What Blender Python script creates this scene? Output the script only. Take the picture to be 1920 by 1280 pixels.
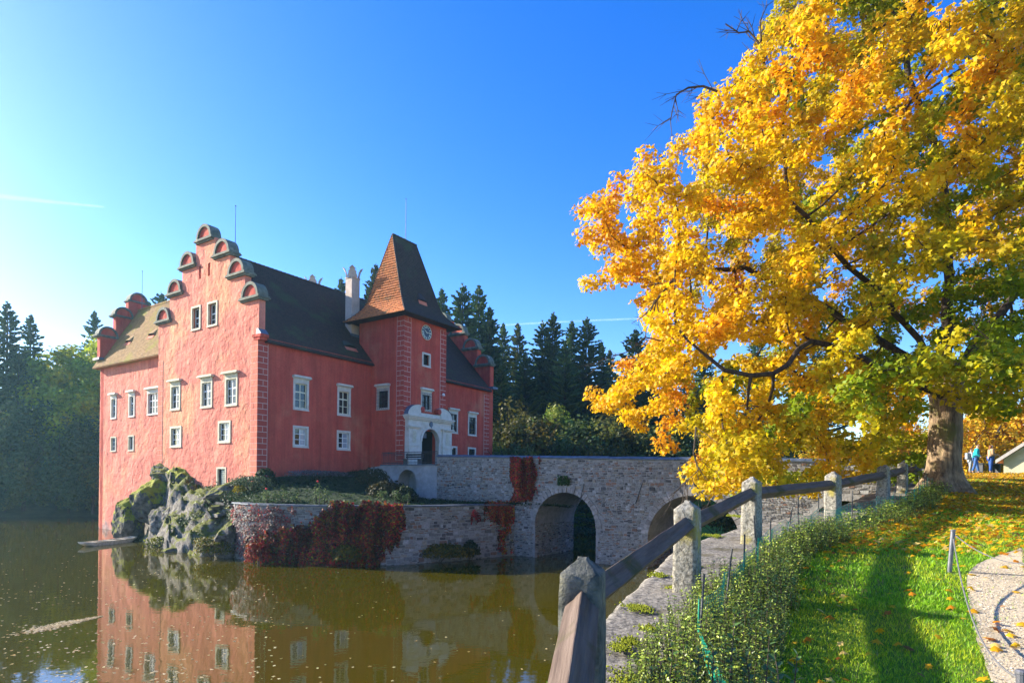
import bpy, bmesh, math, random
import numpy as np
from mathutils import Vector, Matrix, noise as mnoise

for _o in list(bpy.data.objects): bpy.data.objects.remove(_o)
SC = bpy.context.scene
COL = SC.collection
R = math.radians
rnd = random.Random(7)
rng = np.random.default_rng(7)

# ------------------------------------------------------------------ camera, sky, sun, exposure
EYE = 5.0                      # eye height above the lake (z = 0)
FPX, ROLL = 1130.0, 0.011      # focal length in pixels of a 1920 px wide frame, slight camera roll
cd = bpy.data.cameras.new('camera'); cam = bpy.data.objects.new('camera', cd); COL.objects.link(cam)
cd.sensor_width = 36.0; cd.lens = 36.0 * FPX / 1920.0
cd.shift_y = 261.0 / 1920.0
cam.location = (0, 0, EYE); cam.rotation_euler = (Matrix.Rotation(R(90), 3, 'X') @ Matrix.Rotation(ROLL, 3, 'Z')).to_euler()
cd.clip_start = 0.05; cd.clip_end = 9000
SC.camera = cam

SUN_EL, SUN_AZ = R(23.0), math.atan2(-0.955, 0.296)   # azimuth measured from +Y towards +X
world = bpy.data.worlds.new("World"); SC.world = world; world.use_nodes = True
wn = world.node_tree; wn.nodes.clear()
sky = wn.nodes.new('ShaderNodeTexSky'); sky.sky_type = 'NISHITA'; sky.sun_disc = False
sky.sun_elevation = SUN_EL; sky.sun_rotation = SUN_AZ
sky.altitude = 400; sky.air_density = 1.0; sky.dust_density = 0.65; sky.ozone_density = 2.6
hs = wn.nodes.new('ShaderNodeHueSaturation'); hs.inputs['Saturation'].default_value = 1.40; hs.inputs['Hue'].default_value = 0.520
bg = wn.nodes.new('ShaderNodeBackground'); bg.inputs['Strength'].default_value = 0.13
wo = wn.nodes.new('ShaderNodeOutputWorld')
wn.links.new(sky.outputs[0], hs.inputs['Color']); wn.links.new(hs.outputs[0], bg.inputs[0]); wn.links.new(bg.outputs[0], wo.inputs[0])

sl = bpy.data.lights.new('sun', 'SUN'); sl.energy = 5.0; sl.angle = R(0.5); sl.color = (1.0, 0.93, 0.80)
sun = bpy.data.objects.new('sun', sl); COL.objects.link(sun)
sdir = Vector((math.sin(SUN_AZ) * math.cos(SUN_EL), math.cos(SUN_AZ) * math.cos(SUN_EL), math.sin(SUN_EL)))
sun.rotation_euler = sdir.to_track_quat('Z', 'Y').to_euler(); sun.location = (-40, 0, 60)

vs = SC.view_settings
vs.view_transform = 'Standard'; vs.look = 'None'; vs.gamma = 1.0; vs.use_curve_mapping = False; vs.exposure = 1.6
SC.cycles.max_bounces = 6; SC.cycles.transparent_max_bounces = 6; SC.cycles.volume_bounces = 0
SC.cycles.diffuse_bounces = 3; SC.cycles.glossy_bounces = 3; SC.cycles.transmission_bounces = 3
SC.cycles.volume_max_steps = 64
SC.cycles.use_denoising = True

# ------------------------------------------------------------------ helpers: pixel rays -> places (1920x1280 photo)
def ray(x, y):
    dx = x - 960.0; dy = y - 901.0
    return (dx + ROLL * dy) / FPX, -(dy - ROLL * dx) / FPX
def at(x, y, Y):
    a, b = ray(x, y); return Vector((a * Y, Y, EYE + b * Y))
def at_z(x, y, z):
    a, b = ray(x, y); Y = (z - EYE) / b; return Vector((a * Y, Y, z))
def to_px(P):
    tx = P[0] / P[1] * FPX; ty = -(P[2] - EYE) / P[1] * FPX
    return 960 + tx - ROLL * ty, 901 + ty + ROLL * tx

# ------------------------------------------------------------------ helpers: objects
def link(o, parent=None):
    COL.objects.link(o)
    if parent is not None: o.parent = parent
    return o
def tag(o, label=None, cat=None, group=None, kind=None):
    if label: o['label'] = label
    if cat: o['category'] = cat
    if group: o['group'] = group
    if kind: o['kind'] = kind
    return o
def empty(name, loc=(0, 0, 0), rz=0.0, label=None, cat=None, group=None):
    o = bpy.data.objects.new(name, None); link(o); o.empty_display_size = 0.3
    o.location = loc; o.rotation_euler = (0, 0, rz)
    return tag(o, label, cat, group)

class MB:
    """collects shapes and links them as one mesh object"""
    def __init__(s): s.v = []; s.f = []
    def add(s, vs_, fs_):
        n = len(s.v); s.v += [tuple(p) for p in vs_]; s.f += [tuple(i + n for i in f) for f in fs_]; return s
    def box(s, c, d, rz=0.0, taper=1.0):
        x, y, z = d[0] / 2, d[1] / 2, d[2] / 2; t = taper
        p = [(-x, -y, -z), (x, -y, -z), (x, y, -z), (-x, y, -z), (-x * t, -y * t, z), (x * t, -y * t, z), (x * t, y * t, z), (-x * t, y * t, z)]
        cs, sn = math.cos(rz), math.sin(rz)
        return s.add([(c[0] + a * cs - b * sn, c[1] + a * sn + b * cs, c[2] + e) for a, b, e in p],
                     [(3, 2, 1, 0), (4, 5, 6, 7), (0, 1, 5, 4), (1, 2, 6, 5), (2, 3, 7, 6), (3, 0, 4, 7)])
    def bx(s, x0, x1, y0, y1, z0, z1): return s.box(((x0 + x1) / 2, (y0 + y1) / 2, (z0 + z1) / 2), (x1 - x0, y1 - y0, z1 - z0))
    def quad(s, a, b, c, d): return s.add([a, b, c, d], [(0, 1, 2, 3)])
    def prism(s, poly, y0, y1):
        """polygon in (x, z), counter-clockwise seen from -y, extruded from y0 to y1"""
        n = len(poly)
        v = [(p[0], y0, p[1]) for p in poly] + [(p[0], y1, p[1]) for p in poly]
        return s.add(v, [tuple(range(n)), tuple(range(2 * n - 1, n - 1, -1))] + [(i, i + n, (i + 1) % n + n, (i + 1) % n) for i in range(n)])
    def tube(s, pts, rad, k=6, cap=True):
        pts = [Vector(p) for p in pts]; n = len(pts)
        if not hasattr(rad, '__len__'): rad = [rad] * n
        base = len(s.v); up = Vector((0.13, 0.21, 1.0))
        for i, p in enumerate(pts):
            d = (pts[min(i + 1, n - 1)] - pts[max(i - 1, 0)])
            d = d.normalized() if d.length > 1e-9 else Vector((0, 0, 1))
            u = d.cross(up if abs(d.dot(up.normalized())) < 0.95 else Vector((1, 0, 0))).normalized(); w = d.cross(u)
            for j in range(k):
                a = 2 * math.pi * j / k; s.v.append(tuple(p + (u * math.cos(a) + w * math.sin(a)) * rad[i]))
        for i in range(n - 1):
            for j in range(k):
                a = base + i * k + j; b = base + i * k + (j + 1) % k; s.f.append((a, b, b + k, a + k))
        if cap:
            s.f.append(tuple(base + j for j in range(k))[::-1]); s.f.append(tuple(base + (n - 1) * k + j for j in range(k)))
        return s
    def lathe(s, prof, c=(0, 0, 0), k=12):
        base = len(s.v)
        for r, z in prof:
            for j in range(k):
                a = 2 * math.pi * j / k; s.v.append((c[0] + r * math.cos(a), c[1] + r * math.sin(a), c[2] + z))
        for i in range(len(prof) - 1):
            for j in range(k):
                a = base + i * k + j; b = base + i * k + (j + 1) % k; s.f.append((a, b, b + k, a + k))
        s.f.append(tuple(base + j for j in range(k))[::-1]); s.f.append(tuple(base + (len(prof) - 1) * k + j for j in range(k)))
        return s
    def mesh(s, name, m, smooth=False):
        me = bpy.data.meshes.new(name); me.from_pydata(s.v, [], s.f)
        for mm in (m if isinstance(m, (list, tuple)) else [m]): me.materials.append(mm)
        if smooth: me.polygons.foreach_set('use_smooth', [True] * len(me.polygons))
        me.update(); return me
    def build(s, name, m, parent=None, loc=None, rz=None, smooth=False):
        o = bpy.data.objects.new(name, s.mesh(name, m, smooth)); link(o, parent)
        if loc is not None: o.location = loc
        if rz is not None: o.rotation_euler = (0, 0, rz)
        return o

def fast(name, V, F, m, parent=None, col=None, smooth=False, link_it=True):
    """numpy mesh: V (n,3), F (m,k) of one face size"""
    V = np.asarray(V, np.float32); F = np.asarray(F, np.int32); me = bpy.data.meshes.new(name)
    me.vertices.add(len(V)); me.vertices.foreach_set('co', V.ravel())
    k = F.shape[1]; me.loops.add(F.size); me.loops.foreach_set('vertex_index', F.ravel())
    me.polygons.add(len(F)); me.polygons.foreach_set('loop_start', np.arange(0, F.size, k, dtype=np.int32))
    if smooth: me.polygons.foreach_set('use_smooth', np.ones(len(F), bool))
    me.update(calc_edges=True)
    if col is not None:
        ca = me.color_attributes.new('Col', 'FLOAT_COLOR', 'POINT')
        ca.data.foreach_set('color', np.concatenate([col, np.ones((len(col), 1))], 1).astype(np.float32).ravel())
    me.materials.append(m)
    if not link_it: return me
    return link(bpy.data.objects.new(name, me), parent)

def scatter(P, Rm, S, tv, tf):
    """copies of a template (tv, tf) at points P with rotation matrices Rm (n,3,3) and sizes S"""
    n = len(P); k = len(tv)
    V = np.einsum('nij,kj->nki', Rm, tv) * np.asarray(S).reshape(n, 1, 1) + P[:, None, :]
    F = (tf[None, :, :] + (np.arange(n) * k)[:, None, None]).reshape(-1, tf.shape[1])
    return V.reshape(-1, 3), F
def frames(Nrm, spin):
    """rotation matrices whose z axis is Nrm, spun about it"""
    N = Nrm / (np.linalg.norm(Nrm, axis=1, keepdims=True) + 1e-9)
    ref = np.where(np.abs(N[:, 2:3]) > 0.93, np.array([[1., 0, 0]]), np.array([[0, 0, 1.]]))
    X = np.cross(ref, N); X /= np.linalg.norm(X, axis=1, keepdims=True) + 1e-9; Yv = np.cross(N, X)
    c, s_ = np.cos(spin)[:, None], np.sin(spin)[:, None]
    return np.stack([X * c + Yv * s_, -X * s_ + Yv * c, N], axis=2)
def fbm(p, sc, oct=4): return mnoise.fractal(Vector(p) * sc, 0.9, 2.1, oct)

# ------------------------------------------------------------------ helpers: materials
MATS = {}
def nd(t, typ, **kw):
    n = t.nodes.new(typ)
    for k, v in kw.items():
        if hasattr(n, k): setattr(n, k, v)
        else: n.inputs[k.replace('_', ' ')].default_value = v
    return n
def newmat(name):
    m = bpy.data.materials.new(name); m.use_nodes = True; t = m.node_tree
    b = t.nodes['Principled BSDF']; MATS[name] = m; return m, t, b
def c4(c): return (c[0], c[1], c[2], 1.0)
def pmat(name, c1, c2, sc=3.0, rough=0.85, bump=0.0, bsc=20.0, c3=None, sc3=0.7, amt3=0.5, stretch=(1, 1, 1), bump2=0.0, bsc2=2.0, spec=0.3, rand=0.0, metal=0.0, obj=False, streak=0.0, damp=False):
    """two-colour noise, optional third colour in large patches, noise relief"""
    m, t, b = newmat(name); L = t.links.new
    if obj: src = nd(t, 'ShaderNodeTexCoord').outputs['Object']
    else: src = nd(t, 'ShaderNodeNewGeometry').outputs['Position']
    mp = nd(t, 'ShaderNodeMapping'); mp.inputs['Scale'].default_value = stretch; L(src, mp.inputs[0])
    n1 = nd(t, 'ShaderNodeTexNoise', Scale=sc, Detail=6.0, Roughness=0.62); L(mp.outputs[0], n1.inputs['Vector'])
    r1 = nd(t, 'ShaderNodeValToRGB'); r1.color_ramp.elements[0].position = 0.36; r1.color_ramp.elements[1].position = 0.66
    r1.color_ramp.elements[0].color = c4(c1); r1.color_ramp.elements[1].color = c4(c2); L(n1.outputs[0], r1.inputs[0])
    out = r1.outputs[0]
    if c3:
        n3 = nd(t, 'ShaderNodeTexNoise', Scale=sc3, Detail=5.0, Roughness=0.6); L(src, n3.inputs['Vector'])
        r3 = nd(t, 'ShaderNodeValToRGB'); r3.color_ramp.elements[0].position = 0.62 - 0.24 * amt3; r3.color_ramp.elements[1].position = 0.74 - 0.2 * amt3; L(n3.outputs[0], r3.inputs[0])
        mx = nd(t, 'ShaderNodeMixRGB'); mx.inputs[2].default_value = c4(c3); L(r3.outputs[0], mx.inputs[0]); L(out, mx.inputs[1]); out = mx.outputs[0]
    if streak:      # rain streaks and faded patches of old paint
        ms = nd(t, 'ShaderNodeMapping'); ms.inputs['Scale'].default_value = (1.6, 1.6, 0.13); L(src, ms.inputs[0])
        for sv, lo, hi, vec in ((1.0, 1 - streak, 1 + streak * 0.5, ms.outputs[0]), (9.0, 1 - streak * 0.5, 1 + streak * 0.3, src)):
            ns = nd(t, 'ShaderNodeTexNoise', Scale=sv, Detail=7.0, Roughness=0.68); L(vec, ns.inputs['Vector'])
            mr = nd(t, 'ShaderNodeMapRange'); mr.inputs['From Min'].default_value = 0.35; mr.inputs['From Max'].default_value = 0.62; mr.inputs['To Min'].default_value = lo; mr.inputs['To Max'].default_value = hi; L(ns.outputs[0], mr.inputs[0])
            hv = nd(t, 'ShaderNodeHueSaturation'); L(mr.outputs[0], hv.inputs['Value']); L(out, hv.inputs['Color']); out = hv.outputs[0]
    if damp:        # grey tide mark where the wall stands in the lake
        sz = nd(t, 'ShaderNodeSeparateXYZ'); L(src, sz.inputs[0]); nn = nd(t, 'ShaderNodeTexNoise', Scale=1.1, Detail=6.0); L(src, nn.inputs['Vector'])
        ma = nd(t, 'ShaderNodeMath', operation='MULTIPLY_ADD'); ma.inputs[1].default_value = -2.6; L(nn.outputs[0], ma.inputs[0]); L(sz.outputs[2], ma.inputs[2])
        mr = nd(t, 'ShaderNodeMapRange'); mr.inputs['From Min'].default_value = -1.15; mr.inputs['From Max'].default_value = -0.55; mr.inputs['To Min'].default_value = 0.75; mr.inputs['To Max'].default_value = 0.0; L(ma.outputs[0], mr.inputs[0])
        mx = nd(t, 'ShaderNodeMixRGB'); mx.inputs[2].default_value = (0.30, 0.25, 0.22, 1); L(mr.outputs[0], mx.inputs[0]); L(out, mx.inputs[1]); out = mx.outputs[0]
    if rand:
        oi = nd(t, 'ShaderNodeObjectInfo'); mr = nd(t, 'ShaderNodeMapRange'); mr.inputs['To Min'].default_value = 1 - rand; mr.inputs['To Max'].default_value = 1 + rand
        L(oi.outputs['Random'], mr.inputs[0]); hv = nd(t, 'ShaderNodeHueSaturation'); L(mr.outputs[0], hv.inputs['Value']); L(out, hv.inputs['Color']); out = hv.outputs[0]
    L(out, b.inputs['Base Color']); b.inputs['Roughness'].default_value = rough; b.inputs['Specular IOR Level'].default_value = spec; b.inputs['Metallic'].default_value = metal
    if bump:
        nb = nd(t, 'ShaderNodeTexNoise', Scale=bsc, Detail=5.0, Roughness=0.65); L(mp.outputs[0], nb.inputs['Vector'])
        bp = nd(t, 'ShaderNodeBump'); bp.inputs['Strength'].default_value = 1.0; bp.inputs['Distance'].default_value = bump; L(nb.outputs[0], bp.inputs['Height'])
        last = bp
        if bump2:
            nb2 = nd(t, 'ShaderNodeTexNoise', Scale=bsc2, Detail=3.0); L(mp.outputs[0], nb2.inputs['Vector'])
            bp2 = nd(t, 'ShaderNodeBump'); bp2.inputs['Strength'].default_value = 1.0; bp2.inputs['Distance'].default_value = bump2
            L(nb2.outputs[0], bp2.inputs['Height']); L(bp.outputs[0], bp2.inputs['Normal']); last = bp2
        L(last.outputs[0], b.inputs['Normal'])
    return m
def leafmat(name, trans=0.35, rough=0.55, colattr=True, c=(0.1, 0.2, 0.03), rand=0.0, spec=0.25):
    """leaf: reads the leaf's own colour, lets some light through"""
    m, t, b = newmat(name); L = t.links.new
    if colattr: ca = nd(t, 'ShaderNodeVertexColor', layer_name='Col').outputs[0]
    else:
        rg = nd(t, 'ShaderNodeRGB'); rg.outputs[0].default_value = c4(c); ca = rg.outputs[0]
    if rand:
        oi = nd(t, 'ShaderNodeObjectInfo'); mr = nd(t, 'ShaderNodeMapRange'); mr.inputs['To Min'].default_value = 1 - rand; mr.inputs['To Max'].default_value = 1 + rand
        L(oi.outputs['Random'], mr.inputs[0]); hv = nd(t, 'ShaderNodeHueSaturation'); L(mr.outputs[0], hv.inputs['Value']); L(ca, hv.inputs['Color']); ca = hv.outputs[0]
    L(ca, b.inputs['Base Color']); b.inputs['Roughness'].default_value = rough; b.inputs['Specular IOR Level'].default_value = spec
    tr = nd(t, 'ShaderNodeBsdfTranslucent'); L(ca, tr.inputs['Color'])
    mx = nd(t, 'ShaderNodeMixShader'); mx.inputs[0].default_value = trans
    L(b.outputs[0], mx.inputs[1]); L(tr.outputs[0], mx.inputs[2]); L(mx.outputs[0], t.nodes['Material Output'].inputs['Surface'])
    return m
def mossy(name, c1, c2, moss, sc=1.2, bump=0.06, bsc=4.0, cover=0.5, rough=0.9):
    """stone with moss growing where it faces up"""
    m = pmat(name, c1, c2, sc=sc, rough=rough, bump=bump, bsc=bsc, bump2=bump * 0.5, bsc2=bsc * 5); t = m.node_tree; L = t.links.new
    b = t.nodes['Principled BSDF']; old = b.inputs['Base Color'].links[0].from_socket
    g = nd(t, 'ShaderNodeNewGeometry'); sp = nd(t, 'ShaderNodeSeparateXYZ'); L(g.outputs['Normal'], sp.inputs[0])
    n = nd(t, 'ShaderNodeTexNoise', Scale=sc * 1.0, Detail=9.0, Roughness=0.76); L(g.outputs['Position'], n.inputs['Vector'])
    ad = nd(t, 'ShaderNodeMath', operation='MULTIPLY_ADD'); ad.inputs[1].default_value = 0.55; L(sp.outputs[2], ad.inputs[0]); L(n.outputs[0], ad.inputs[2])
    r = nd(t, 'ShaderNodeValToRGB'); r.color_ramp.elements[0].position = 0.98 - 0.5 * cover; r.color_ramp.elements[1].position = 1.1 - 0.5 * cover; L(ad.outputs[0], r.inputs[0])
    n2 = nd(t, 'ShaderNodeTexNoise', Scale=6.0, Detail=4.0); L(g.outputs['Position'], n2.inputs['Vector'])
    r2 = nd(t, 'ShaderNodeValToRGB'); r2.color_ramp.elements[0].color = c4([k * 0.5 for k in moss]); r2.color_ramp.elements[1].color = c4(moss); L(n2.outputs[0], r2.inputs[0])
    mx = nd(t, 'ShaderNodeMixRGB'); L(r.outputs[0], mx.inputs[0]); L(old, mx.inputs[1]); L(r2.outputs[0], mx.inputs[2]); L(mx.outputs[0], b.inputs['Base Color'])
    return m

M = {}
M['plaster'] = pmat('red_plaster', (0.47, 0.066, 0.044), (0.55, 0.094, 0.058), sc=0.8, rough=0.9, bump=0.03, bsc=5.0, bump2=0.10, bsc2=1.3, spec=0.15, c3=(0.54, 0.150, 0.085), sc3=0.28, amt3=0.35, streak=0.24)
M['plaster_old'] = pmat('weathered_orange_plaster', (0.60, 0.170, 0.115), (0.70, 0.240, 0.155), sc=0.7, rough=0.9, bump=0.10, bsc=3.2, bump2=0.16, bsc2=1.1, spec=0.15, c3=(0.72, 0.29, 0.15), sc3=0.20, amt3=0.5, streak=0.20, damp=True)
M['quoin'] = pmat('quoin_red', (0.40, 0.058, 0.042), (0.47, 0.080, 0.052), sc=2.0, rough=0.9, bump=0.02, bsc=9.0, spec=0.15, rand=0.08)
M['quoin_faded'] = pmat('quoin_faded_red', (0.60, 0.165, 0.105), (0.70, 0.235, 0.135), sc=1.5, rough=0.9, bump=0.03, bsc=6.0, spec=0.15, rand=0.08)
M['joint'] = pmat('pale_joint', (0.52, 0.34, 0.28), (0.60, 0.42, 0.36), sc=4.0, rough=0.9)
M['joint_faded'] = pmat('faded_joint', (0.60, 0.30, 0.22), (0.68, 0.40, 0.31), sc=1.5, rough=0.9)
M['sand'] = pmat('sandstone_frame', (0.50, 0.45, 0.30), (0.62, 0.57, 0.42), sc=5.0, rough=0.85, bump=0.01, bsc=18, rand=0.06)
M['cream'] = pmat('cream_stone', (0.56, 0.52, 0.42), (0.68, 0.63, 0.53), sc=3.0, rough=0.8, bump=0.01, bsc=14, c3=(0.50, 0.44, 0.33), sc3=1.2, amt3=0.25)
M['white'] = pmat('white_paint', (0.74, 0.73, 0.68), (0.82, 0.81, 0.77), sc=6.0, rough=0.6)
M['capstone'] = pmat('weathered_cap', (0.085, 0.095, 0.070), (0.17, 0.17, 0.125), sc=2.5, rough=0.85, bump=0.02, bsc=10, c3=(0.30, 0.28, 0.20), sc3=1.6, amt3=0.25, rand=0.12)
M['lead'] = pmat('blue_grey_flashing', (0.06, 0.085, 0.12), (0.11, 0.15, 0.20), sc=4.0, rough=0.5, spec=0.5)
M['tile_dark'] = pmat('shaded_roof_tile', (0.022, 0.014, 0.013), (0.055, 0.030, 0.024), sc=4.5, rough=0.75, bump=0.012, bsc=9, c3=(0.040, 0.050, 0.022), sc3=0.45, amt3=0.35, spec=0.35)  # near-black tone puts the shade of faces turned from the sun into the colour
M['tile_moss'] = pmat('mossy_roof_tile', (0.27, 0.150, 0.055), (0.44, 0.255, 0.095), sc=3.0, rough=0.9, bump=0.015, bsc=9, c3=(0.33, 0.26, 0.035), sc3=0.5, amt3=0.35)
M['tile_orange'] = pmat('sunlit_orange_tile', (0.46, 0.14, 0.045), (0.72, 0.25, 0.075), sc=4.0, rough=0.85, bump=0.012, bsc=9, c3=(0.24, 0.13, 0.05), sc3=1.2, amt3=0.3)  # orange brightened for the tower roof's sunlit face, so sunlight is in the colour
M['chimney'] = pmat('chimney_white', (0.50, 0.39, 0.30), (0.64, 0.52, 0.41), sc=2.0, rough=0.9, bump=0.015, bsc=8)
M['iron'] = pmat('dark_iron', (0.016, 0.017, 0.020), (0.035, 0.036, 0.040), sc=9.0, rough=0.5, spec=0.5)
M['dark'] = pmat('interior_shade', (0.008, 0.008, 0.009), (0.014, 0.013, 0.012), sc=3.0, rough=0.9)  # near-black colour stands in for the shade inside rooms, gate passage and vents
M['door'] = pmat('dark_door_wood', (0.018, 0.017, 0.015), (0.035, 0.030, 0.026), sc=8.0, rough=0.6, stretch=(4, 4, 0.5))
M['curtain'] = pmat('white_curtain', (0.62, 0.64, 0.66), (0.75, 0.76, 0.78), sc=6.0, rough=0.9)
M['gold'] = pmat('pale_gold', (0.72, 0.66, 0.42), (0.80, 0.74, 0.52), sc=6.0, rough=0.5)
M['numeral'] = pmat('pale_numeral', (0.70, 0.74, 0.60), (0.76, 0.80, 0.66), sc=6.0, rough=0.5)
M['clock'] = pmat('clock_face_blue_black', (0.010, 0.018, 0.035), (0.016, 0.026, 0.05), sc=5.0, rough=0.35, spec=0.5)
M['whitewash'] = pmat('whitewashed_wall', (0.24, 0.24, 0.235), (0.36, 0.355, 0.34), sc=1.4, rough=0.95, bump=0.03, bsc=5, c3=(0.24, 0.22, 0.19), sc3=0.8, amt3=0.4)
M['mortar'] = pmat('wall_mortar', (0.20, 0.19, 0.175), (0.30, 0.285, 0.26), sc=3.0, rough=0.95, bump=0.03, bsc=9)
def stonemat(name, cols, bump=0.02):
    m, t, b = newmat(name); L = t.links.new
    va = nd(t, 'ShaderNodeVertexColor', layer_name='Col'); g = nd(t, 'ShaderNodeNewGeometry')
    n = nd(t, 'ShaderNodeTexNoise', Scale=11.0, Detail=6.0, Roughness=0.7); L(g.outputs['Position'], n.inputs['Vector'])
    mr = nd(t, 'ShaderNodeMapRange'); mr.inputs['From Min'].default_value = 0.3; mr.inputs['From Max'].default_value = 0.7; mr.inputs['To Min'].default_value = 0.6; mr.inputs['To Max'].default_value = 1.3; L(n.outputs[0], mr.inputs[0])
    hv = nd(t, 'ShaderNodeHueSaturation'); L(va.outputs[0], hv.inputs['Color']); L(mr.outputs[0], hv.inputs['Value']); L(hv.outputs[0], b.inputs['Base Color'])
    b.inputs['Roughness'].default_value = 0.9; b.inputs['Specular IOR Level'].default_value = 0.2
    bp = nd(t, 'ShaderNodeBump'); bp.inputs['Strength'].default_value = 1.0; bp.inputs['Distance'].default_value = bump; L(n.outputs[0], bp.inputs['Height']); L(bp.outputs[0], b.inputs['Normal'])
    return m
M['stones'] = stonemat('rubble_stones', None)
M['voussoir'] = pmat('arch_stone', (0.17, 0.15, 0.13), (0.32, 0.295, 0.27), sc=4.0, rough=0.95, bump=0.02, bsc=12, rand=0.25)
M['slate'] = pmat('slate_coping', (0.045, 0.06, 0.08), (0.10, 0.12, 0.145), sc=3.0, rough=0.6, bump=0.015, bsc=10, spec=0.5, rand=0.15)
M['granite'] = pmat('granite_post', (0.11, 0.098, 0.074), (0.37, 0.335, 0.265), sc=22.0, rough=0.92, bump=0.012, bsc=55, bump2=0.03, bsc2=7, c3=(0.30, 0.245, 0.06), sc3=2.4, amt3=0.3)
M['granite_dark'] = pmat('granite_post_blackened', (0.05, 0.055, 0.045), (0.16, 0.155, 0.13), sc=9.0, rough=0.92, bump=0.022, bsc=45, bump2=0.03, bsc2=9, c3=(0.22, 0.20, 0.13), sc3=3.2, amt3=0.3)
M['coping'] = pmat('granite_coping', (0.070, 0.063, 0.052), (0.29, 0.258, 0.21), sc=20.0, rough=0.95, bump=0.012, bsc=45, bump2=0.02, bsc2=8, c3=(0.10, 0.085, 0.05), sc3=2.2, amt3=0.35)
M['moss'] = pmat('bright_moss', (0.13, 0.16, 0.008), (0.34, 0.36, 0.015), sc=24.0, rough=1.0, bump=0.02, bsc=70)
M['beam'] = pmat('weathered_beam', (0.085, 0.058, 0.043), (0.155, 0.112, 0.086), sc=5.0, rough=0.8, bump=0.010, bsc=16, stretch=(0.25, 4, 4), obj=True, c3=(0.06, 0.055, 0.02), sc3=1.5, amt3=0.3, spec=0.15)
M['rock'] = mossy('mossy_rock', (0.045, 0.038, 0.030), (0.19, 0.165, 0.13), (0.36, 0.37, 0.012), sc=2.6, bump=0.22, bsc=3.4, cover=0.90)
M['rock_bare'] = mossy('bare_rock', (0.060, 0.050, 0.040), (0.36, 0.31, 0.25), (0.20, 0.21, 0.012), sc=2.9, bump=0.22, bsc=3.8, cover=0.40)
M['soil'] = pmat('dark_soil', (0.035, 0.028, 0.018), (0.075, 0.06, 0.04), sc=4.0, rough=1.0, bump=0.05, bsc=12)
M['leaf'] = leafmat('autumn_leaf', trans=0.55)
M['leaf_dense'] = leafmat('foliage_leaf', trans=0.36, spec=0.2)
M['leaf_gloss'] = leafmat('hedge_leaf', trans=0.22, rough=0.38, spec=0.45)
M['blade'] = leafmat('grass_blade', trans=0.35, rough=0.5, spec=0.3)
M['needle'] = leafmat('spruce_needles', trans=0.1, rough=0.6, rand=0.25)
M['bark'] = pmat('maple_bark', (0.10, 0.065, 0.038), (0.36, 0.25, 0.145), sc=4.0, rough=0.95, bump=0.07, bsc=5.5, stretch=(2.2, 2.2, 0.5), bump2=0.02, bsc2=20, c3=(0.13, 0.12, 0.035), sc3=1.2, amt3=0.35)
M['bark_dark'] = pmat('dark_bark', (0.030, 0.022, 0.016), (0.085, 0.062, 0.043), sc=5.0, rough=0.95, bump=0.03, bsc=12, stretch=(2, 2, 0.6))
M['twig'] = pmat('twig', (0.05, 0.035, 0.025), (0.11, 0.085, 0.06), sc=6.0, rough=0.9)

# ------------------------------------------------------------------ ground, lake, far banks
FENCE = [(-0.25, -0.4), (0.49, 4.1), (2.19, 7.5), (4.34, 10.9), (7.3, 13.7), (10.2, 16.55), (12.7, 19.6), (15.4, 22.9), (18.4, 28.0)]
POST_TOP = [3.9, 4.49, 4.78, 5.12, 5.29, 5.57, 5.77, 5.93, 6.1]
def catmull(P, n=12):
    P = [np.array(p, float) for p in P]; P = [2 * P[0] - P[1]] + P + [2 * P[-1] - P[-2]]; out = []
    for i in range(1, len(P) - 2):
        for k in range(n):
            t = k / n; a, b, c, d = P[i - 1], P[i], P[i + 1], P[i + 2]
            out.append(0.5 * ((2 * b) + (-a + c) * t + (2 * a - 5 * b + 4 * c - d) * t * t + (-a + 3 * b - 3 * c + d) * t ** 3))
    return np.array(out + [P[-2]])
CL = catmull([(-1.6, -6.0)] + FENCE, 12)
CLd = np.gradient(CL, axis=0); CLd /= np.linalg.norm(CLd, axis=1, keepdims=True)
CLn = np.stack([CLd[:, 1], -CLd[:, 0]], 1)          # towards the lawn
def side(x, y):
    """signed distance from the fence line, positive on the lawn, and its index"""
    d = (CL[:, 0] - x) ** 2 + (CL[:, 1] - y) ** 2; i = int(np.argmin(d))
    return float((x - CL[i, 0]) * CLn[i, 0] + (y - CL[i, 1]) * CLn[i, 1]), i
def ground(x, y):
    z = np.interp(y, [-8, 0, 4, 8, 12, 16, 20, 24, 28, 33, 45, 90], [2.75, 2.95, 3.26, 3.58, 3.90, 4.22, 4.55, 4.88, 5.15, 5.38, 5.6, 6.2])
    return z + 0.012 * np.clip(x, -5, 40)
LAKE = [tuple(CL[i] - CLn[i] * 0.25) for i in range(0, len(CL), 4)] + [(20, 33), (17, 42), (13, 50), (9, 57), (0, 62), (-12, 70), (-25, 77), (-40, 79), (-50, 75), (-60, 71), (-80, 62), (-105, 45), (-118, 10), (-95, -30), (-40, -45), (-12, -30)]
LK = np.array(LAKE)
def lake_dist(X, Y):
    """positive on land"""
    P = np.stack([X, Y], -1); best = np.full(X.shape, 1e9); ins = np.zeros(X.shape, bool)
    for i in range(len(LK)):
        a, b = LK[i], LK[(i + 1) % len(LK)]; ab = b - a
        t = np.clip(((P - a) @ ab) / (ab @ ab), 0, 1); q = a + t[..., None] * ab
        best = np.minimum(best, np.linalg.norm(P - q, axis=-1))
        c = (a[1] > Y) != (b[1] > Y); xx = (b[0] - a[0]) * (Y - a[1]) / (b[1] - a[1] + 1e-12) + a[0]; ins ^= c & (X < xx)
    return np.where(ins, -best, best)
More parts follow.
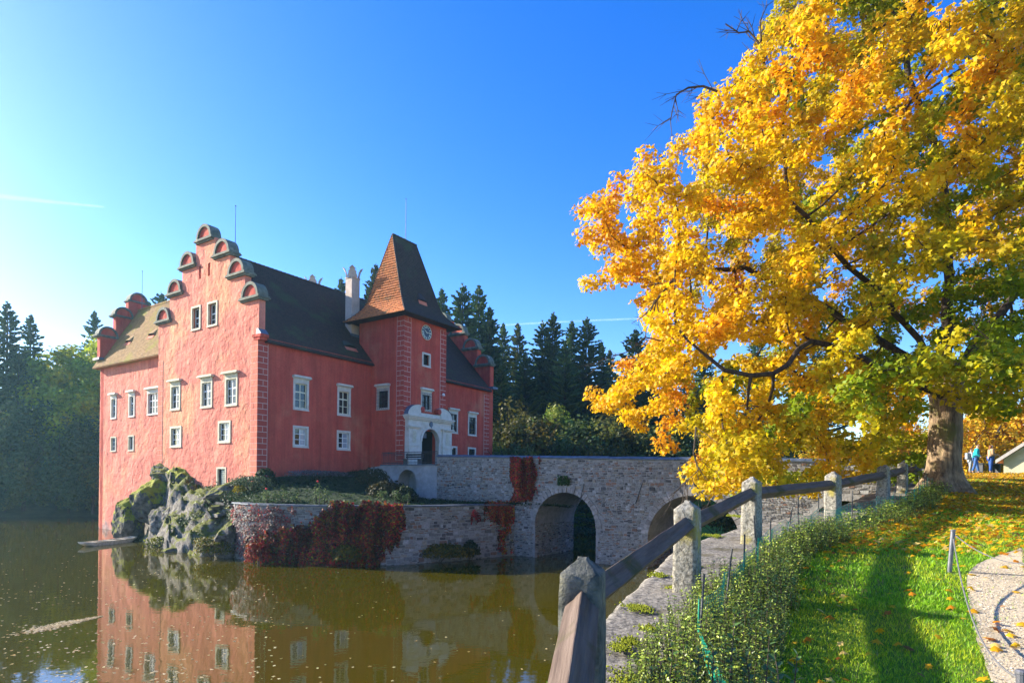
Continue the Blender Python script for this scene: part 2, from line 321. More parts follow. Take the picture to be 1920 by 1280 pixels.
def land(X, Y):
    d = lake_dist(X, Y)
    far = np.where(d < 0, -0.6, np.minimum(d * 0.5, 1.0) - 0.15 + np.clip(d - 2, 0, 110) * 0.135)
    w = np.clip((Y - 32) / 12, 0, 1); w = np.maximum(w * w * (3 - 2 * w), np.clip((-X - 8) / 10, 0, 1))
    return far * w + ground(X, Y) * (1 - w), d, w
def grid_mesh(name, xs, ys, keep, m, zoff=0.0):
    X, Y = np.meshgrid(xs, ys); Z, d, w = land(X, Y); Z = Z + zoff
    nx = len(xs); V = np.stack([X, Y, Z], -1).reshape(-1, 3)
    I, J = np.meshgrid(np.arange(len(xs) - 1), np.arange(len(ys) - 1)); i0 = (J * nx + I).ravel()
    F = np.stack([i0, i0 + 1, i0 + nx + 1, i0 + nx], 1); cx = V[F].mean(1)
    k = keep(cx[:, 0], cx[:, 1]); F = F[k]; u, inv = np.unique(F, return_inverse=True)
    return fast(name, V[u], inv.reshape(F.shape), m, smooth=True)
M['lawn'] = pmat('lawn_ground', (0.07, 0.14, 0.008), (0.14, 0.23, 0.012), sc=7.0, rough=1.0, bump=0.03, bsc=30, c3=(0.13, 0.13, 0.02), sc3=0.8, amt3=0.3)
M['forest_floor'] = pmat('forest_floor', (0.018, 0.030, 0.010), (0.05, 0.06, 0.018), sc=0.8, rough=1.0, bump=0.1, bsc=3)
NEAR = lambda x, y: (x > -9) & (y < 30 + 0 * x)
xs = np.concatenate([np.arange(-3, 30, 0.3), 30 + np.cumsum(np.geomspace(0.4, 12, 24))])
ys = np.concatenate([np.arange(-7, 34, 0.3), 34 + np.cumsum(np.geomspace(0.4, 12, 22))])
def keep_near(x, y): return (lake_dist(x, y) > -0.1)
tag(grid_mesh('lawn', xs, ys, keep_near, M['lawn']), kind='structure')
xs = np.linspace(-190, 190, 120); ys = np.linspace(-70, 230, 100)
o = grid_mesh('far_bank', xs, ys, lambda x, y: (lake_dist(x, y) > -6) & ~((x > -6) & (y < 52) & (x < 60)), M['forest_floor'], -0.25); tag(o, kind='structure')

m, t, b = newmat('lake_water'); L = t.links.new
g = nd(t, 'ShaderNodeNewGeometry')
mp = nd(t, 'ShaderNodeMapping'); mp.inputs['Scale'].default_value = (1.0, 1.6, 1.0); L(g.outputs['Position'], mp.inputs[0])
n1 = nd(t, 'ShaderNodeTexNoise', Scale=0.9, Detail=4.0, Roughness=0.6); L(mp.outputs[0], n1.inputs['Vector'])
bp = nd(t, 'ShaderNodeBump'); bp.inputs['Strength'].default_value = 1.0; bp.inputs['Distance'].default_value = 0.0035; L(n1.outputs[0], bp.inputs['Height'])
df = nd(t, 'ShaderNodeBsdfDiffuse'); n2 = nd(t, 'ShaderNodeTexNoise', Scale=0.06, Detail=3.0); L(g.outputs['Position'], n2.inputs['Vector'])
rp = nd(t, 'ShaderNodeValToRGB'); rp.color_ramp.elements[0].color = (0.042, 0.036, 0.0009, 1); rp.color_ramp.elements[1].color = (0.060, 0.050, 0.0012, 1); L(n2.outputs[0], rp.inputs[0]); L(rp.outputs[0], df.inputs[0])
gl = nd(t, 'ShaderNodeBsdfGlossy', Roughness=0.012); gl.inputs['Color'].default_value = (0.95, 0.95, 0.95, 1); L(bp.outputs[0], gl.inputs['Normal'])
fr = nd(t, 'ShaderNodeFresnel', IOR=1.7); L(bp.outputs[0], fr.inputs['Normal'])
mx = nd(t, 'ShaderNodeMixShader'); L(fr.outputs[0], mx.inputs[0]); L(df.outputs[0], mx.inputs[1]); L(gl.outputs[0], mx.inputs[2]); L(mx.outputs[0], t.nodes['Material Output'].inputs['Surface'])
M['water'] = m
w = MB(); w.quad((-200, -80, 0), (120, -80, 0), (120, 120, 0), (-200, 120, 0))
tag(w.build('lake_water', m), kind='structure')

# gravel path in the lower right corner
M['gravel'] = pmat('pale_gravel', (0.50, 0.385, 0.22), (0.68, 0.55, 0.36), sc=45.0, rough=1.0, bump=0.012, bsc=110, c3=(0.34, 0.27, 0.17), sc3=1.4, amt3=0.3)
gp = [(1960, 1012), (1915, 1026), (1870, 1042), (1832, 1058), (1812, 1080), (1812, 1110), (1822, 1150), (1832, 1190), (1846, 1235), (1862, 1290), (1880, 1340)]
def on_ground(x, y, dz=0.0):
    a, b_ = ray(x, y); Y = 8.0
    for _ in range(30): Y = max(0.5, (float(ground(a * Y, Y)) + dz - EYE) / b_) if b_ < -1e-4 else 40
    return Vector((a * Y, Y, float(ground(a * Y, Y)) + dz))
GP = [on_ground(*p) for p in gp] + [Vector((4.6, 1.2, 0)), Vector((20, 0.5, 0)), Vector((24, 12.6, 0))]
bm = bmesh.new(); vv = [bm.verts.new((p.x, p.y, 0)) for p in GP]; bm.faces.new(vv)
bmesh.ops.triangulate(bm, faces=bm.faces[:])
for _ in range(5): bmesh.ops.subdivide_edges(bm, edges=[e for e in bm.edges if e.calc_length() > 0.35], cuts=1, use_grid_fill=False)
bmesh.ops.triangulate(bm, faces=bm.faces[:])
for v in bm.verts:
    if v.is_boundary: v.co.x += 0.07 * fbm((v.co.x * 3, v.co.y * 3, 1), 1); v.co.y += 0.07 * fbm((v.co.x * 3, v.co.y * 3, 9), 1)
    v.co.z = float(ground(v.co.x, v.co.y)) + 0.012
me = bpy.data.meshes.new('gravel_path'); bm.to_mesh(me); bm.free(); me.materials.append(M['gravel'])
tag(link(bpy.data.objects.new('gravel_path', me)), kind='structure')
GPX = np.array([(p.x, p.y) for p in GP])
def in_poly(x, y, P):
    ins = np.zeros(np.shape(x), bool)
    for i in range(len(P)):
        a, b_ = P[i], P[(i + 1) % len(P)]
        c = (a[1] > y) != (b_[1] > y); ins ^= c & (x < (b_[0] - a[0]) * (y - a[1]) / (b_[1] - a[1] + 1e-12) + a[0])
    return ins

# ------------------------------------------------------------------ the castle (local u along the lit gable front, v along the shaded front, z up)
PHI = math.atan2(751, 1130)
P0 = at_z(480, 1028, 0.0)
AX = Vector((math.cos(PHI), -math.sin(PHI), 0)); BX = Vector((math.sin(PHI), math.cos(PHI), 0))
def cw(u, v, z): return Vector((P0.x, P0.y, 0)) + AX * u + BX * v + Vector((0, 0, z))
castle = empty('castle', (P0.x, P0.y, 0), -PHI, 'pink red castle with stepped gable and clock tower on a rock in the lake', 'castle')
FACE = {'A': lambda u, v, z: ((u, v, z), 0.0), 'B': lambda u, v, z: ((u, v, z), R(90))}   # A looks towards -v, B towards +u
cells_stat = 0
def wall_mesh(inside, xc, zc, thick, holes, depth=0.30):
    """wall in x,z seen from -y: cells of the grid xc,zc that are inside and not in a hole; reveals at holes"""
    mb = MB(); xs = sorted(set([round(x, 3) for x in xc] + [round(h[i], 3) for h in holes for i in (0, 1)]))
    zs = sorted(set([round(z, 3) for z in zc] + [round(h[i], 3) for h in holes for i in (2, 3)]))
    def kind(i, j):
        if i < 0 or j < 0 or i >= len(xs) - 1 or j >= len(zs) - 1: return 0
        x, z = (xs[i] + xs[i + 1]) / 2, (zs[j] + zs[j + 1]) / 2
        if not inside(x, z): return 0
        for h in holes:
            if h[0] < x < h[1] and h[2] < z < h[3]: return 2
        return 1
    for i in range(len(xs) - 1):
        for j in range(len(zs) - 1):
            if kind(i, j) != 1: continue
            a, b, c, d = xs[i], xs[i + 1], zs[j], zs[j + 1]
            mb.quad((a, 0, c), (b, 0, c), (b, 0, d), (a, 0, d))
            mb.quad((a, thick, c), (a, thick, d), (b, thick, d), (b, thick, c))
            for k, q in ((kind(i - 1, j), [(a, 0, c), (a, 0, d)]), (kind(i + 1, j), [(b, 0, d), (b, 0, c)]), (kind(i, j - 1), [(b, 0, c), (a, 0, c)]), (kind(i, j + 1), [(a, 0, d), (b, 0, d)])):
                if k == 1: continue
                T = thick
                p, r = q; mb.quad(p, r, (r[0], T, r[2]), (p[0], T, p[2]))
    return mb
def put(o, face, u, v, z):
    loc, rz = FACE[face](u, v, z); o.location = loc; o.rotation_euler = (0, 0, rz); return o

# ---- windows
mg, tg, bgl = newmat('window_glass')
bgl.inputs['Base Color'].default_value = (0.012, 0.015, 0.02, 1); bgl.inputs['Roughness'].default_value = 0.03; bgl.inputs['Specular IOR Level'].default_value = 0.55
M['glass'] = mg
mg2, tg, b2 = newmat('curtained_glass'); b2.inputs['Base Color'].default_value = (0.30, 0.33, 0.36, 1); b2.inputs['Roughness'].default_value = 0.12; b2.inputs['Specular IOR Level'].default_value = 0.7
M['glass_curtain'] = mg2
PANE = {}
def window(face, u, v, x0, x1, z0, z1, nx=2, rows=(0.62, 0.28, 0.28), hood=True, frame='sand', sash='white', fw=0.17, curtain=False, grille=False, hood_w=0.16, recess=0.10, deep=False):
    """x0..x1, z0..z1: outside of the stone frame; returns the hole in the wall"""
    w, h = x1 - x0, z1 - z0
    p = 0.045
    fr_ = MB(); fr_.bx(0, fw, -p, 0.10, 0, h); fr_.bx(w - fw, w, -p, 0.10, 0, h); fr_.bx(fw, w - fw, -p, 0.10, h - fw, h); fr_.bx(fw, w - fw, -p, 0.10, 0, fw)
    if frame == 'sand' or frame == 'cream':
        fr_.bx(-0.02, w + 0.02, -p - 0.035, -p, -0.015, 0.055)
    wo_ = fr_.build('window', M[frame], castle)
    if face == 'A': put(wo_, 'A', u + x0, v, z0)
    else: put(wo_, 'B', u, v + x0, z0)
    s = MB(); y0 = recess + 0.02; y1 = y0 + 0.05; a, b_, c, d = fw, w - fw, fw, h - fw; bw = 0.06
    s.bx(a, a + bw, y0, y1, c, d); s.bx(b_ - bw, b_, y0, y1, c, d); s.bx(a + bw, b_ - bw, y0, y1, c, c + bw); s.bx(a + bw, b_ - bw, y0, y1, d - bw, d)
    cols = np.linspace(a + bw / 2, b_ - bw / 2, nx + 1); tot = sum(rows); zz = [d - bw / 2]
    for r in rows: zz.append(zz[-1] - r / tot * (d - c - bw))
    for k in range(1, nx): s.bx(cols[k] - 0.035, cols[k] + 0.035, y0 - 0.012, y1 - 0.002, c + bw, d - bw)
    for k in range(1, len(zz) - 1):
        tk = 0.05 if (k == 1 and len(rows) > 2 and rows[0] != rows[1]) or k == 1 and len(rows) == 3 and rows[0] == rows[1] * 1.0001 else 0.022
        s.bx(a + bw, b_ - bw, y0 - 0.006, y1 - 0.004, zz[k] - tk, zz[k] + tk)
    s.build('sash', M[sash], wo_)
    for i in range(nx):
        for j in range(len(rows)):
            x_, X_ = cols[i] + 0.02, cols[i + 1] - 0.02; z_, Z_ = zz[j + 1] + 0.015, zz[j] - 0.015
            key = (round(X_ - x_, 2), round(Z_ - z_, 2), curtain and i == 1)
            if key not in PANE:
                q = MB(); q.bx(-key[0] / 2, key[0] / 2, -0.006, 0.006, -key[1] / 2, key[1] / 2); PANE[key] = q.mesh('pane', M['glass_curtain' if key[2] else 'glass'])
            po = link(bpy.data.objects.new('pane', PANE[key]), wo_); po.location = ((x_ + X_) / 2, y1 - 0.02, (z_ + Z_) / 2)
            po.rotation_euler = (R(rnd.gauss(0, 0.35)), 0, R(rnd.gauss(0, 0.5)))
    bk = MB(); bk.bx(a - 0.02, b_ + 0.02, y1 + 0.005, y1 + 0.10, c - 0.02, d + 0.02); bk.build('room_shade', M['dark'], wo_)
    if hood:
        hm = MB(); hw = hood_w
        hm.bx(0.0, w, -p - 0.01, 0.02, h + 0.002, h + 0.17); hm.bx(-0.06, w + 0.06, -0.13, 0.02, h + 0.17, h + 0.23); hm.bx(-hw, w + hw, -0.27, 0.02, h + 0.23, h + 0.31)
        hm.prism([(-hw, h + 0.31), (w + hw, h + 0.31), (w + hw - 0.05, h + 0.40), (-hw + 0.05, h + 0.40)], -0.24, 0.02)
        hm.build('hood', M[frame], wo_)
    if grille:
        gm = MB()
        for x in np.linspace(0.02, w - 0.02, 7): gm.tube([(x, 0, 0.0), (x, -0.16, 0.05), (x, -0.16, h - 0.05), (x, 0, h)], 0.014, 4)
        for z in np.linspace(0.05, h - 0.05, 7): gm.tube([(0.0, -0.16, z), (w, -0.16, z)], 0.012, 4)
        gm.build('grille', M['iron'], wo_)
    return (x0 + 0.02, x1 - 0.02, z0 + 0.02, z1 - 0.02)

# ---- quoins: pale joints with red blocks standing proud
BLK = {}
def quoins(face, u, v, z0, z1, width, into, faded=False, row=0.41, mirror=False):
    """strip of painted corner blocks starting at the corner and running along the face"""
    n = int((z1 - z0) / row); bs = MB(); sgn = -1 if mirror else 1
    bs.bx(min(0, sgn * width), max(0, sgn * width), -0.012, 0.03, 0, n * row)
    st = bs.build('quoin', M['joint_faded' if faded else 'joint'], castle)
    if face == 'A': put(st, 'A', u, v, z0)
    else: put(st, 'B', u, v, z0)
    g_ = 0.05; mk = 'quoin_faded' if faded else 'quoin'
    for r in range(n):
        parts = [(0.0, width - g_)] if (r + into) % 2 == 0 else [(0.0, width * 0.50 - g_ / 2), (width * 0.50 + g_ / 2, width - g_)]
        for a, b_ in parts:
            key = (round(b_ - a, 2), mk)
            if key not in BLK:
                q = MB(); q.box((0, 0, 0), (key[0], 0.05, row - g_)); BLK[key] = q.mesh('quoin_block', M[mk])
            bo = link(bpy.data.objects.new('quoin_block', BLK[key]), st)
            bo.location = (sgn * (a + b_) / 2, 0.0 + rnd.uniform(-0.003, 0.003), (r + 0.5) * row)

# ---- gable front (A), u from -13.9 to 0
UC = -6.95
STEPS = [(7.15, 17.75), (5.40, 19.75), (3.50, 21.60), (1.50, 23.25)]
def gable_inside(c):
    def f(x, z):
        d = abs(x - c)
        if z < 15.15: return d < 6.95
        lo = 15.15
        for hw, top in STEPS:
            if z < top: return d < hw - 0.15
        return False
    return f
gz = [-0.6, 15.15] + [s[1] for s in STEPS]
gxs = sorted([UC + s * (h - 0.15) for h, _ in STEPS for s in (-1, 1)] + [-13.9, 0.0])
hA = []
for (a, b_, zb, zt) in ((-11.9, -10.35, 10.40, 12.50), (-7.36, -5.74, 10.33, 12.45), (-4.06, -2.44, 10.28, 12.45)):
    hA.append(window('A', 0, 0, a, b_, zb, zt, rows=(0.34, 0.31, 0.31), hood_w=0.22))
hA.append(window('A', 0, 0, -11.88, -10.12, 7.40, 9.12, rows=(1, 1, 1), hood=False, curtain=True))
hA.append(window('A', 0, 0, -4.92, -3.26, 7.58, 9.25, rows=(1, 1, 1), hood=False, curtain=True))
hA.append(window('A', 0, 0, -8.86, -7.48, 16.50, 18.42, rows=(0.8, 0.5, 0.5), hood=False, fw=0.15, recess=0.22))
hA.append(window('A', 0, 0, -6.58, -5.16, 16.50, 18.42, rows=(0.8, 0.5, 0.5), hood=False, fw=0.15, recess=0.22))
hA += [(-7.86, -7.54, 20.45, 21.45), (-6.58, -6.26, 20.45, 21.45), (-4.95, -3.92, 4.32, 5.72)]
wm = wall_mesh(gable_inside(UC), gxs, gz, 0.50, hA)
def split_mats(mb, zsplit): return mb
gw = wm.build('gable_wall', M['plaster_old'], castle)
# door with iron lattice at the foot of the gable front
dm = MB(); w_, h_ = 1.27, 1.52
dm.bx(0, 0.13, -0.03, 0.12, 0, h_); dm.bx(w_ - 0.13, w_, -0.03, 0.12, 0, h_); dm.bx(0.13, w_ - 0.13, -0.03, 0.12, h_ - 0.13, h_); dm.bx(0.0, w_, -0.09, 0.12, -0.12, -0.002)
dd = dm.build('cellar_door', M['sand'], castle); put(dd, 'A', -5.07, 0, 4.27)
dl = MB(); dl.bx(0.13, w_ - 0.13, 0.14, 0.22, 0, h_ - 0.13); dl.build('door_leaf', M['door'], dd)
lm = MB()
for i in range(5): lm.bx(0.50 + i * 0.14, 0.525 + i * 0.14, 0.11, 0.13, 0.04, h_ - 0.16)
for i in range(9): lm.bx(0.46, w_ - 0.15, 0.095, 0.11, 0.10 + i * 0.155, 0.125 + i * 0.155)
lm.build('lattice', M['numeral'], dd)
quoins('A', 0.0, 0, 4.6, 15.0, 0.85, 0, faded=True, mirror=True)
quoins('A', -13.9, 0, 6.0, 15.0, 0.80, 1, faded=True)
quoins('B', 0, 0.0, 4.6, 15.0, 0.80, 0)
# corner cornice under the gable shoulder
cm = MB(); cm.bx(-0.62, 0.40, -0.10, 0.58, 15.0, 15.2); cm.bx(-0.5, 0.26, -0.05, 0.54, 14.8, 15.0); cm.build('shoulder_cornice', M['plaster'], castle)
cm = MB(); cm.prism([(-0.15, 15.2), (0.45, 15.2), (0.06, 15.6), (-0.1, 15.6)], -0.08, 0.55); cm.build('shoulder_flashing', M['lead'], castle)

# ---- half-round caps on the gable steps
def cap_mesh(r=0.98, depth=0.86):
    mb = MB(); n = 14; y0, y1 = -0.20, depth - 0.20
    mb.bx(-r - 0.26, r + 0.26, y0 - 0.08, y1 + 0.08, 0.0, 0.10); mb.bx(-r - 0.20, r + 0.20, y0 - 0.03, y1 + 0.03, 0.10, 0.20); mb.bx(-r - 0.18, r + 0.18, y0 + 0.05, y1 - 0.05, -0.12, 0.0)
    ro, ri = r + 0.05, r - 0.17
    arc = [(math.cos(math.pi * k / n), math.sin(math.pi * k / n) * 1.02) for k in range(n + 1)]
    for k in range(n):
        (c0, s0), (c1, s1) = arc[k], arc[k + 1]; z = 0.20
        A0, A1, B0, B1 = (ro * c0, ro * s0 + z), (ro * c1, ro * s1 + z), (ri * c0, ri * s0 + z), (ri * c1, ri * s1 + z)
        for y, fl in ((y0, False), (y1, True)):
            q = [(A0[0], y, A0[1]), (A1[0], y, A1[1]), (B1[0], y, B1[1]), (B0[0], y, B0[1])]; mb.quad(*(q if fl else q[::-1]))
        mb.quad((A0[0], y0, A0[1]), (A0[0], y1, A0[1]), (A1[0], y1, A1[1]), (A1[0], y0, A1[1]))
        mb.quad((B0[0], y0, B0[1]), (B1[0], y0, B1[1]), (B1[0], y1, B1[1]), (B0[0], y1, B0[1]))
    return mb
CAP = cap_mesh().mesh('gable_cap', M['capstone'])
def lunette(y, r=0.86):
    mb = MB(); n = 14; mb.prism([(r * math.cos(math.pi * k / n), 0.21 + r * math.sin(math.pi * k / n)) for k in range(n + 1)][::-1], y, y + 0.5); return mb
LUN = lunette(-0.06).mesh('tympanum', M['plaster'])
def cap(face, u, v, z, s=1.0):
    o = link(bpy.data.objects.new('gable_cap', CAP), castle); put(o, face, u, v, z); o.scale = (s, 1, s)
    link(bpy.data.objects.new('tympanum', LUN), o)
for i, (hw, top) in enumerate(STEPS):
    nxt = STEPS[i + 1][0] if i < 3 else None
    if nxt is None: cap('A', UC, 0, top)
    else:
        for s in (-1, 1): cap('A', UC + s * (hw - 1.08), 0, top + 0.02)

# ---- shaded front (B), v from 0.85 to 28
def rect(x0, x1, z0, z1): return lambda x, z: x0 < x < x1 and z0 < z < z1
hB = []
hB.append(window('B', 0, 0, 2.92, 4.32, 10.16, 12.36, rows=(0.36, 0.34, 0.34), frame='cream', sash='gold', hood_w=0.10))
hB.append(window('B', 0, 0, 7.08, 8.46, 10.12, 12.30, rows=(0.36, 0.34, 0.34), frame='cream', sash='gold', hood_w=0.10))
hB.append(window('B', 0, 0, 2.93, 4.33, 7.34, 8.98, rows=(1, 1, 1), hood=False, frame='cream', curtain=True))
hB.append(window('B', 0, 0, 7.07, 8.47, 7.33, 8.94, rows=(1, 1, 1), hood=False, frame='cream', curtain=True))
hB.append(window('B', 0, 0, 21.08, 22.56, 9.72, 11.85, rows=(0.36, 0.34, 0.34), frame='cream', sash='door', hood_w=0.08))
hB.append(window('B', 0, 0, 24.24, 25.72, 9.67, 11.80, rows=(0.36, 0.34, 0.34), frame='cream', sash='door', hood_w=0.08))
hB.append(window('B', 0, 0, 21.0, 22.5, 6.85, 8.45, rows=(1, 1), hood=False, frame='cream', sash='door'))
hB.append(window('B', 0, 0, 24.26, 25.66, 6.85, 8.47, rows=(1, 1), hood=False, frame='cream', sash='door'))
wb = wall_mesh(rect(0.50, 28.0, -0.6, 15.1), [0.50, 28.0], [-0.6, 15.1], 0.8, hB)
put(wb.build('front_wall', M['plaster'], castle), 'B', 0, 0, 0)
cm = MB(); cm.bx(0.60, 28.0, -0.14, 0.0, 14.62, 14.80); cm.bx(0.60, 28.0, -0.24, 0.0, 14.80, 14.98); put(cm.build('eaves_cornice', M['plaster'], castle), 'B', 0, 0, 0)
quoins('B', 0, 28.0, 6.5, 14.5, 0.95, 1, mirror=True)

# ---- gable on the far right end (v = 28) and the wing's back
wm = wall_mesh(gable_inside(UC), gxs, gz, 0.7, [])
o = wm.build('end_gable', M['plaster'], castle); put(o, 'A', 0, 28.0, 0)
for i, (hw, top) in enumerate(STEPS):
    if i == 3: cap('A', UC, 28.0, top - 0.1)
    else: cap('A', UC + (hw - 1.08), 28.0, top - 0.1); cap('A', UC - (hw - 1.08), 28.0, top - 0.1)
cm = MB(); cm.bx(-0.5, 0.55, 27.9, 28.85, 15.0, 15.25); cm.build('shoulder_cornice', M['lead'], castle)
bw_ = MB(); bw_.bx(-13.9, -13.3, 0.9, 27.9, -0.5, 15.0); bw_.build('court_wall', M['plaster'], castle)

# ---- left wing (A), u from -26.5 to -13.9, v from 0.8
hL = []
LV = 0.8
for (a, b_) in ((-24.30, -23.15), (-20.78, -19.66)):
    hL.append(window('A', 0, LV, a, b_, 10.38, 12.40, rows=(0.34, 0.31, 0.31), frame='cream', fw=0.13))
hL.append(window('A', 0, LV, -17.40, -15.05, 10.38, 12.40, nx=4, rows=(0.34, 0.31, 0.31), frame='cream', fw=0.13))
hL.append(window('A', 0, LV, -24.25, -23.15, 7.32, 8.72, rows=(1, 1, 1), hood=False, fw=0.10))
hL.append(window('A', 0, LV, -20.82, -19.72, 7.32, 8.74, nx=2, rows=(1,), hood=False, fw=0.10, curtain=True))
wl = wall_mesh(rect(-26.6, -13.9, -0.8, 15.3), [-26.6, -13.9], [-0.8, 15.3], 0.8, hL)
put(wl.build('wing_wall', M['plaster_old'], castle), 'A', 0, LV, 0)
# its stepped gable at the far left (faces -u)
LC = 3.85
LST = [(3.40, 18.35), (2.05, 20.55), (0.95, 22.30)]
def lg_inside(x, z):
    d = abs(x - LC)
    if z < 16.3: return d < 3.05
    for hw, top in LST:
        if z < top: return d < hw
    return False
lg = wall_mesh(lg_inside, sorted([LC + s * h for h, _ in LST + [(3.05, 0)] for s in (-1, 1)]), [-0.8, 16.3] + [s[1] for s in LST], 0.60, [])
o = lg.build('wing_gable', M['plaster'], castle); put(o, 'B', -25.85, 0, 0)
for i, (hw, top) in enumerate(LST):
    if i == 2: cap('B', -26.0, LC, top, 0.84)
    else:
        for s in (-1, 1): cap('B', -26.0, LC + s * (hw - 0.72), top, 0.84)
bw_ = MB(); bw_.bx(-26.5, -13.9, 6.3, 6.9, -0.5, 15.3); bw_.build('court_wall', M['plaster'], castle)
cm = MB(); cm.bx(-27.0, -25.7, 0.30, 0.78, 16.1, 16.32); cm.build('shoulder_cornice', M['lead'], castle)

# ---- roofs: a closed body under courses of single tiles
def tiles(name, mat, parent, left, right, pitch, tw, nc, jit=0.012, lift=0.03):
    """left(t), right(t): edges of the roof face, t = 0 at the eave, 1 at the ridge; nc courses"""
    V = []; F = []; rr = random.Random(len(name) + nc)
    for i in range(nc):
        t0 = i / nc; t1 = min(1.0, (i + 1.12) / nc)
        L0, R0, L1, R1 = left(t0), right(t0), left(t1), right(t1)
        if (R0 - L0).length < 0.15: continue
        n = max(1, int((R0 - L0).length / tw)); N = (R0 - L0).cross(L1 - L0)
        if N.length < 1e-6: continue
        N.normalize()
        off = 0.5 * (i % 2)
        for k in range(-1, n + 1):
            a = max(0.0, (k + off + 0.03) / n); b_ = min(1.0, (k + 1 + off - 0.03) / n)
            if b_ - a < 0.1 / n: continue
            e = lift + rr.uniform(-jit, jit)
            p0 = L0.lerp(R0, a); p1 = L0.lerp(R0, b_); q0 = L1.lerp(R1, a); q1 = L1.lerp(R1, b_)
            n0 = len(V); V += [p0 + N * e, p1 + N * e, q1 + N * (0.008), q0 + N * (0.008), p0 - N * 0.01, p1 - N * 0.01]
            F += [(n0, n0 + 1, n0 + 2, n0 + 3), (n0 + 4, n0 + 5, n0 + 1, n0)]
    o = fast(name, np.array([tuple(v) for v in V]), np.array(F), mat, parent); tag(o, kind='stuff'); return o
UE, ZE, ZR = 0.42, 14.72, 22.75
rb = MB(); rb.prism([(-14.3, ZE - 0.06), (UE, ZE - 0.06), (UC, ZR - 0.03)], 0.51, 27.98)
roof = rb.build('main_roof', M['tile_dark'], castle)
V3 = Vector
tiles('roof_tile', M['tile_dark'], roof, lambda t: V3((UE + (UC - UE) * t, 0.52, ZE + (ZR - ZE) * t)), lambda t: V3((UE + (UC - UE) * t, 27.97, ZE + (ZR - ZE) * t)), 0.17, 0.19, 62)
rd = MB()
for k in range(67): rd.tube([(UC, 0.55 + k * 0.41, ZR + 0.02), (UC, 0.55 + k * 0.41 + 0.43, ZR + 0.045)], [0.11, 0.125], 7)
tag(rd.build('ridge_tile', M['tile_dark'], roof), kind='stuff')
# left wing roof
LE, LZE, LZR = 0.25, 15.35, 21.55
rb = MB()
o_ = [( -LC - 3.65, LZE - 0.06), (-LE, LZE - 0.06), (-LC, LZR)]
pts = [(LE, LZE - 0.06), (2 * LC - LE, LZE - 0.06), (LC, LZR)]
rb.add([(-26.95, p[0], p[1]) for p in pts] + [(-13.95, p[0], p[1]) for p in pts], [(2, 1, 0), (3, 4, 5), (0, 1, 4, 3), (1, 2, 5, 4), (2, 0, 3, 5)])
wroof = rb.build('wing_roof', M['tile_moss'], castle)
tiles('roof_tile', M['tile_moss'], wroof, lambda t: V3((-26.95, LE + (LC - LE) * t, LZE + (LZR - LZE) * t)), lambda t: V3((-13.95, LE + (LC - LE) * t, LZE + (LZR - LZE) * t)), 0.17, 0.19, 40)
rd = MB()
for k in range(31): rd.tube([(-26.3 + k * 0.4, LC, LZR + 0.02), (-26.3 + k * 0.4 + 0.42, LC, LZR + 0.045)], [0.11, 0.125], 7)
tag(rd.build('ridge_tile', M['tile_moss'], wroof), kind='stuff')
# tile-hung continuation of the wing roof over the gable front's junction is hidden; small roof vents
def vent(parent, P, along, N, s=1.0, mat='tile_moss'):
    """eyebrow vent: P on the roof, along = eave direction, N = roof normal"""
    up = N.cross(along).normalized(); mb = MB(); n = 8
    for k in range(n):
        a0, a1 = math.pi * k / n, math.pi * (k + 1) / n
        f0 = P + along * (0.75 * s * math.cos(a0)) + N * (0.34 * s * math.sin(a0)); f1 = P + along * (0.75 * s * math.cos(a1)) + N * (0.34 * s * math.sin(a1))
        b0 = P + up * 1.3 * s + along * (0.3 * s * math.cos(a0)) - N * 0.04; b1 = P + up * 1.3 * s + along * (0.3 * s * math.cos(a1)) - N * 0.04
        mb.quad(f0, f1, b1, b0)
    o = mb.build('roof_vent', M[mat], parent)
    q = MB(); q.add([P + along * (0.70 * s * math.cos(math.pi * k / n)) + N * (0.31 * s * math.sin(math.pi * k / n)) + up * 0.06 for k in range(n + 1)], [tuple(range(n + 1))]); q.build('opening', M['dark'], o)
    q = MB(); q.quad(*[P + along * (x * s) - up * (y * s) + N * 0.055 for x, y in ((-0.7, 0.5), (0.7, 0.5), (0.7, 0.0), (-0.7, 0.0))]); q.build('apron', M['quoin_faded'], o)
    return o
nA = V3((0, -(LZR - LZE), (LC - LE))).normalized()
for uu, tt in ((-22.6, 0.36), (-18.4, 0.38)):
    vent(castle, V3((uu, LE + (LC - LE) * tt, LZE + (LZR - LZE) * tt)), V3((1, 0, 0)), nA, 0.8)
nB = V3(((ZR - ZE), 0, (UE - UC))).normalized()
vent(castle, V3((UE + (UC - UE) * 0.16, 9.0, ZE + (ZR - ZE) * 0.16)), V3((0, 1, 0)), nB, 0.9, 'tile_dark')

# ---- clock tower
UT, TV0, TV1, TU0 = 3.84, 10.70, 16.02, -1.5
hT = [window('A', 0, TV0, 0.74, 2.22, 10.84, 12.62, rows=(1, 1, 1), frame='cream', sash='door', grille=True, hood_w=0.10)]
tw_ = wall_mesh(rect(TU0, UT, 3.0, 18.75), [TU0, UT], [3.0, 18.75], 0.7, hT); put(tw_.build('tower_wall', M['plaster'], castle), 'A', 0, TV0, 0)
hC = [window('B', UT, 0, 12.86, 13.94, 14.66, 15.88, rows=(1,), hood=False, frame='cream', sash='door', fw=0.15, recess=0.2),
      window('B', UT, 0, 12.76, 14.10, 10.88, 12.45, rows=(1, 1), frame='cream', sash='door', grille=True, hood_w=0.10)]
AC, AR, AZ = 13.60, 1.10, 8.25          # portal arch
hC.append((AC - AR, AC + AR, 6.2, 9.2))
tc = wall_mesh(rect(TV0 + 0.004, TV1, 3.0, 18.745), [TV0 + 0.004, TV1], [3.0, 18.745], 0.7, hC)
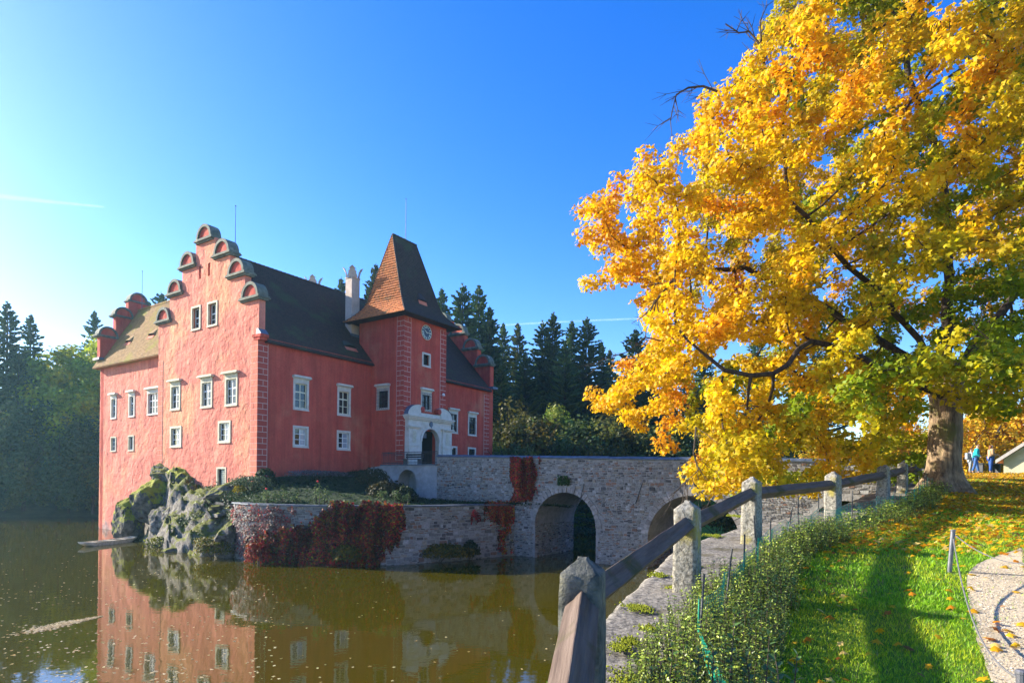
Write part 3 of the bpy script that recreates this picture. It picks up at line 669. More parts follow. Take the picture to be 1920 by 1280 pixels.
# drop the returns that lie on the left tower wall: shift it a hair behind
put(tc.build('tower_wall', M['plaster'], castle), 'B', UT + 0.003, 0, 0)
bw_ = MB(); bw_.bx(TU0, UT - 0.7, TV1 - 0.6, TV1 - 0.003, 3, 18.75); bw_.bx(TU0, TU0 + 0.6, TV0 + 0.7, TV1 - 0.6, 14, 18.75); bw_.build('tower_wall', M['plaster'], castle)
bw_ = MB(); bw_.bx(UT - 3.2, UT - 3.1, AC - AR, AC + AR, 6, 9.4); bw_.bx(UT - 3.1, UT - 0.35, AC - AR, AC - AR + 0.05, 6, 9.4); bw_.bx(UT - 3.1, UT - 0.35, AC + AR - 0.05, AC + AR, 6, 9.4); bw_.bx(UT - 3.1, UT - 0.02, AC - AR, AC + AR, 9.15, 9.4); bw_.build('gate_passage', M['dark'], castle)
quoins('A', UT, TV0, 6.6, 18.6, 0.83, 0, mirror=True); quoins('B', UT, TV0, 9.0, 18.6, 0.80, 1); quoins('B', UT, TV1, 10.9, 18.3, 0.80, 0, mirror=True)
TUC, TVC = (TU0 + UT) / 2, (TV0 + TV1) / 2
HU, HV = (UT - TU0) / 2, (TV1 - TV0) / 2
TZE, TZR = 18.52, 26.1
def tprof(t):
    e = 0.98 * max(0.0, 1 - t / 0.24) ** 2 + 0.02
    return HU * (1 - t) ** 1.0 + e + 0.0, HV + (1.45 - HV) * t + e, TZE + (TZR - TZE) * t
def tpt(su, sv): return lambda t: (lambda p: V3((TUC + su * p[0], TVC + sv * p[1], p[2])))(tprof(t))
rb = MB(); nt = 14
ring = []
for k in range(nt + 1):
    p = tprof(k / nt); ring.append([(TUC + a * (p[0] - 0.015), TVC + b_ * (p[1] - 0.015), p[2] - 0.02) for a, b_ in ((1, -1), (1, 1), (-1, 1), (-1, -1))])
for k in range(nt):
    for j in range(4): rb.quad(ring[k][j], ring[k][(j + 1) % 4], ring[k + 1][(j + 1) % 4], ring[k + 1][j])
rb.quad(*ring[0][::-1])
troof = rb.build('tower_roof', M['tile_dark'], castle)
tiles('roof_tile', M['tile_dark'], troof, tpt(1, -1), tpt(1, 1), 0.17, 0.19, 48)
tiles('roof_tile', M['tile_orange'], troof, tpt(-1, -1), tpt(1, -1), 0.22, 0.22, 33, jit=0.025, lift=0.075)  # only the face towards the sun gets the bright tile colour
tiles('roof_tile', M['tile_dark'], troof, tpt(1, 1), tpt(-1, 1), 0.17, 0.19, 46)
rd = MB()
for su, sv in ((1, -1), (1, 1), (-1, -1)):
    f_ = tpt(su, sv)
    for k in range(34): rd.tube([f_(k / 34), f_((k + 1.1) / 34)], [0.085, 0.06], 6)
for k in range(8): rd.tube([(TUC, TVC - 1.47 + k * 0.37, TZR + 0.02), (TUC, TVC - 1.47 + k * 0.37 + 0.38, TZR + 0.04)], [0.10, 0.115], 6)
tag(rd.build('hip_tile', M['tile_dark'], troof), kind='stuff')
pv = tpt(1, 0)(0.25); nT = V3(((TZR - TZE), 0, HU)).normalized(); vent(troof, pv + V3((0.02, 0.1, 0)), V3((0, 1, 0)), nT, 0.75, 'tile_dark')
# clock
ck = MB(); K = 32; cr = 0.62
ck.add([(cr * math.cos(2 * math.pi * k / K), -0.04, cr * math.sin(2 * math.pi * k / K)) for k in range(K)] + [(cr * math.cos(2 * math.pi * k / K), 0.02, cr * math.sin(2 * math.pi * k / K)) for k in range(K)],
       [tuple(range(K))] + [(k, k + K, (k + 1) % K + K, (k + 1) % K) for k in range(K)])
clk = ck.build('clock', M['clock'], castle); put(clk, 'B', UT + 0.01, 13.36, 17.62)
rim = MB(); rim.tube([(cr * math.cos(2 * math.pi * k / K), -0.04, cr * math.sin(2 * math.pi * k / K)) for k in range(K + 1)], 0.022, 5, cap=False); rim.build('rim', M['gold'], clk)
NUM = ['XII', 'I', 'II', 'III', 'IIII', 'V', 'VI', 'VII', 'VIII', 'IX', 'X', 'XI']
for i, txt in enumerate(NUM):
    th = R(90 - 30 * i); mb = MB(); wch = {'I': 0.045, 'V': 0.10, 'X': 0.10}; tw2 = sum(wch[c] for c in txt); x = -tw2 / 2
    def stroke(xa, xb, wd):
        # radial strokes: base (outer) to inner
        pts2 = [(xa - wd, 0.0), (xa + wd, 0.0), (xb + wd, 0.21), (xb - wd, 0.21)]; out = []
        for px_, pr_ in pts2:
            rr = 0.355 + pr_; out.append((rr * math.cos(th) + px_ * math.sin(th), -0.048, rr * math.sin(th) - px_ * math.cos(th)))
        mb.quad(*out)
    for c in txt:
        if c == 'I': stroke(x + 0.022, x + 0.022, 0.014)
        elif c == 'V': stroke(x + 0.05, x + 0.018, 0.013); stroke(x + 0.05, x + 0.082, 0.010)
        else: stroke(x + 0.018, x + 0.082, 0.013); stroke(x + 0.082, x + 0.018, 0.010)
        x += wch[c]
    mb.build('numeral', M['numeral'], clk)
def hand(ang, ln, wd, nm):
    mb = MB(); c, s = math.cos(R(ang)), math.sin(R(ang)); q = []
    for a, b_ in ((-0.1, -wd), (ln * 0.7, -wd * 1.3), (ln, 0), (ln * 0.7, wd * 1.3), (-0.1, wd)): q.append((a * c - b_ * s, -0.06, a * s + b_ * c))
    mb.add(q, [(0, 1, 2, 3, 4)]); mb.build(nm, M['gold'], clk)
hand(90 - 30 * 10.25, 0.32, 0.024, 'hour_hand'); hand(0, 0.46, 0.016, 'minute_hand')
sp_ = MB(); sp_.lathe([(0.0, -0.14), (0.11, -0.10), (0.13, 0.0), (0.09, 0.12), (0.0, 0.15)], (0, 0, 0), 10); o = sp_.build('floodlight', M['white'], castle); o.location = (UT + 0.14, 15.55, 12.55)

# ---- white gate portal
def arch_cols(x0, x1, arches, n=16):
    xs_ = {round(x0, 4), round(x1, 4)}
    for c, r, zs in arches:
        for k in range(n + 1): xs_.add(round(c - r * math.cos(math.pi * k / n), 4))
    return sorted(x for x in xs_ if x0 - 1e-6 <= x <= x1 + 1e-6)
def arch_wall(mb, x0, x1, zbot, ztop, arches, y0, y1, n=16, sq=1.0):
    """wall between y0 (front) and y1 with arched openings; ztop may be a function of x"""
    zt = ztop if callable(ztop) else (lambda x: ztop)
    cols = arch_cols(x0, x1, arches, n)
    def low(x, mid):
        for c, r, zs in arches:
            if c - r < mid < c + r: return zs + sq * math.sqrt(max(0.0, r * r - (x - c) ** 2))
        return zbot
    for a, b_ in zip(cols[:-1], cols[1:]):
        mid = (a + b_) / 2; la, lb = low(a, mid), low(b_, mid)
        mb.quad((a, y0, la), (b_, y0, lb), (b_, y0, zt(b_)), (a, y0, zt(a))); mb.quad((b_, y1, lb), (a, y1, la), (a, y1, zt(a)), (b_, y1, zt(b_)))
        mb.quad((a, y1, la), (b_, y1, lb), (b_, y0, lb), (a, y0, la)); mb.quad((a, y0, zt(a)), (b_, y0, zt(b_)), (b_, y1, zt(b_)), (a, y1, zt(a)))
    for c, r, zs in arches:
        for x, s in ((c - r, 1), (c + r, -1)):
            q = [(x, y0, zbot), (x, y1, zbot), (x, y1, zs), (x, y0, zs)]; mb.quad(*(q if s > 0 else q[::-1]))
    for x, s in ((x0, -1), (x1, 1)):
        q = [(x, y0, zbot), (x, y1, zbot), (x, y1, zt(x)), (x, y0, zt(x))]; mb.quad(*(q[::-1] if s > 0 else q))
    return mb
PD = -0.42      # how far the portal stands out
pm = MB(); arch_wall(pm, 10.86, 16.30, 6.15, 10.0, [(AC, AR, AZ)], PD, 0.0, 18)
portal = pm.build('gate_portal', M['cream'], castle); put(portal, 'B', UT, 0, 0)
def pp(name, fn, mat='cream', **k): q = MB(); fn(q); return q.build(name, M[mat], portal, **k)
pp('cornice', lambda q: (q.bx(10.74, 16.42, PD - 0.12, 0.0, 10.0, 10.12), q.bx(10.66, 16.50, PD - 0.22, 0.0, 10.12, 10.24), q.bx(10.60, 16.56, PD - 0.30, 0.0, 10.24, 10.34)))
for x0_, x1_ in ((10.82, 12.12), (15.06, 16.34)):
    pp('pilaster', lambda q: (q.bx(x0_, x1_, PD - 0.14, PD, 6.15, 7.78), q.bx(x0_ - 0.05, x1_ + 0.05, PD - 0.2, PD, 7.78, 7.90), q.bx(x0_ + 0.02, x1_ - 0.02, PD - 0.10, PD, 7.90, 9.28), q.bx(x0_ - 0.08, x1_ + 0.08, PD - 0.22, PD, 9.28, 9.36), q.bx(x0_ - 0.14, x1_ + 0.14, PD - 0.30, PD, 9.36, 9.46)))
    cx_ = (x0_ + x1_) / 2
    pp('niche', lambda q: q.prism([(cx_ - 0.22, 8.05), (cx_ + 0.22, 8.05), (cx_ + 0.22, 8.85)] + [(cx_ + 0.22 * math.cos(math.pi * k / 8), 8.85 + 0.22 * math.sin(math.pi * k / 8)) for k in range(1, 8)] + [(cx_ - 0.22, 8.85)], PD - 0.115, PD - 0.09), 'sand')
def band(q):
    for k in range(18):
        a0, a1 = math.pi * k / 18, math.pi * (k + 1) / 18; r0, r1 = AR + 0.01, AR + 0.22; y0, y1 = PD - 0.06, PD
        P = lambda r, a, y: (AC + r * math.cos(a), y, AZ + r * math.sin(a))
        q.quad(P(r0, a0, y0), P(r1, a0, y0), P(r1, a1, y0), P(r0, a1, y0)); q.quad(P(r1, a0, y0), P(r1, a0, y1), P(r1, a1, y1), P(r1, a1, y0)); q.quad(P(r0, a0, y1), P(r0, a0, y0), P(r0, a1, y0), P(r0, a1, y1))
pp('archivolt', band)
pp('crest', lambda q: q.prism([(AC - 0.16, 10.0 - 0.12), (AC - 0.19, 9.68), (AC, 9.42), (AC + 0.19, 9.68), (AC + 0.16, 9.88), (AC + 0.07, 9.98), (AC - 0.07, 9.98)], PD - 0.09, PD), 'lead')
def scroll(q, x0, d):
    n = 12; outer = []; inner = []
    for k in range(n + 1):
        a = math.pi / 2 * k / n
        outer.append((x0 + d * 1.42 * (1 - math.cos(a)), 10.36 + 0.92 * math.sin(a)))
    poly = [(x0, 10.34)] + outer + [(x0 + d * 1.80, 11.16), (x0 + d * 1.88, 10.98), (x0 + d * 1.60, 10.80), (x0 + d * 1.52, 10.34)]
    if d < 0: poly = poly[::-1]
    q.prism(poly[::-1], PD - 0.05, -0.05)
pp('pediment', lambda q: (scroll(q, 10.74, 1), scroll(q, 16.42, -1), q.bx(12.2, 14.96, PD, -0.05, 10.34, 10.62)))
def sheet(q, x0, d):
    n = 12
    for k in range(n):
        a0, a1 = math.pi / 2 * k / n, math.pi / 2 * (k + 1) / n
        f = lambda a: (x0 + d * (1.42 * (1 - math.cos(a)) - 0.02), 10.38 + 0.93 * math.sin(a))
        p, r = f(a0), f(a1); q.quad((p[0], PD - 0.09, p[1]), (p[0], -0.03, p[1]), (r[0], -0.03, r[1]), (r[0], PD - 0.09, r[1]))
pp('pediment_flashing', lambda q: (sheet(q, 10.74, 1), sheet(q, 16.42, -1)), 'lead')
for x_ in (12.50, 14.66): pp('volute', lambda q: q.prism([(x_ + 0.24 * math.cos(2 * math.pi * k / 14), 10.93 + 0.24 * math.sin(2 * math.pi * k / 14)) for k in range(14)], PD - 0.08, -0.06), 'quoin')
pp('door_leaf', lambda q: q.bx(AC - AR, AC - 0.1, 0.5, 0.58, 6.15, 9.3), 'door')
o = MB(); o.bx(-0.35, 0.35, -0.03, 0.03, -0.3, 0.3); pp('notice', lambda q: q.bx(AC - 0.28, AC + 0.28, 0.30, 0.34, 8.62, 9.05), 'lead')

# ---- chimneys with crown tops, lightning rods
def chimney(u, v, zb, zt, w=0.80, d=0.90):
    mb = MB(); mb.bx(-w / 2, w / 2, -d / 2, d / 2, zb - zt, -0.55); mb.bx(-w / 2 - 0.04, w / 2 + 0.04, -d / 2 - 0.04, d / 2 + 0.04, -0.60, -0.50)
    c_ = mb.build('chimney', M['chimney'], castle); c_.location = (u, v, zt)
    for k in range(4):
        q = MB(); rot = Matrix.Rotation(math.pi / 2 * k + math.pi / 4, 4, 'Z') @ Matrix.Translation((0, -0.10, 0))
        for px_, wd in ((0.0, 0.60),):
            prof = [(0.0, -0.5), (0.06, -0.1), (0.16, 0.16), (0.34, 0.40)]
            for i in range(3):
                (o0, z0), (o1, z1) = prof[i], prof[i + 1]; w0 = wd * (1 - 0.5 * i / 3) / 1.0; w1 = wd * (1 - (i + 1) / 3.02)
                for yy in (0.0, 0.07):
                    pass
                pts_ = [V3((px_ * 1.0 - w0 * 0.75, -d / 2 - o0, z0)), V3((px_ + w0 * 0.75, -d / 2 - o0, z0)), V3((px_ * (1 + i * 0.1) + w1 * 0.75, -d / 2 - o1, z1)), V3((px_ * (1 + i * 0.1) - w1 * 0.75, -d / 2 - o1, z1))]
                bk_ = [p_ + V3((0, 0.10, 0.0)) for p_ in pts_]; al = [tuple(rot @ p_) for p_ in pts_ + bk_]
                q.add(al, [(0, 1, 2, 3), (7, 6, 5, 4), (0, 3, 7, 4), (1, 5, 6, 2), (3, 2, 6, 7)])
        q.build('crown_tooth', M['chimney'], c_)
    fl = MB(); fl.bx(-w / 2 - 0.12, w / 2 + 0.14, -d / 2 - 0.12, d / 2 + 0.12, zb - zt - 0.25, zb - zt + 0.28); fl.build('flashing', M['lead'], c_)
    return c_
chimney(-2.6, 10.85, 17.4, 23.2)
chimney(-10.2, 12.6, 17.5, 24.25)
for u, v, z0, z1 in ((UC, 2.45, 22.7, 26.9), (TUC, 13.5, 26.1, 29.8), (-25.2, LC, 21.5, 25.4)):
    q = MB(); q.tube([(u, v, z0), (u, v, z1)], [0.035, 0.018], 6); q.lathe([(0.0, -0.07), (0.07, 0.0), (0.0, 0.07)], (u, v, z1), 8); q.build('lightning_rod', M['lead'], castle)
# flat court floor keeps light from leaking through
q = MB(); q.bx(-26.4, -0.8, 7.0, 27.9, 5.0, 5.2); q.build('courtyard_floor', M['mortar'], castle)

# ------------------------------------------------------------------ stone walls, bridge, terrace, rock
STC = [(0.20, 0.185, 0.165), (0.25, 0.235, 0.215), (0.15, 0.14, 0.125), (0.31, 0.30, 0.28), (0.085, 0.078, 0.075), (0.22, 0.125, 0.085), (0.24, 0.20, 0.15)]
def rubble(name, place, s0, s1, zlo, zhi, parent, skip=None, hmin=0.075, hmax=0.165, lmin=0.12, lmax=0.36, seed=1, proud=0.035, cols=STC):
    """uneven coursed rubble: every stone a small block standing proud of the mortar. place(s, z, out) -> world/local point"""
    rr = random.Random(seed); V = []; F = []; C = []
    z = min(zlo(s0), zlo(s1))
    while z < max(zhi(s0), zhi(s1)):
        h = rr.uniform(hmin, hmax) * rr.choice((0.75, 1, 1, 1.35)); s = s0 - rr.uniform(0, 0.3)
        while s < s1:
            l = rr.uniform(lmin, lmax) * (0.55 + 3 * h); a, b_ = max(s, s0), min(s + l, s1); c = (a + b_) / 2
            dz = 0.11 * fbm((c * 0.9, z * 0.25, seed), 1.0, 3)
            z0_, z1_ = z + dz, z + h + dz
            if b_ - a > 0.09 and z0_ > zlo(c) - 0.1 and z1_ < zhi(c) + 0.02 and not (skip and (skip(a, z0_) or skip(b_, z1_) or skip(a, z1_) or skip(b_, z0_))):
                g_ = rr.uniform(0.012, 0.028); e = proud * rr.uniform(0.35, 1.2); j = lambda: rr.uniform(-0.025, 0.025)
                q = [(a + g_ + j(), z0_ + g_ + j()), (b_ - g_ + j(), z0_ + g_ + j()), (b_ - g_ + j(), z1_ - g_ + j()), (a + g_ + j(), z1_ - g_ + j())]
                if rr.random() < 0.5: q.insert(2, (b_ - g_ + 0.02, (z0_ + z1_) / 2 + j()))
                else: q.insert(0, (a + g_ - 0.02, (z0_ + z1_) / 2 + j())); q = q[1:] + q[:1]
                m_ = (sum(p[0] for p in q) / 5, sum(p[1] for p in q) / 5); n0 = len(V); col = np.array(cols[min(len(cols) - 1, int(rr.random() ** 1.3 * len(cols)))]) * rr.uniform(0.75, 1.2)
                for p in q: V.append(tuple(place(p[0], p[1], -0.02))); C.append(col)
                for p in q: V.append(tuple(place(p[0] * 0.86 + m_[0] * 0.14, p[1] * 0.86 + m_[1] * 0.14, e * rr.uniform(0.8, 1.1)))); C.append(col)
                F.append((n0 + 5, n0 + 6, n0 + 7, n0 + 8)); F.append((n0 + 5, n0 + 8, n0 + 9, n0 + 9))
                for k in range(5): F.append((n0 + k, n0 + (k + 1) % 5, n0 + 5 + (k + 1) % 5, n0 + 5 + k))
            s += l
        z += h
    me_v = V; mb = MB(); mb.v = me_v; mb.f = [tuple(dict.fromkeys(f)) for f in F]
    me = mb.mesh(name, M['stones']); ca = me.color_attributes.new('Col', 'FLOAT_COLOR', 'POINT')
    ca.data.foreach_set('color', np.concatenate([np.array(C), np.ones((len(C), 1))], 1).astype(np.float32).ravel())
    return tag(link(bpy.data.objects.new(name, me), parent), kind='stuff')

# ---- bridge: local x = along (towards the bank), y = across, near face at y = 0
BO = cw(22.54, 8.25, 0)
bridge = empty('stone_bridge', BO, -PHI, 'grey rubble stone bridge with round arches and slate coping between the castle and the bank', 'bridge')
BX0, BX1, BW = -12.9, 16.8, 5.4
bt = lambda x: 6.84 - (x + 12.9) * 0.0228        # top of the coping
ARCH = [(-2.25, 2.2, 2.12), (5.9, 2.62, 1.68), (13.4, 1.6, 2.6)]
mb = MB(); arch_wall(mb, BX0, BX1, -0.6, lambda x: bt(x) - 1.05, ARCH, 0.0, BW, 20)
mb.build('wall_body', M['mortar'], bridge)
mb = MB()
for y0, y1 in ((0.0, 0.45), (BW - 0.45, BW)):
    mb.add([(BX0, y0, bt(BX0) - 1.05), (BX1, y0, bt(BX1) - 1.05), (BX1, y1, bt(BX1) - 1.05), (BX0, y1, bt(BX0) - 1.05), (BX0, y0, bt(BX0) - 0.16), (BX1, y0, bt(BX1) - 0.16), (BX1, y1, bt(BX1) - 0.16), (BX0, y1, bt(BX0) - 0.16)],
           [(4, 5, 6, 7), (0, 1, 5, 4), (1, 2, 6, 5), (2, 3, 7, 6), (3, 0, 4, 7)])
mb.build('parapet', M['mortar'], bridge)
def in_arch(x, z, pad=0.30):
    for c, r, zs in ARCH:
        if abs(x - c) < r + (pad if z > zs else 0.02):
            if z < zs or (x - c) ** 2 + (z - zs) ** 2 < (r + pad) ** 2: return True
    return False
rubble('stone', lambda s, z, o_: (s, -o_, z), BX0, BX1, lambda s: -0.2, lambda s: bt(s) - 0.17, bridge, in_arch, seed=11)
rubble('stone', lambda s, z, o_: (BX0 - o_, s, z), 0.0, BW, lambda s: 3.0, lambda s: bt(BX0) - 0.2, bridge, None, seed=12)
for ai, (c, r, zs) in enumerate(ARCH[:2]):
    nv = int(math.pi * r / 0.27)
    # the vault's inner face: rubble on the visible sides
    rubble('stone', lambda s, z, o_, c=c, r=r: (c - r + o_, s, z), 0.0, BW, lambda s: -0.2, lambda s, zs=zs: zs + 0.1, bridge, None, seed=20 + ai, proud=0.03)
    rubble('stone', lambda s, z, o_, c=c, r=r: (c + r - o_, BW - s, z), 0.0, BW, lambda s: -0.2, lambda s, zs=zs: zs + 0.1, bridge, None, seed=30 + ai, proud=0.03)
    for k in range(nv):
        a0, a1 = math.pi * (k + 0.06) / nv, math.pi * (k + 0.94) / nv; R1 = r + rnd.uniform(0.24, 0.42); R0 = r - 0.015; y0, y1 = -rnd.uniform(0.045, 0.09), 0.30
        P = lambda rr_, a, y: (c + rr_ * math.cos(a), y, zs + rr_ * math.sin(a))
        q = MB(); v8 = [P(R0, a0, y0), P(R1, a0, y0), P(R1, a1, y0), P(R0, a1, y0), P(R0, a0, y1), P(R1, a0, y1), P(R1, a1, y1), P(R0, a1, y1)]
        q.add(v8, [(0, 1, 2, 3), (7, 6, 5, 4), (0, 4, 5, 1), (1, 5, 6, 2), (2, 6, 7, 3), (3, 7, 4, 0)]); q.build('arch_stone', M['voussoir'], bridge)
x = BX0 - 0.1
while x < BX1:
    l = rnd.uniform(0.8, 1.25); e = min(x + l, BX1 + 0.1); q = MB(); t0 = rnd.uniform(-0.012, 0.012); xa, xb = x + 0.006, e - 0.006
    za, zb_ = bt(xa) + t0, bt(xb) + t0
    yl, yr = -0.10 + rnd.uniform(-0.015, 0.015), 0.55
    q.add([(xa, yl, za - 0.15), (xb, yl, zb_ - 0.15), (xb, yr, zb_ - 0.15), (xa, yr, za - 0.15), (xa, yl, za - 0.10), (xb, yl, zb_ - 0.10), (xb, yr, zb_ - 0.10), (xa, yr, za - 0.10), (xa, 0.22, za + 0.03), (xb, 0.22, zb_ + 0.03)],
          [(3, 2, 1, 0), (0, 1, 5, 4), (2, 3, 7, 6), (4, 5, 9, 8), (6, 7, 8, 9), (0, 4, 8, 7, 3), (1, 2, 6, 9, 5)])
    q.build('coping_stone', M['slate'], bridge); x = e
for (xa, za, xb, zb_) in ((-1.15, 3.75, -0.85, 4.9), (2.55, 3.75, 2.95, 4.95), (5.2, 4.45, 5.2, 5.3)):
    q = MB(); q.tube([(xa, -0.09, za), (xb, -0.09, zb_)], 0.03, 5); q.build('iron_tie', M['iron'], bridge)
q = MB(); q.bx(BX0, BX1, 0.45, BW - 0.45, 5.05, 5.12)
# ---- white-washed landing in front of the gate, with its niche
landing = empty('gate_landing', BO, -PHI, 'whitewashed landing wall with a small arched niche below the castle gate', 'wall')
LX0, LX1 = -18.66, -12.93
mb = MB(); arch_wall(mb, LX0, LX1, 2.6, 6.08, [(-15.9, 0.94, 4.83)], 0.0, 1.2, 14)
mb.bx(LX0, LX1, 1.203, 8.2, 2.6, 6.06); mb.build('wall_body', M['whitewash'], landing)
mb = MB(); mb.prism([(LX0 - 2.4, 2.6), (LX0 - 0.003, 2.6), (LX0 - 0.003, 6.08), (LX0 - 1.2, 5.95), (LX0 - 2.1, 5.5)], 0.05, 1.0); mb.build('wing_wall', M['whitewash'], landing)
mb = MB(); mb.bx(LX0 - 0.05, LX1, -0.10, 8.2, 6.08, 6.17); mb.build('paving_edge', M['slate'], landing)
rail = empty('iron_railing', BO, -PHI, 'black iron railing around the landing in front of the castle gate', 'railing')
mb = MB(); mb.tube([(LX0, 0.05, 7.10), (LX1, 0.05, 7.10)], 0.025, 5); mb.tube([(LX0, 0.05, 6.30), (LX1, 0.05, 6.30)], 0.02, 5); mb.tube([(LX0, 0.05, 7.1), (LX0, 2.3, 7.1)], 0.025, 5); mb.tube([(LX0, 0.05, 6.3), (LX0, 2.3, 6.3)], 0.02, 5)
mb.build('rail', M['iron'], rail)
q = MB(); q.tube([(0, 0, 6.17), (0, 0, 7.1)], 0.012, 4); q.tube([(-0.05, 0, 7.0), (0.0, 0, 6.85), (0.05, 0, 7.0)], 0.008, 4); me = q.mesh('baluster', M['iron'])
for k in range(41):
    o = link(bpy.data.objects.new('baluster', me), rail); o.location = (LX0 + (LX1 - LX0) * k / 40, 0.05, 0)
for k in range(1, 14):
    o = link(bpy.data.objects.new('baluster', me), rail); o.location = (LX0, 0.05 + 2.25 * k / 13, 0); o.rotation_euler = (0, 0, R(90))
bench = empty('bench', BO + AX * -16.4 + BX * 1.1 + Vector((0, 0, 6.17)), -PHI, 'dark slatted bench standing behind the iron railing by the white gate', 'bench')
for k in range(3): q = MB(); q.bx(-0.9, 0.9, -0.2 + k * 0.14, -0.08 + k * 0.14, 0.42, 0.46); q.build('seat_slat', M['iron'], bench)
for k in range(2): q = MB(); q.bx(-0.9, 0.9, 0.24, 0.28, 0.55 + k * 0.18, 0.68 + k * 0.18); q.build('back_slat', M['iron'], bench)
for x_ in (-0.75, 0.75): q = MB(); q.bx(x_ - 0.03, x_ + 0.03, -0.2, 0.24, 0.0, 0.42); q.bx(x_ - 0.03, x_ + 0.03, 0.2, 0.24, 0.42, 0.92); q.build('leg', M['iron'], bench)

# ---- terrace wall along the water
TWP = catmull([(-17.6, 38.2), (-15.3, 36.1), (-11.2, 34.95), (-7.2, 35.3), (-4.0, 37.2), (-1.0, 39.6), (1.05, 41.35)], 8)
TWs = np.concatenate([[0], np.cumsum(np.linalg.norm(np.diff(TWP, axis=0), axis=1))]); TWL = TWs[-1]
def twp(s, z, off=0.0):
    x = np.interp(s, TWs, TWP[:, 0]); y = np.interp(s, TWs, TWP[:, 1]); x2 = np.interp(s + 0.2, TWs, TWP[:, 0]); y2 = np.interp(s + 0.2, TWs, TWP[:, 1]); x1 = np.interp(s - 0.2, TWs, TWP[:, 0]); y1 = np.interp(s - 0.2, TWs, TWP[:, 1])
    d = np.array([x2 - x1, y2 - y1]); d /= np.linalg.norm(d); n = np.array([d[1], -d[0]])
    off2 = off + 0.12 * (1 - z / 3.5)          # the wall leans back a little
    return (x + n[0] * off2, y + n[1] * off2, z)
TZ = 3.46
twall = empty('terrace_wall', (0, 0, 0), 0, 'rubble stone terrace wall rising from the lake in front of the castle, hung with red creeper', 'wall')
mb = MB(); n = 40
for k in range(n):
    a, b_ = TWL * k / n, TWL * (k + 1) / n
    for z0, z1 in ((-0.5, 1.5), (1.5, TZ - 0.08)): mb.quad(twp(a, z0), twp(b_, z0), twp(b_, z1), twp(a, z1))
    mb.quad(twp(a, TZ - 0.08), twp(b_, TZ - 0.08), twp(b_, TZ - 0.08, -0.55), twp(a, TZ - 0.08, -0.55)); mb.quad(twp(b_, -0.5, -0.55), twp(a, -0.5, -0.55), twp(a, TZ - 0.08, -0.55), twp(b_, TZ - 0.08, -0.55))
mb.quad(twp(0, -0.5, -0.55), twp(0, -0.5), twp(0, TZ - 0.08), twp(0, TZ - 0.08, -0.55))
mb.build('wall_body', M['mortar'], twall)
rubble('stone', lambda s, z, o_: twp(s, z, o_), 0.0, TWL, lambda s: -0.2, lambda s: TZ - 0.09, twall, None, seed=41, lmin=0.16, lmax=0.46, hmin=0.09, hmax=0.21, proud=0.045)
s = 0.0
while s < TWL:
    l = rnd.uniform(0.7, 1.2); e = min(s + l, TWL); q = MB(); h0 = TZ - 0.075 + rnd.uniform(-0.01, 0.01); a, b_ = s + 0.006, e - 0.006; o0, o1 = 0.14 + rnd.uniform(-0.02, 0.03), -0.6
    v8 = [twp(a, h0, o0), twp(b_, h0, o0), twp(b_, h0, o1), twp(a, h0, o1), twp(a, h0 + 0.09, o0), twp(b_, h0 + 0.09, o0), twp(b_, h0 + 0.09, o1), twp(a, h0 + 0.09, o1)]
    q.add(v8, [(3, 2, 1, 0), (4, 5, 6, 7), (0, 1, 5, 4), (1, 2, 6, 5), (2, 3, 7, 6), (3, 0, 4, 7)]); q.build('coping_slab', M['slate'], twall); s = e

# ---- island ground: terrace lawn and the rock
def sheet_between(name, outer, inner, m, nsub=10, ease=1.0, rough=0.1, rs=0.7, kind='structure'):
    n = len(outer) * 6
    def samp(P, t):
        P = np.array(P); s_ = np.linspace(0, 1, len(P)); return np.array([np.interp(t, s_, P[:, i]) for i in range(3)])
    V = []; 
    for i in range(n + 1):
        o_, i_ = samp(outer, i / n), samp(inner, i / n)
        for k in range(nsub + 1):
            t = k / nsub; p = o_ * (1 - t) + i_ * t; p[2] = o_[2] + (i_[2] - o_[2]) * (t ** ease)
            if 0 < k < nsub: d = rough * (fbm(p, rs, 5) + (0.55 * abs(fbm((p[0] + 0.5 * p[2], p[1], p[2] * 2.2), rs * 2.3, 5)) - 0.2 if rough > 0.5 else 0)); p = p + np.array([0.4 * d, -0.5 * d, d])
            V.append(p)
    F = [(i * (nsub + 1) + k, (i + 1) * (nsub + 1) + k, (i + 1) * (nsub + 1) + k + 1, i * (nsub + 1) + k + 1) for i in range(n) for k in range(nsub)]
    return tag(fast(name, np.array(V), np.array(F), m, smooth=(m is not M['rock_bare'])), kind=kind)
M['shaded_terrace_grass'] = pmat('shaded_terrace_grass', (0.010, 0.022, 0.005), (0.024, 0.050, 0.008), sc=5.0, rough=1.0, bump=0.06, bsc=16)  # the castle's shadow is put into this green, far darker than the bank lawn
outer = [tuple(twp(s_, TZ - 0.12, -0.4)) for s_ in np.linspace(0, TWL - 0.2, 14)]
inner = [tuple(cw(*p)) for p in ((-6.2, 0.05, 4.25), (-4.0, 0.05, 4.32), (-1.5, 0.05, 4.6), (0.05, 0.1, 4.95), (-0.05, 2.5, 5.2), (-0.05, 5.0, 5.35), (-0.05, 7.5, 5.5), (0.0, 10.6, 5.85), (2.4, 8.6, 5.3), (5.0, 8.3, 4.0), (7.5, 8.3, 3.6), (11, 8.3, 3.5), (16, 8.3, 3.45), (21.3, 8.3, 3.42))]
sheet_between('terrace_lawn', outer, inner, M['shaded_terrace_grass'], 12, 1.15, 0.10, 1.2)
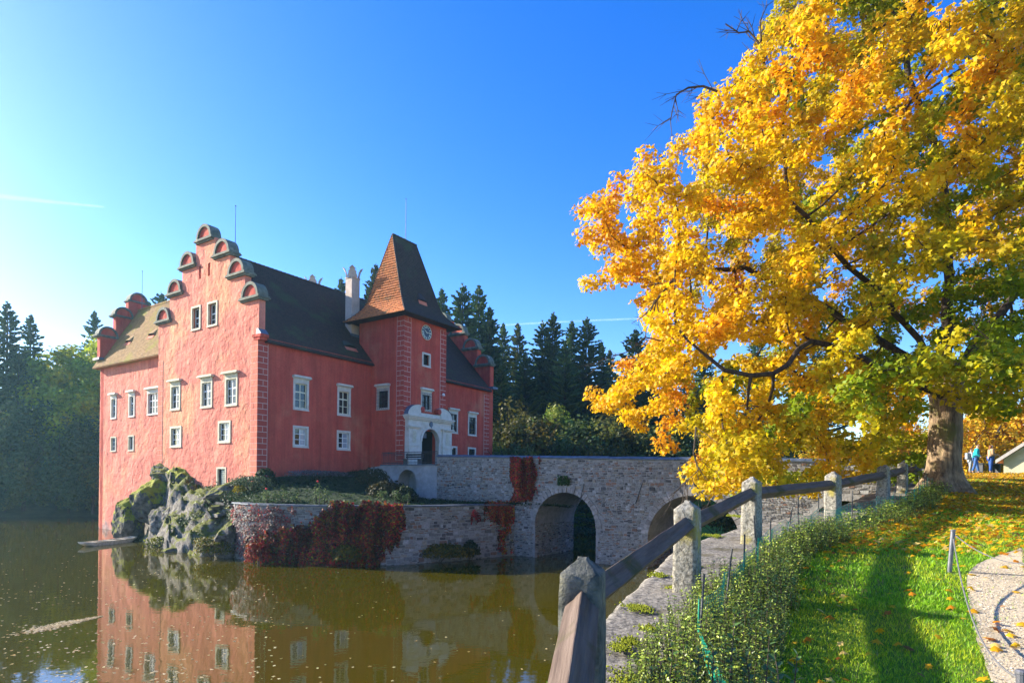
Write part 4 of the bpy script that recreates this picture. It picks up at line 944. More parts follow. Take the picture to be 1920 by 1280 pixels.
outer = [(-34.5, 51.5, -0.5), (-31.5, 49.2, -0.4), (-28.6, 46.8, -0.4), (-25.5, 43.5, -0.4), (-22.8, 40.5, -0.4), (-20.4, 38.2, -0.4), (-18.6, 37.0, -0.4), (-17.2, 37.4, -0.3), (-17.2, 38.5, 2.6)]
inner = [tuple(cw(*p)) for p in ((-23.0, 0.9, -0.3), (-20.5, 0.9, 0.8), (-17.2, 0.9, 3.4), (-14.2, 0.9, 5.7), (-12.0, 0.05, 5.75), (-9.0, 0.05, 5.2), (-6.0, 0.05, 4.35), (-4.5, 0.05, 4.2), (-4.5, -0.6, 4.1))]
sheet_between('rock_slope', outer, inner, M['rock_bare'], 40, 0.9, 1.0, 0.55)
def boulder(x, y, Y, sx, sy, sz, label, mat='rock', seed=1, tilt=0.0):
    rr = random.Random(seed); bm = bmesh.new(); bmesh.ops.create_icosphere(bm, subdivisions=4, radius=1.0)
    planes = [(Vector((rr.gauss(0, 1), rr.gauss(0, 1), rr.gauss(0, 0.8))).normalized(), rr.uniform(0.55, 0.85)) for _ in range(16)]
    for v in bm.verts:
        p = v.co.copy()
        for n_, d in planes:
            e = p.dot(n_) - d
            if e > 0: p -= n_ * e * 0.92
        d1 = fbm(p + Vector((seed, 0, 0)), 1.6, 5); d2 = abs(fbm(p + Vector((0, seed, 0)), 3.2, 4))
        p *= 1 + 0.16 * d1 - 0.12 * d2
        v.co = p
    bm.transform(Matrix.Diagonal((sx, sy, sz, 1)) ); bm.transform(Matrix.Rotation(tilt, 4, 'Y') @ Matrix.Rotation(rr.uniform(0, 6), 4, 'Z'))
    me = bpy.data.meshes.new('boulder'); bm.to_mesh(me); bm.free(); me.materials.append(M[mat])
    me.polygons.foreach_set('use_smooth', [False] * len(me.polygons))
    o = link(bpy.data.objects.new('boulder', me)); o.location = at(x, y, Y - 0.7); tag(o, label, 'rock'); return o
for i, a in enumerate([
    (240, 975, 48.8, 1.3, 1.5, 2.3, 'mossy green boulder at the waterline beside the pink castle wall, leftmost rock', 'rock', 0.1),
    (283, 945, 49.3, 1.7, 1.8, 2.3, 'tall moss covered rock second from the left below the castle wing', 'rock', -0.1),
    (322, 893, 51.0, 2.4, 1.6, 1.15, 'overhanging slab of rock topmost of the outcrop against the castle wall', 'rock_bare', 0.2),
    (352, 925, 49.4, 2.6, 1.8, 2.2, 'large dark rock face with a mossy left edge in the middle of the outcrop', 'rock', 0.25),
    (318, 985, 47.2, 1.6, 1.6, 2.2, 'pale brown cracked rock face below the large mossy rock', 'rock_bare', -0.2),
    (372, 985, 45.2, 2.0, 1.5, 1.6, 'broken grey rock with ivy at its right in the lower outcrop', 'rock_bare', 0.3),
    (425, 925, 44.0, 2.2, 1.6, 0.8, 'sloping pale slab of rock left of the terrace wall end', 'rock_bare', -0.5),
    (398, 950, 45.0, 1.7, 1.4, 0.9, 'jagged pale rock ledge halfway up the slope below the cellar door', 'rock_bare', -0.45),
    (306, 1030, 45.2, 1.6, 1.2, 0.65, 'low mossy rock lying at the water edge beside the boat landing', 'rock', 0.0),
    (345, 1040, 42.0, 1.6, 1.0, 0.7, 'low grey rock at the water edge under yellow grass', 'rock_bare', 0.0),
    (440, 1020, 39.5, 2.2, 1.3, 1.7, 'ivy hung rock at the foot of the left end of the terrace wall', 'rock_bare', 0.1)]):
    boulder(*a[:6], a[6], a[7], seed=i * 7 + 3, tilt=a[8])
rr = random.Random(5)
for k in range(26):        # broken slabs on the slope below the cellar door
    px_, py_ = rr.uniform(392, 500), rr.uniform(905, 965); t_ = (py_ - 900) / 65
    q = MB(); q.box((0, 0, 0), (rr.uniform(0.5, 1.2), rr.uniform(0.4, 0.9), rr.uniform(0.10, 0.22)), 0, rr.uniform(0.7, 0.95)); o = q.build('stone_slab', M['rock_bare'])
    o.location = at(px_, py_, 43.6 - 3.6 * t_ + (480 - px_) * 0.012); o.rotation_euler = (rr.gauss(0.1, 0.25), rr.gauss(-0.45, 0.2), rr.uniform(0, 6))
    tag(o, 'pale broken stone slab lying on the slope left of the terrace lawn', 'stone slab', 'stone slabs on the castle slope')
# ---- flat boat moored by the rocks
boat = empty('punt', at_z(204, 1019, 0.0), math.atan2(3.86, 0.75), 'pale wooden flat bottomed boat moored beside the rocks below the castle wall', 'boat')
M['boatwood'] = pmat('grey_boat_wood', (0.42, 0.35, 0.24), (0.62, 0.54, 0.40), sc=6.0, rough=0.8, bump=0.01, bsc=20)
st = [(-2.3, 0.30, 0.24, 0.36), (-1.7, 0.48, 0.02, 0.30), (0.0, 0.56, -0.03, 0.27), (1.7, 0.50, 0.02, 0.30), (2.3, 0.34, 0.22, 0.36)]
mb = MB()
for inn in (0, 1):
    w_ = 0.05 * inn; base = len(mb.v)
    for x_, hw, zb, zt in st:
        mb.v += [(x_ * (1 - 0.02 * inn), -(hw - w_), zt), (x_ * (1 - 0.02 * inn), -(hw - 0.1 - w_), zb + w_), (x_ * (1 - 0.02 * inn), (hw - 0.1 - w_), zb + w_), (x_ * (1 - 0.02 * inn), hw - w_, zt)]
    for i in range(4):
        for j in range(3):
            a = base + i * 4 + j; f = (a, a + 4, a + 5, a + 1); mb.f.append(f if not inn else f[::-1])
    mb.f.append((base, base + 1, base + 2, base + 3)); e = base + 16; mb.f.append((e + 3, e + 2, e + 1, e))
for i in range(4):
    for j in (0, 3): a, b_ = i * 4 + j, 20 + i * 4 + j; mb.f.append((a, b_, b_ + 4, a + 4))
mb.build('hull', M['boatwood'], boat)
for x_ in (-1.2, 0.1, 1.3): q = MB(); q.bx(x_ - 0.12, x_ + 0.12, -0.45, 0.45, 0.22, 0.26); q.build('thwart', M['boatwood'], boat)

# ------------------------------------------------------------------ leafy things: generic builders
def star_leaf(n=5):
    """lobed maple leaf, unit size, slightly cupped, as a fan of triangles"""
    pts = [(0, -0.5), (0.16, -0.22), (0.45, -0.30), (0.34, -0.02), (0.52, 0.20), (0.24, 0.20), (0.0, 0.56), (-0.24, 0.20), (-0.52, 0.20), (-0.34, -0.02), (-0.45, -0.30), (-0.16, -0.22)]
    v = [(0, 0, 0.06)] + [(x, y, -0.10 * (x * x + y * y) * 2) for x, y in pts]; k = len(pts)
    return np.array(v), np.array([(0, 1 + i, 1 + (i + 1) % k) for i in range(k)])
def small_star():
    pts = [(0, -0.5), (0.20, -0.18), (0.50, -0.05), (0.24, 0.12), (0.0, 0.56), (-0.24, 0.12), (-0.50, -0.05), (-0.20, -0.18)]
    v = [(x, y, -0.16 * abs(x)) for x, y in pts]; return np.array(v), np.array([(0, 1, 7), (1, 2, 3), (1, 3, 7), (3, 4, 5), (3, 5, 7), (5, 6, 7)])
def oval_leaf():
    pts = [(0, -0.5, 0), (0.20, -0.15, 0.05), (0.17, 0.2, 0.05), (0, 0.5, -0.04), (-0.17, 0.2, 0.05), (-0.20, -0.15, 0.05)]
    return np.array(pts), np.array([(0, 1, 2), (0, 2, 3), (0, 3, 4), (0, 4, 5)])
def quad_leaf():
    return np.array([(0, -0.5, 0), (0.33, 0.0, 0.07), (0, 0.5, 0), (-0.33, 0.0, 0.07)]), np.array([(0, 1, 2), (0, 2, 3)])
def lobed_leaf():
    return np.array([(0, -0.5, 0), (0.52, 0.02, -0.07), (0.17, 0.14, 0.03), (0, 0.56, -0.03), (-0.17, 0.14, 0.03), (-0.52, 0.02, -0.07)]), np.array([(0, 1, 2), (0, 2, 4), (0, 4, 5), (2, 3, 4)])
LEAF_STAR, LEAF_SM, LEAF_OV, LEAF_Q, LEAF_3 = star_leaf(), small_star(), oval_leaf(), quad_leaf(), lobed_leaf()
def pal(cols, n, w=None, jit=0.18):
    idx = rng.choice(len(cols), n, p=w); return np.clip(np.array(cols)[idx] * (1 + rng.normal(0, jit, (n, 1))), 0.003, 1)
def leafmesh(name, P, N, S, C, tmpl, mat, parent=None):
    tv, tf = tmpl; V, F = scatter(P, frames(N, rng.uniform(0, 6.28, len(P))), S, tv, tf)
    return fast(name, V, F, M[mat], parent, np.repeat(C, len(tv), axis=0))
def creeper(label, poly, surf, n, cols, w, size, bulge=0.15, cat='creeper', bs=0.5, name='wall_creeper'):
    """leaves hanging on a wall; surf(px, py) -> (point, outward normal)"""
    poly = np.array(poly); lo, hi = poly.min(0), poly.max(0); P = []; N = []; T = []
    while len(P) < n:
        x, y = rng.uniform(lo[0], hi[0]), rng.uniform(lo[1], hi[1])
        jx, jy = 15 * fbm((x * 0.075, y * 0.03, 1), 1, 4) + rng.normal(0, 2.5), 17 * fbm((x * 0.11, y * 0.03, 7), 1, 4) + rng.normal(0, 2.5)
        if not in_poly(x + jx, y + jy, poly): continue
        p, nn = surf(x, y); d = 0.5 + 0.5 * fbm((p[0] * bs, p[1] * bs, p[2] * bs), 1, 3)
        if rng.uniform() > 0.35 + 0.9 * d: continue
        P.append(np.array(p) + np.array(nn) * (0.06 + bulge * max(0, d) * rng.uniform(0.3, 1))); N.append(np.array(nn) + rng.normal(0, 0.55, 3) + np.array([0, 0, 0.25])); T.append(d)
    P, N = np.array(P), np.array(N); C = pal(cols, n, w, 0.25)
    stk = np.array([fbm((p[0] * 1.9, p[1] * 1.9, p[2] * 0.35), 1, 3) for p in P]); C = C * np.clip(1.0 + 1.1 * stk, 0.35, 1.9)[:, None]
    return tag(leafmesh(name, P, N, rng.uniform(0.7, 1.3, n) * size, C, LEAF_SM, 'leaf_dense'), label, cat)
def surf_tw(x, y):
    """pixel -> point on the terrace wall"""
    a, b_ = ray(x, y); Y = 36.0
    for _ in range(8):
        X = a * Y; i = int(np.argmin(np.abs(TWP[:, 0] - X))); Y = 0.5 * Y + 0.5 * float(np.interp(X, TWP[:, 0], TWP[:, 1]))
    z = max(0.02, EYE + b_ * Y); s_ = float(np.interp(a * Y, TWP[:, 0], TWs)); p = twp(s_, z, 0.02)
    q0, q1 = twp(s_ - 0.3, 1), twp(s_ + 0.3, 1); d = np.array([q1[0] - q0[0], q1[1] - q0[1]]); d /= np.linalg.norm(d)
    return p, (d[1], -d[0], 0.0)
def surf_br(x, y):
    a, b_ = ray(x, y); nrm = BX; p0 = BO; d = Vector((a, 1, b_)); Y = (p0 - Vector((0, 0, EYE))).dot(nrm) / d.dot(nrm)
    return (a * Y, Y, EYE + b_ * Y), tuple(-BX)
MAROON = [(0.10, 0.020, 0.018), (0.36, 0.025, 0.022), (0.26, 0.075, 0.018), (0.05, 0.030, 0.012), (0.22, 0.17, 0.012), (0.08, 0.10, 0.016)]
creeper('dense dark red creeper covering the middle of the terrace wall down to the water', [(472, 1062), (470, 1022), (498, 1002), (560, 985), (600, 968), (622, 942), (660, 938), (752, 948), (757, 975), (748, 1005), (722, 1042), (700, 1060), (600, 1068)], surf_tw, 15000, MAROON, [0.36, 0.2, 0.18, 0.12, 0.08, 0.06], 0.15, 0.55)
creeper('thin purple brown creeper scrambling over the left end of the terrace wall', [(395, 1000), (432, 945), (490, 950), (560, 962), (540, 990), (500, 1010), (470, 1042), (425, 1045), (385, 1015)], surf_tw, 2400, [(0.16, 0.07, 0.065), (0.11, 0.03, 0.03), (0.20, 0.14, 0.10), (0.32, 0.03, 0.03)], [0.4, 0.25, 0.2, 0.15], 0.12, 0.35)
creeper('broad curtain of crimson creeper hanging down the bridge wall from its coping', [(957, 856), (1008, 860), (1014, 880), (1003, 905), (1000, 938), (962, 940), (960, 900)], surf_br, 3400, MAROON, [0.3, 0.36, 0.16, 0.06, 0.08, 0.04], 0.14, 0.12)
creeper('red and orange creeper trailing over the terrace wall top beside the arch', [(905, 940), (1000, 938), (1004, 985), (992, 1012), (978, 978), (952, 985), (947, 1038), (936, 1038), (932, 985), (912, 978)], surf_tw, 3000, MAROON, [0.2, 0.3, 0.26, 0.08, 0.12, 0.04], 0.13, 0.12)
creeper('small red creeper sprig alone on the terrace wall between the two masses', [(880, 968), (893, 955), (900, 972), (894, 985), (884, 980)], surf_tw, 150, [(0.25, 0.02, 0.02), (0.15, 0.02, 0.02)], None, 0.13, 0.08)
creeper('small green fern tuft growing from the bridge wall above the arch', [(1047, 897), (1064, 892), (1072, 900), (1064, 910), (1050, 908)], surf_br, 260, [(0.03, 0.07, 0.02), (0.05, 0.09, 0.02)], None, 0.13, 0.18, 'plant', name='fern_tuft')
creeper('bright red creeper shoots on the rocks left of the terrace wall', [(388, 985), (430, 955), (442, 962), (425, 985), (420, 1005), (400, 1000)], surf_tw, 420, [(0.42, 0.02, 0.03), (0.30, 0.02, 0.02)], None, 0.15, 0.3)
def bush(label, c, rad, n, cols, w=None, size=0.16, tmpl=None, cat='bush', name='bush', mat='leaf_dense', stems=5, shell=0.55):
    c = np.array(c, float); rad = np.array(rad, float)
    root = empty(name, tuple(c - np.array([0, 0, rad[2]])), 0, label, cat)
    D = rng.normal(0, 1, (n, 3)); D /= np.linalg.norm(D, axis=1, keepdims=True); D[:, 2] = np.where(D[:, 2] < -0.4, -D[:, 2], D[:, 2])
    k = np.array([1 + 0.32 * fbm(tuple(d * 1.7 + c), 1, 3) for d in D]); r = rng.uniform(shell, 1.05, n) ** 0.6 * k
    P = D * r[:, None] * rad + np.array([0, 0, rad[2]]); N = D + rng.normal(0, 0.6, (n, 3)) + np.array([0, 0, 0.3])
    leafmesh('foliage', P, N, rng.uniform(0.6, 1.3, n) * size, pal(cols, n, w), tmpl or LEAF_SM, mat, root)
    mb = MB()
    for i in range(stems):
        a = rng.uniform(0, 6.28); mb.tube([(0.05 * math.cos(a), 0.05 * math.sin(a), -0.1), (rad[0] * 0.4 * math.cos(a), rad[1] * 0.4 * math.sin(a), rad[2] * 0.9), (rad[0] * 0.6 * math.cos(a), rad[1] * 0.6 * math.sin(a), rad[2] * 1.5)], [0.03, 0.02, 0.008], 4)
    mb.build('stem', M['twig'], root); return root
OLIVE = [(0.085, 0.075, 0.010), (0.14, 0.105, 0.012), (0.045, 0.055, 0.010), (0.18, 0.12, 0.01)]
bush('yellow olive bush at the water edge below the right part of the terrace wall', at(822, 1037, 36.6), (2.2, 0.7, 0.55), 2600, OLIVE)
bush('dark green bush at the water edge just right of the olive bush', at(882, 1033, 37.7), (0.55, 0.5, 0.6), 700, [(0.018, 0.035, 0.012), (0.035, 0.05, 0.015)])
bush('yellow green bush at the foot of the red creeper', at(648, 1042, 34.3), (0.9, 0.5, 0.6), 900, OLIVE)
bush('round mossy yellow bush at the waterline left of the creeper', at(402, 1028, 37.3), (1.15, 0.9, 0.75), 2200, [(0.16, 0.16, 0.015), (0.09, 0.10, 0.012), (0.20, 0.13, 0.02), (0.05, 0.06, 0.01)], None, 0.13)
bush('low bright yellow green bush on the rocks by the boat', at(318, 1018, 43.5), (1.7, 1.0, 0.55), 1500, [(0.20, 0.20, 0.012), (0.11, 0.13, 0.012), (0.05, 0.06, 0.012)], None, 0.14)
bush('dark ivy patch on the rocks left of the terrace wall', at(385, 978, 42.5), (1.6, 0.7, 0.6), 1300, [(0.02, 0.04, 0.016), (0.045, 0.07, 0.025), (0.09, 0.11, 0.05)], None, 0.13)
bush('dark red edged bush standing in the water at the left end of the red creeper', at(482, 1040, 34.9), (0.7, 0.5, 0.75), 900, [(0.30, 0.02, 0.02), (0.12, 0.02, 0.02), (0.22, 0.07, 0.02)], None, 0.14)
bush('low dark green shrub at the castle corner by the quoins', at(497, 895, 42.3), (0.7, 0.6, 0.6), 700, [(0.015, 0.035, 0.012), (0.03, 0.05, 0.016)])
bush('brown green shrub on the terrace lawn left of the niche', at(700, 900, 42.6), (1.2, 0.9, 0.75), 1300, [(0.04, 0.04, 0.012), (0.06, 0.05, 0.02), (0.025, 0.035, 0.01)])
bush('tawny shrub on the terrace right below the white niche wall', at(727, 922, 39.8), (1.3, 0.9, 0.7), 1300, [(0.06, 0.05, 0.015), (0.045, 0.04, 0.012), (0.03, 0.035, 0.01)])
bush('dark evergreen shrub hugging the white niche wall', at(760, 932, 38.8), (0.9, 0.7, 0.6), 900, [(0.015, 0.03, 0.01), (0.025, 0.04, 0.014)])
bush('pale leaved ivy bush lit by the sun at the castle corner above the wall', at(470, 905, 41.2), (1.5, 0.9, 0.5), 1300, [(0.06, 0.09, 0.04), (0.14, 0.17, 0.09), (0.03, 0.055, 0.02)], None, 0.12)
bush('small yellow shrub beside the cellar door steps', at(450, 918, 41.0), (0.45, 0.4, 0.35), 350, [(0.30, 0.22, 0.015), (0.22, 0.20, 0.02)], None, 0.12)
hl = bush('strip of grey lilac heather along the foot of the shaded castle front', at(600, 889, 44.6), (2.9, 0.5, 0.3), 1700, [(0.15, 0.12, 0.14), (0.10, 0.09, 0.09), (0.20, 0.17, 0.18)], None, 0.11)
hl.rotation_euler = (0, 0, R(90) - PHI)
for i, (x, y, h, lab) in enumerate([(500, 932, .5, 'first rose bush from the left behind the terrace wall coping'), (515, 936, .4, 'low rose bush second from the left behind the terrace wall'), (553, 938, .35, 'small rose bush alone on the left half of the terrace wall top'), (596, 928, .8, 'tall thin rose bush with a red bloom behind the terrace wall'), (612, 932, .65, 'pale leaved rose bush right of the one with the red bloom'), (713, 934, .5, 'left rose bush of the three above the creeper end'), (722, 935, .45, 'middle rose bush of the three above the creeper end'), (742, 933, .55, 'right rose bush of the three above the creeper end'), (762, 936, .4, 'small rose bush rightmost below the niche'), (530, 930, .5, 'sunlit rose bush between the first two on the left')]):
    Yw = 36.0 if x > 560 else 37.0
    r_ = bush(lab, at(x, y, Yw), (0.28, 0.28, h), 110, [(0.10, 0.16, 0.05), (0.17, 0.20, 0.07), (0.06, 0.10, 0.03)], None, 0.13, LEAF_OV, 'rose bush', 'rose_bush', stems=3, shell=0.2)
    if i in (3, 0): q = MB(); q.lathe([(0.0, -0.06), (0.07, 0.0), (0.05, 0.06), (0.0, 0.07)], (0.02, -0.1, h * 2 + 0.02), 7); MATS.setdefault('bloom', None); M.setdefault('bloom', pmat('red_bloom', (0.55, 0.03, 0.03), (0.7, 0.06, 0.05), sc=20)); q.build('bloom', M['bloom'], r_)

# creeping ground cover on the shaded terrace lawn
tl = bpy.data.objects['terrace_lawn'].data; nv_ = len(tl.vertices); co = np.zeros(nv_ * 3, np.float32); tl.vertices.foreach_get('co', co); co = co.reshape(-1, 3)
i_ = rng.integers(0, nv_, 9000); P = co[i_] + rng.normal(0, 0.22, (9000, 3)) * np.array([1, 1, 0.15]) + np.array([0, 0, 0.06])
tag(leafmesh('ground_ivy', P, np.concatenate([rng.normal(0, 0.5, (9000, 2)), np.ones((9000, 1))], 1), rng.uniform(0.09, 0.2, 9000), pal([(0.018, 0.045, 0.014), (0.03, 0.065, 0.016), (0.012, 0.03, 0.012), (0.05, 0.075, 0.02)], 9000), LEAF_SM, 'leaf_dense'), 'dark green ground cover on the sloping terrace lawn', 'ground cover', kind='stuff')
bush('rusty bush on the shore seen through the second bridge arch', at(1350, 975, 46), (4.5, 1.5, 1.3), 2600, [(0.16, 0.10, 0.02), (0.10, 0.09, 0.018), (0.05, 0.07, 0.02), (0.22, 0.11, 0.02)], None, 0.24)
bush('olive bush at the water beyond the second bridge arch', at(1420, 985, 41), (3.0, 1.5, 1.2), 1800, [(0.10, 0.09, 0.018), (0.05, 0.07, 0.02), (0.16, 0.13, 0.02)], None, 0.22)

rs_ = bpy.data.objects['rock_slope'].data; nv_ = len(rs_.vertices); co = np.zeros(nv_ * 3, np.float32); rs_.vertices.foreach_get('co', co); co = co.reshape(-1, 3)
pxs_ = np.array([to_px(p)[0] for p in co]); w_ = np.clip((pxs_ - 360) / 60, 0.06, 1) * (np.array([fbm(tuple(p * 0.9), 1, 3) for p in co]) > -0.05); i_ = rng.choice(nv_, 2600, p=w_ / w_.sum())
P = co[i_] + rng.normal(0, 0.16, (2600, 3)) + np.array([0.02, -0.08, 0.08])
tag(leafmesh('rock_ivy', P, np.concatenate([rng.normal(0, 0.5, (2600, 1)) - 0.3, rng.normal(-0.5, 0.4, (2600, 1)), np.ones((2600, 1)) * 0.7], 1), rng.uniform(0.08, 0.17, 2600), pal([(0.05, 0.085, 0.03), (0.09, 0.13, 0.05), (0.16, 0.19, 0.09), (0.03, 0.05, 0.02), (0.20, 0.16, 0.03)], 2600), LEAF_SM, 'leaf_dense'), 'ivy and weeds growing over the rocks left of the terrace wall', 'ground cover', kind='stuff')

# ------------------------------------------------------------------ near bank: retaining wall, fence, netting, hedge, grass, leaves
CLs = np.concatenate([[0], np.cumsum(np.linalg.norm(np.diff(CL, axis=0), axis=1))])
def clp(s, off=0.0):
    x, y = np.interp(s, CLs, CL[:, 0]), np.interp(s, CLs, CL[:, 1]); n = np.array([np.interp(s, CLs, CLn[:, 0]), np.interp(s, CLs, CLn[:, 1])]); n /= np.linalg.norm(n)
    return x + n[0] * off, y + n[1] * off, n
def outer(s): return float(np.interp(s, OS_, OV_))
def cl_s(x, y): return float(CLs[int(np.argmin((CL[:, 0] - x) ** 2 + (CL[:, 1] - y) ** 2))])
def ctop(s): x, y, n = clp(s); return float(ground(x, y)) + 0.07
S_END = cl_s(18.0, 27.4)
OS_ = [cl_s(-0.1, 1.0), cl_s(0.45, 3.9), cl_s(0.75, 5), cl_s(1.9, 7), cl_s(2.5, 8), cl_s(3.7, 9.9), cl_s(5.6, 12.1)]; OV_ = [-0.22, -0.26, -0.40, -0.62, -0.70, -0.95, -1.0]
rwall = empty('retaining_wall', (0, 0, 0), 0, 'stone retaining wall along the lake bank with broad granite coping slabs', 'wall')
mb = MB(); n = 70
for k in range(n):
    a, b_ = S_END * k / n, S_END * (k + 1) / n
    f = lambda s, off, z: (clp(s, off)[0], clp(s, off)[1], z)
    za, zb_ = ctop(a) - 0.2, ctop(b_) - 0.2
    mb.quad(f(b_, outer(b_) + .12, -0.6), f(a, outer(a) + .12, -0.6), f(a, outer(a) + .12, za), f(b_, outer(b_) + .12, zb_)); mb.quad(f(a, outer(a) + .12, za), f(a, 0.3, za), f(b_, 0.3, zb_), f(b_, outer(b_) + .12, zb_))
mb.build('wall_body', M['mortar'], rwall)
rubble('stone', lambda s, z, o_: (clp(s, outer(s) + .12 - o_)[0], clp(s, outer(s) + .12 - o_)[1], z), cl_s(0.3, 3), S_END, lambda s: -0.2, lambda s: ctop(s) - 0.19, rwall, None, seed=51, lmin=0.3, lmax=0.7, hmin=0.2, hmax=0.36)
s = 0.0
while s < S_END:
    l = rnd.uniform(1.2, 1.7); e = min(s + l, S_END); near = clp(s)[1] < 16; nu, nv_ = (14, 14) if near else (5, 5)
    V = []; F = []
    lift = rnd.uniform(-0.015, 0.02)
    for i in range(nu + 1):
        ss = s + 0.008 + (e - s - 0.016) * i / nu
        for j in range(nv_ + 1):
            t = j / nv_; off = outer(ss) + (0.38 - outer(ss)) * t
            edge = 0.03 * fbm((ss * 2.5, 0, s), 1, 3) if j == 0 else (0.06 * fbm((ss * 2.0, 5, s), 1, 3) if j == nv_ else 0)
            x_, y_, _ = clp(ss, off + edge); z_ = ctop(ss) + lift + 0.022 * fbm((x_, y_, 0), 2.3, 5)
            if j in (0,): z_ -= 0.05
            if i in (0, nu): z_ -= 0.02
            V.append((x_, y_, z_))
    for i in range(nu):
        for j in range(nv_): a = i * (nv_ + 1) + j; F.append((a, a + nv_ + 1, a + nv_ + 2, a + 1))
    base = len(V)
    ring = [i * (nv_ + 1) for i in range(nu + 1)] + [nu * (nv_ + 1) + j for j in range(1, nv_ + 1)] + [i * (nv_ + 1) + nv_ for i in range(nu - 1, -1, -1)] + [j for j in range(nv_ - 1, 0, -1)]
    for r_ in ring: V.append((V[r_][0], V[r_][1], V[r_][2] - 0.22))
    for k in range(len(ring)): k2 = (k + 1) % len(ring); F.append((ring[k], base + k, base + k2, ring[k2]))
    V = np.array(V); fast('coping_slab', V, np.array(F), M['coping'], rwall, smooth=False); s = e
rr = random.Random(3)
for k, (x, y, sz) in enumerate([(1185, 1238, .34), (1195, 1135, .22), (1232, 1092, .15), (1385, 1012, .35), (1180, 1180, .12), (1262, 1110, .12), (1165, 1190, .13), (1215, 1165, .10), (1340, 1040, .2), (1300, 1080, .14)]):
    p = at_z(x, y, 3.6); gm_ = np.random.default_rng(k); n_ = int(260 + 2600 * sz); r_ = np.abs(gm_.normal(0, 0.5, n_)); a_ = gm_.uniform(0, 6.28, n_); r_ = sz * r_ * (1 + 0.5 * np.sin(a_ * 3 + k) * np.sin(a_ * 2 + 1.3 * k))
    X_, Y_ = p.x + r_ * np.cos(a_) * 0.9, p.y + r_ * np.sin(a_) * 1.3; Z_ = np.array([ctop(cl_s(x_, y_)) for x_, y_ in zip(X_[:12], Y_[:12])]).mean() + 0.035 * np.interp(Y_ - p.y, [-1, 1], [-1, 1]) + 0.012 + gm_.uniform(0, 0.012, n_)
    tv = np.array([(0.5, 0, 0), (-0.25, 0.43, 0), (-0.25, -0.43, 0), (0, 0, 0.55)]); tf = np.array([(0, 1, 3), (1, 2, 3), (2, 0, 3)])
    V, F = scatter(np.stack([X_, Y_, Z_], 1), frames(np.concatenate([gm_.normal(0, .3, (n_, 2)), np.ones((n_, 1))], 1), gm_.uniform(0, 6, n_)), gm_.uniform(0.012, 0.032, n_), tv, tf); tag(fast('moss_patch', V, F, M['moss'], rwall), kind='stuff')

# ---- fence of granite posts and diamond-set beams
fence = empty('post_and_rail_fence', (0.49, 4.1, 3.3), 0, 'fence of pointed granite posts joined by dark weathered wooden beams along the bank', 'fence')
def post(i, x, y, ztop, mat, wx=0.30, wy=0.27):
    ss = cl_s(x, y); n_ = clp(ss)[2]; ang = math.atan2(-n_[0], n_[1]) + R(90); zb = ctop(ss) - 0.12; h = ztop - zb
    bm = bmesh.new(); bmesh.ops.create_grid(bm, x_segments=1, y_segments=1, size=0.5); bmesh.ops.delete(bm, geom=bm.faces[:], context='FACES_ONLY'); bm.free()
    V = []; F = []; nz, na = 26, 6; prof = []
    for k in range(4):
        cx, cy = [(-1, -1), (1, -1), (1, 1), (-1, 1)][k]; dx, dy = [(1, 0), (0, 1), (-1, 0), (0, -1)][k]
        for j in range(na): prof.append((cx + dx * 2 * j / na, cy + dy * 2 * j / na))
    m_ = len(prof); hs = h - 0.11
    for a in range(nz + 1):
        z = hs * a / nz; tp = 1.10 - 0.10 * a / nz
        for (px_, py_) in prof:
            c_ = 0.97 if abs(px_) > 0.99 and abs(py_) > 0.99 else 1.0
            d = 0.022 * fbm((px_ * 1.6 + i * 7, py_ * 1.6, z * 4.0), 1.2, 5); V.append((px_ * c_ * tp * wx / 2 * (1 + d * 2), py_ * c_ * tp * wy / 2 * (1 + d * 2), z))
    for a in range(nz):
        for j in range(m_): p = a * m_ + j; q = a * m_ + (j + 1) % m_; F.append((p, q, q + m_, p + m_))
    # hipped top
    for f_, zz in ((0.93, 0.012), (0.60, 0.052), (0.28, 0.088), (0.05, 0.112)):
        for (px_, py_) in prof: V.append((px_ * wx / 2 * max(f_, 0.06), py_ * wy / 2 * (f_ if f_ > 0.1 else 0.25), hs + zz + 0.006 * fbm((px_ * 2 + i, py_ * 2, f_ * 3), 1, 3)))
    for a in range(nz, nz + 4):
        for j in range(m_): p = a * m_ + j; q = a * m_ + (j + 1) % m_; F.append((p, q, q + m_, p + m_))
    o = fast('granite_post', np.array(V), np.array(F), M[mat], fence); o.matrix_parent_inverse = Matrix.Identity(4)
    o.location = Vector((x, y, zb)) - fence.location; o.rotation_euler = (0, 0, ang - R(90)); return o
POSTS = FENCE[:8]
for i, (x, y) in enumerate(POSTS): post(i, x, y, POST_TOP[i], 'granite_dark' if i == 1 else 'granite')
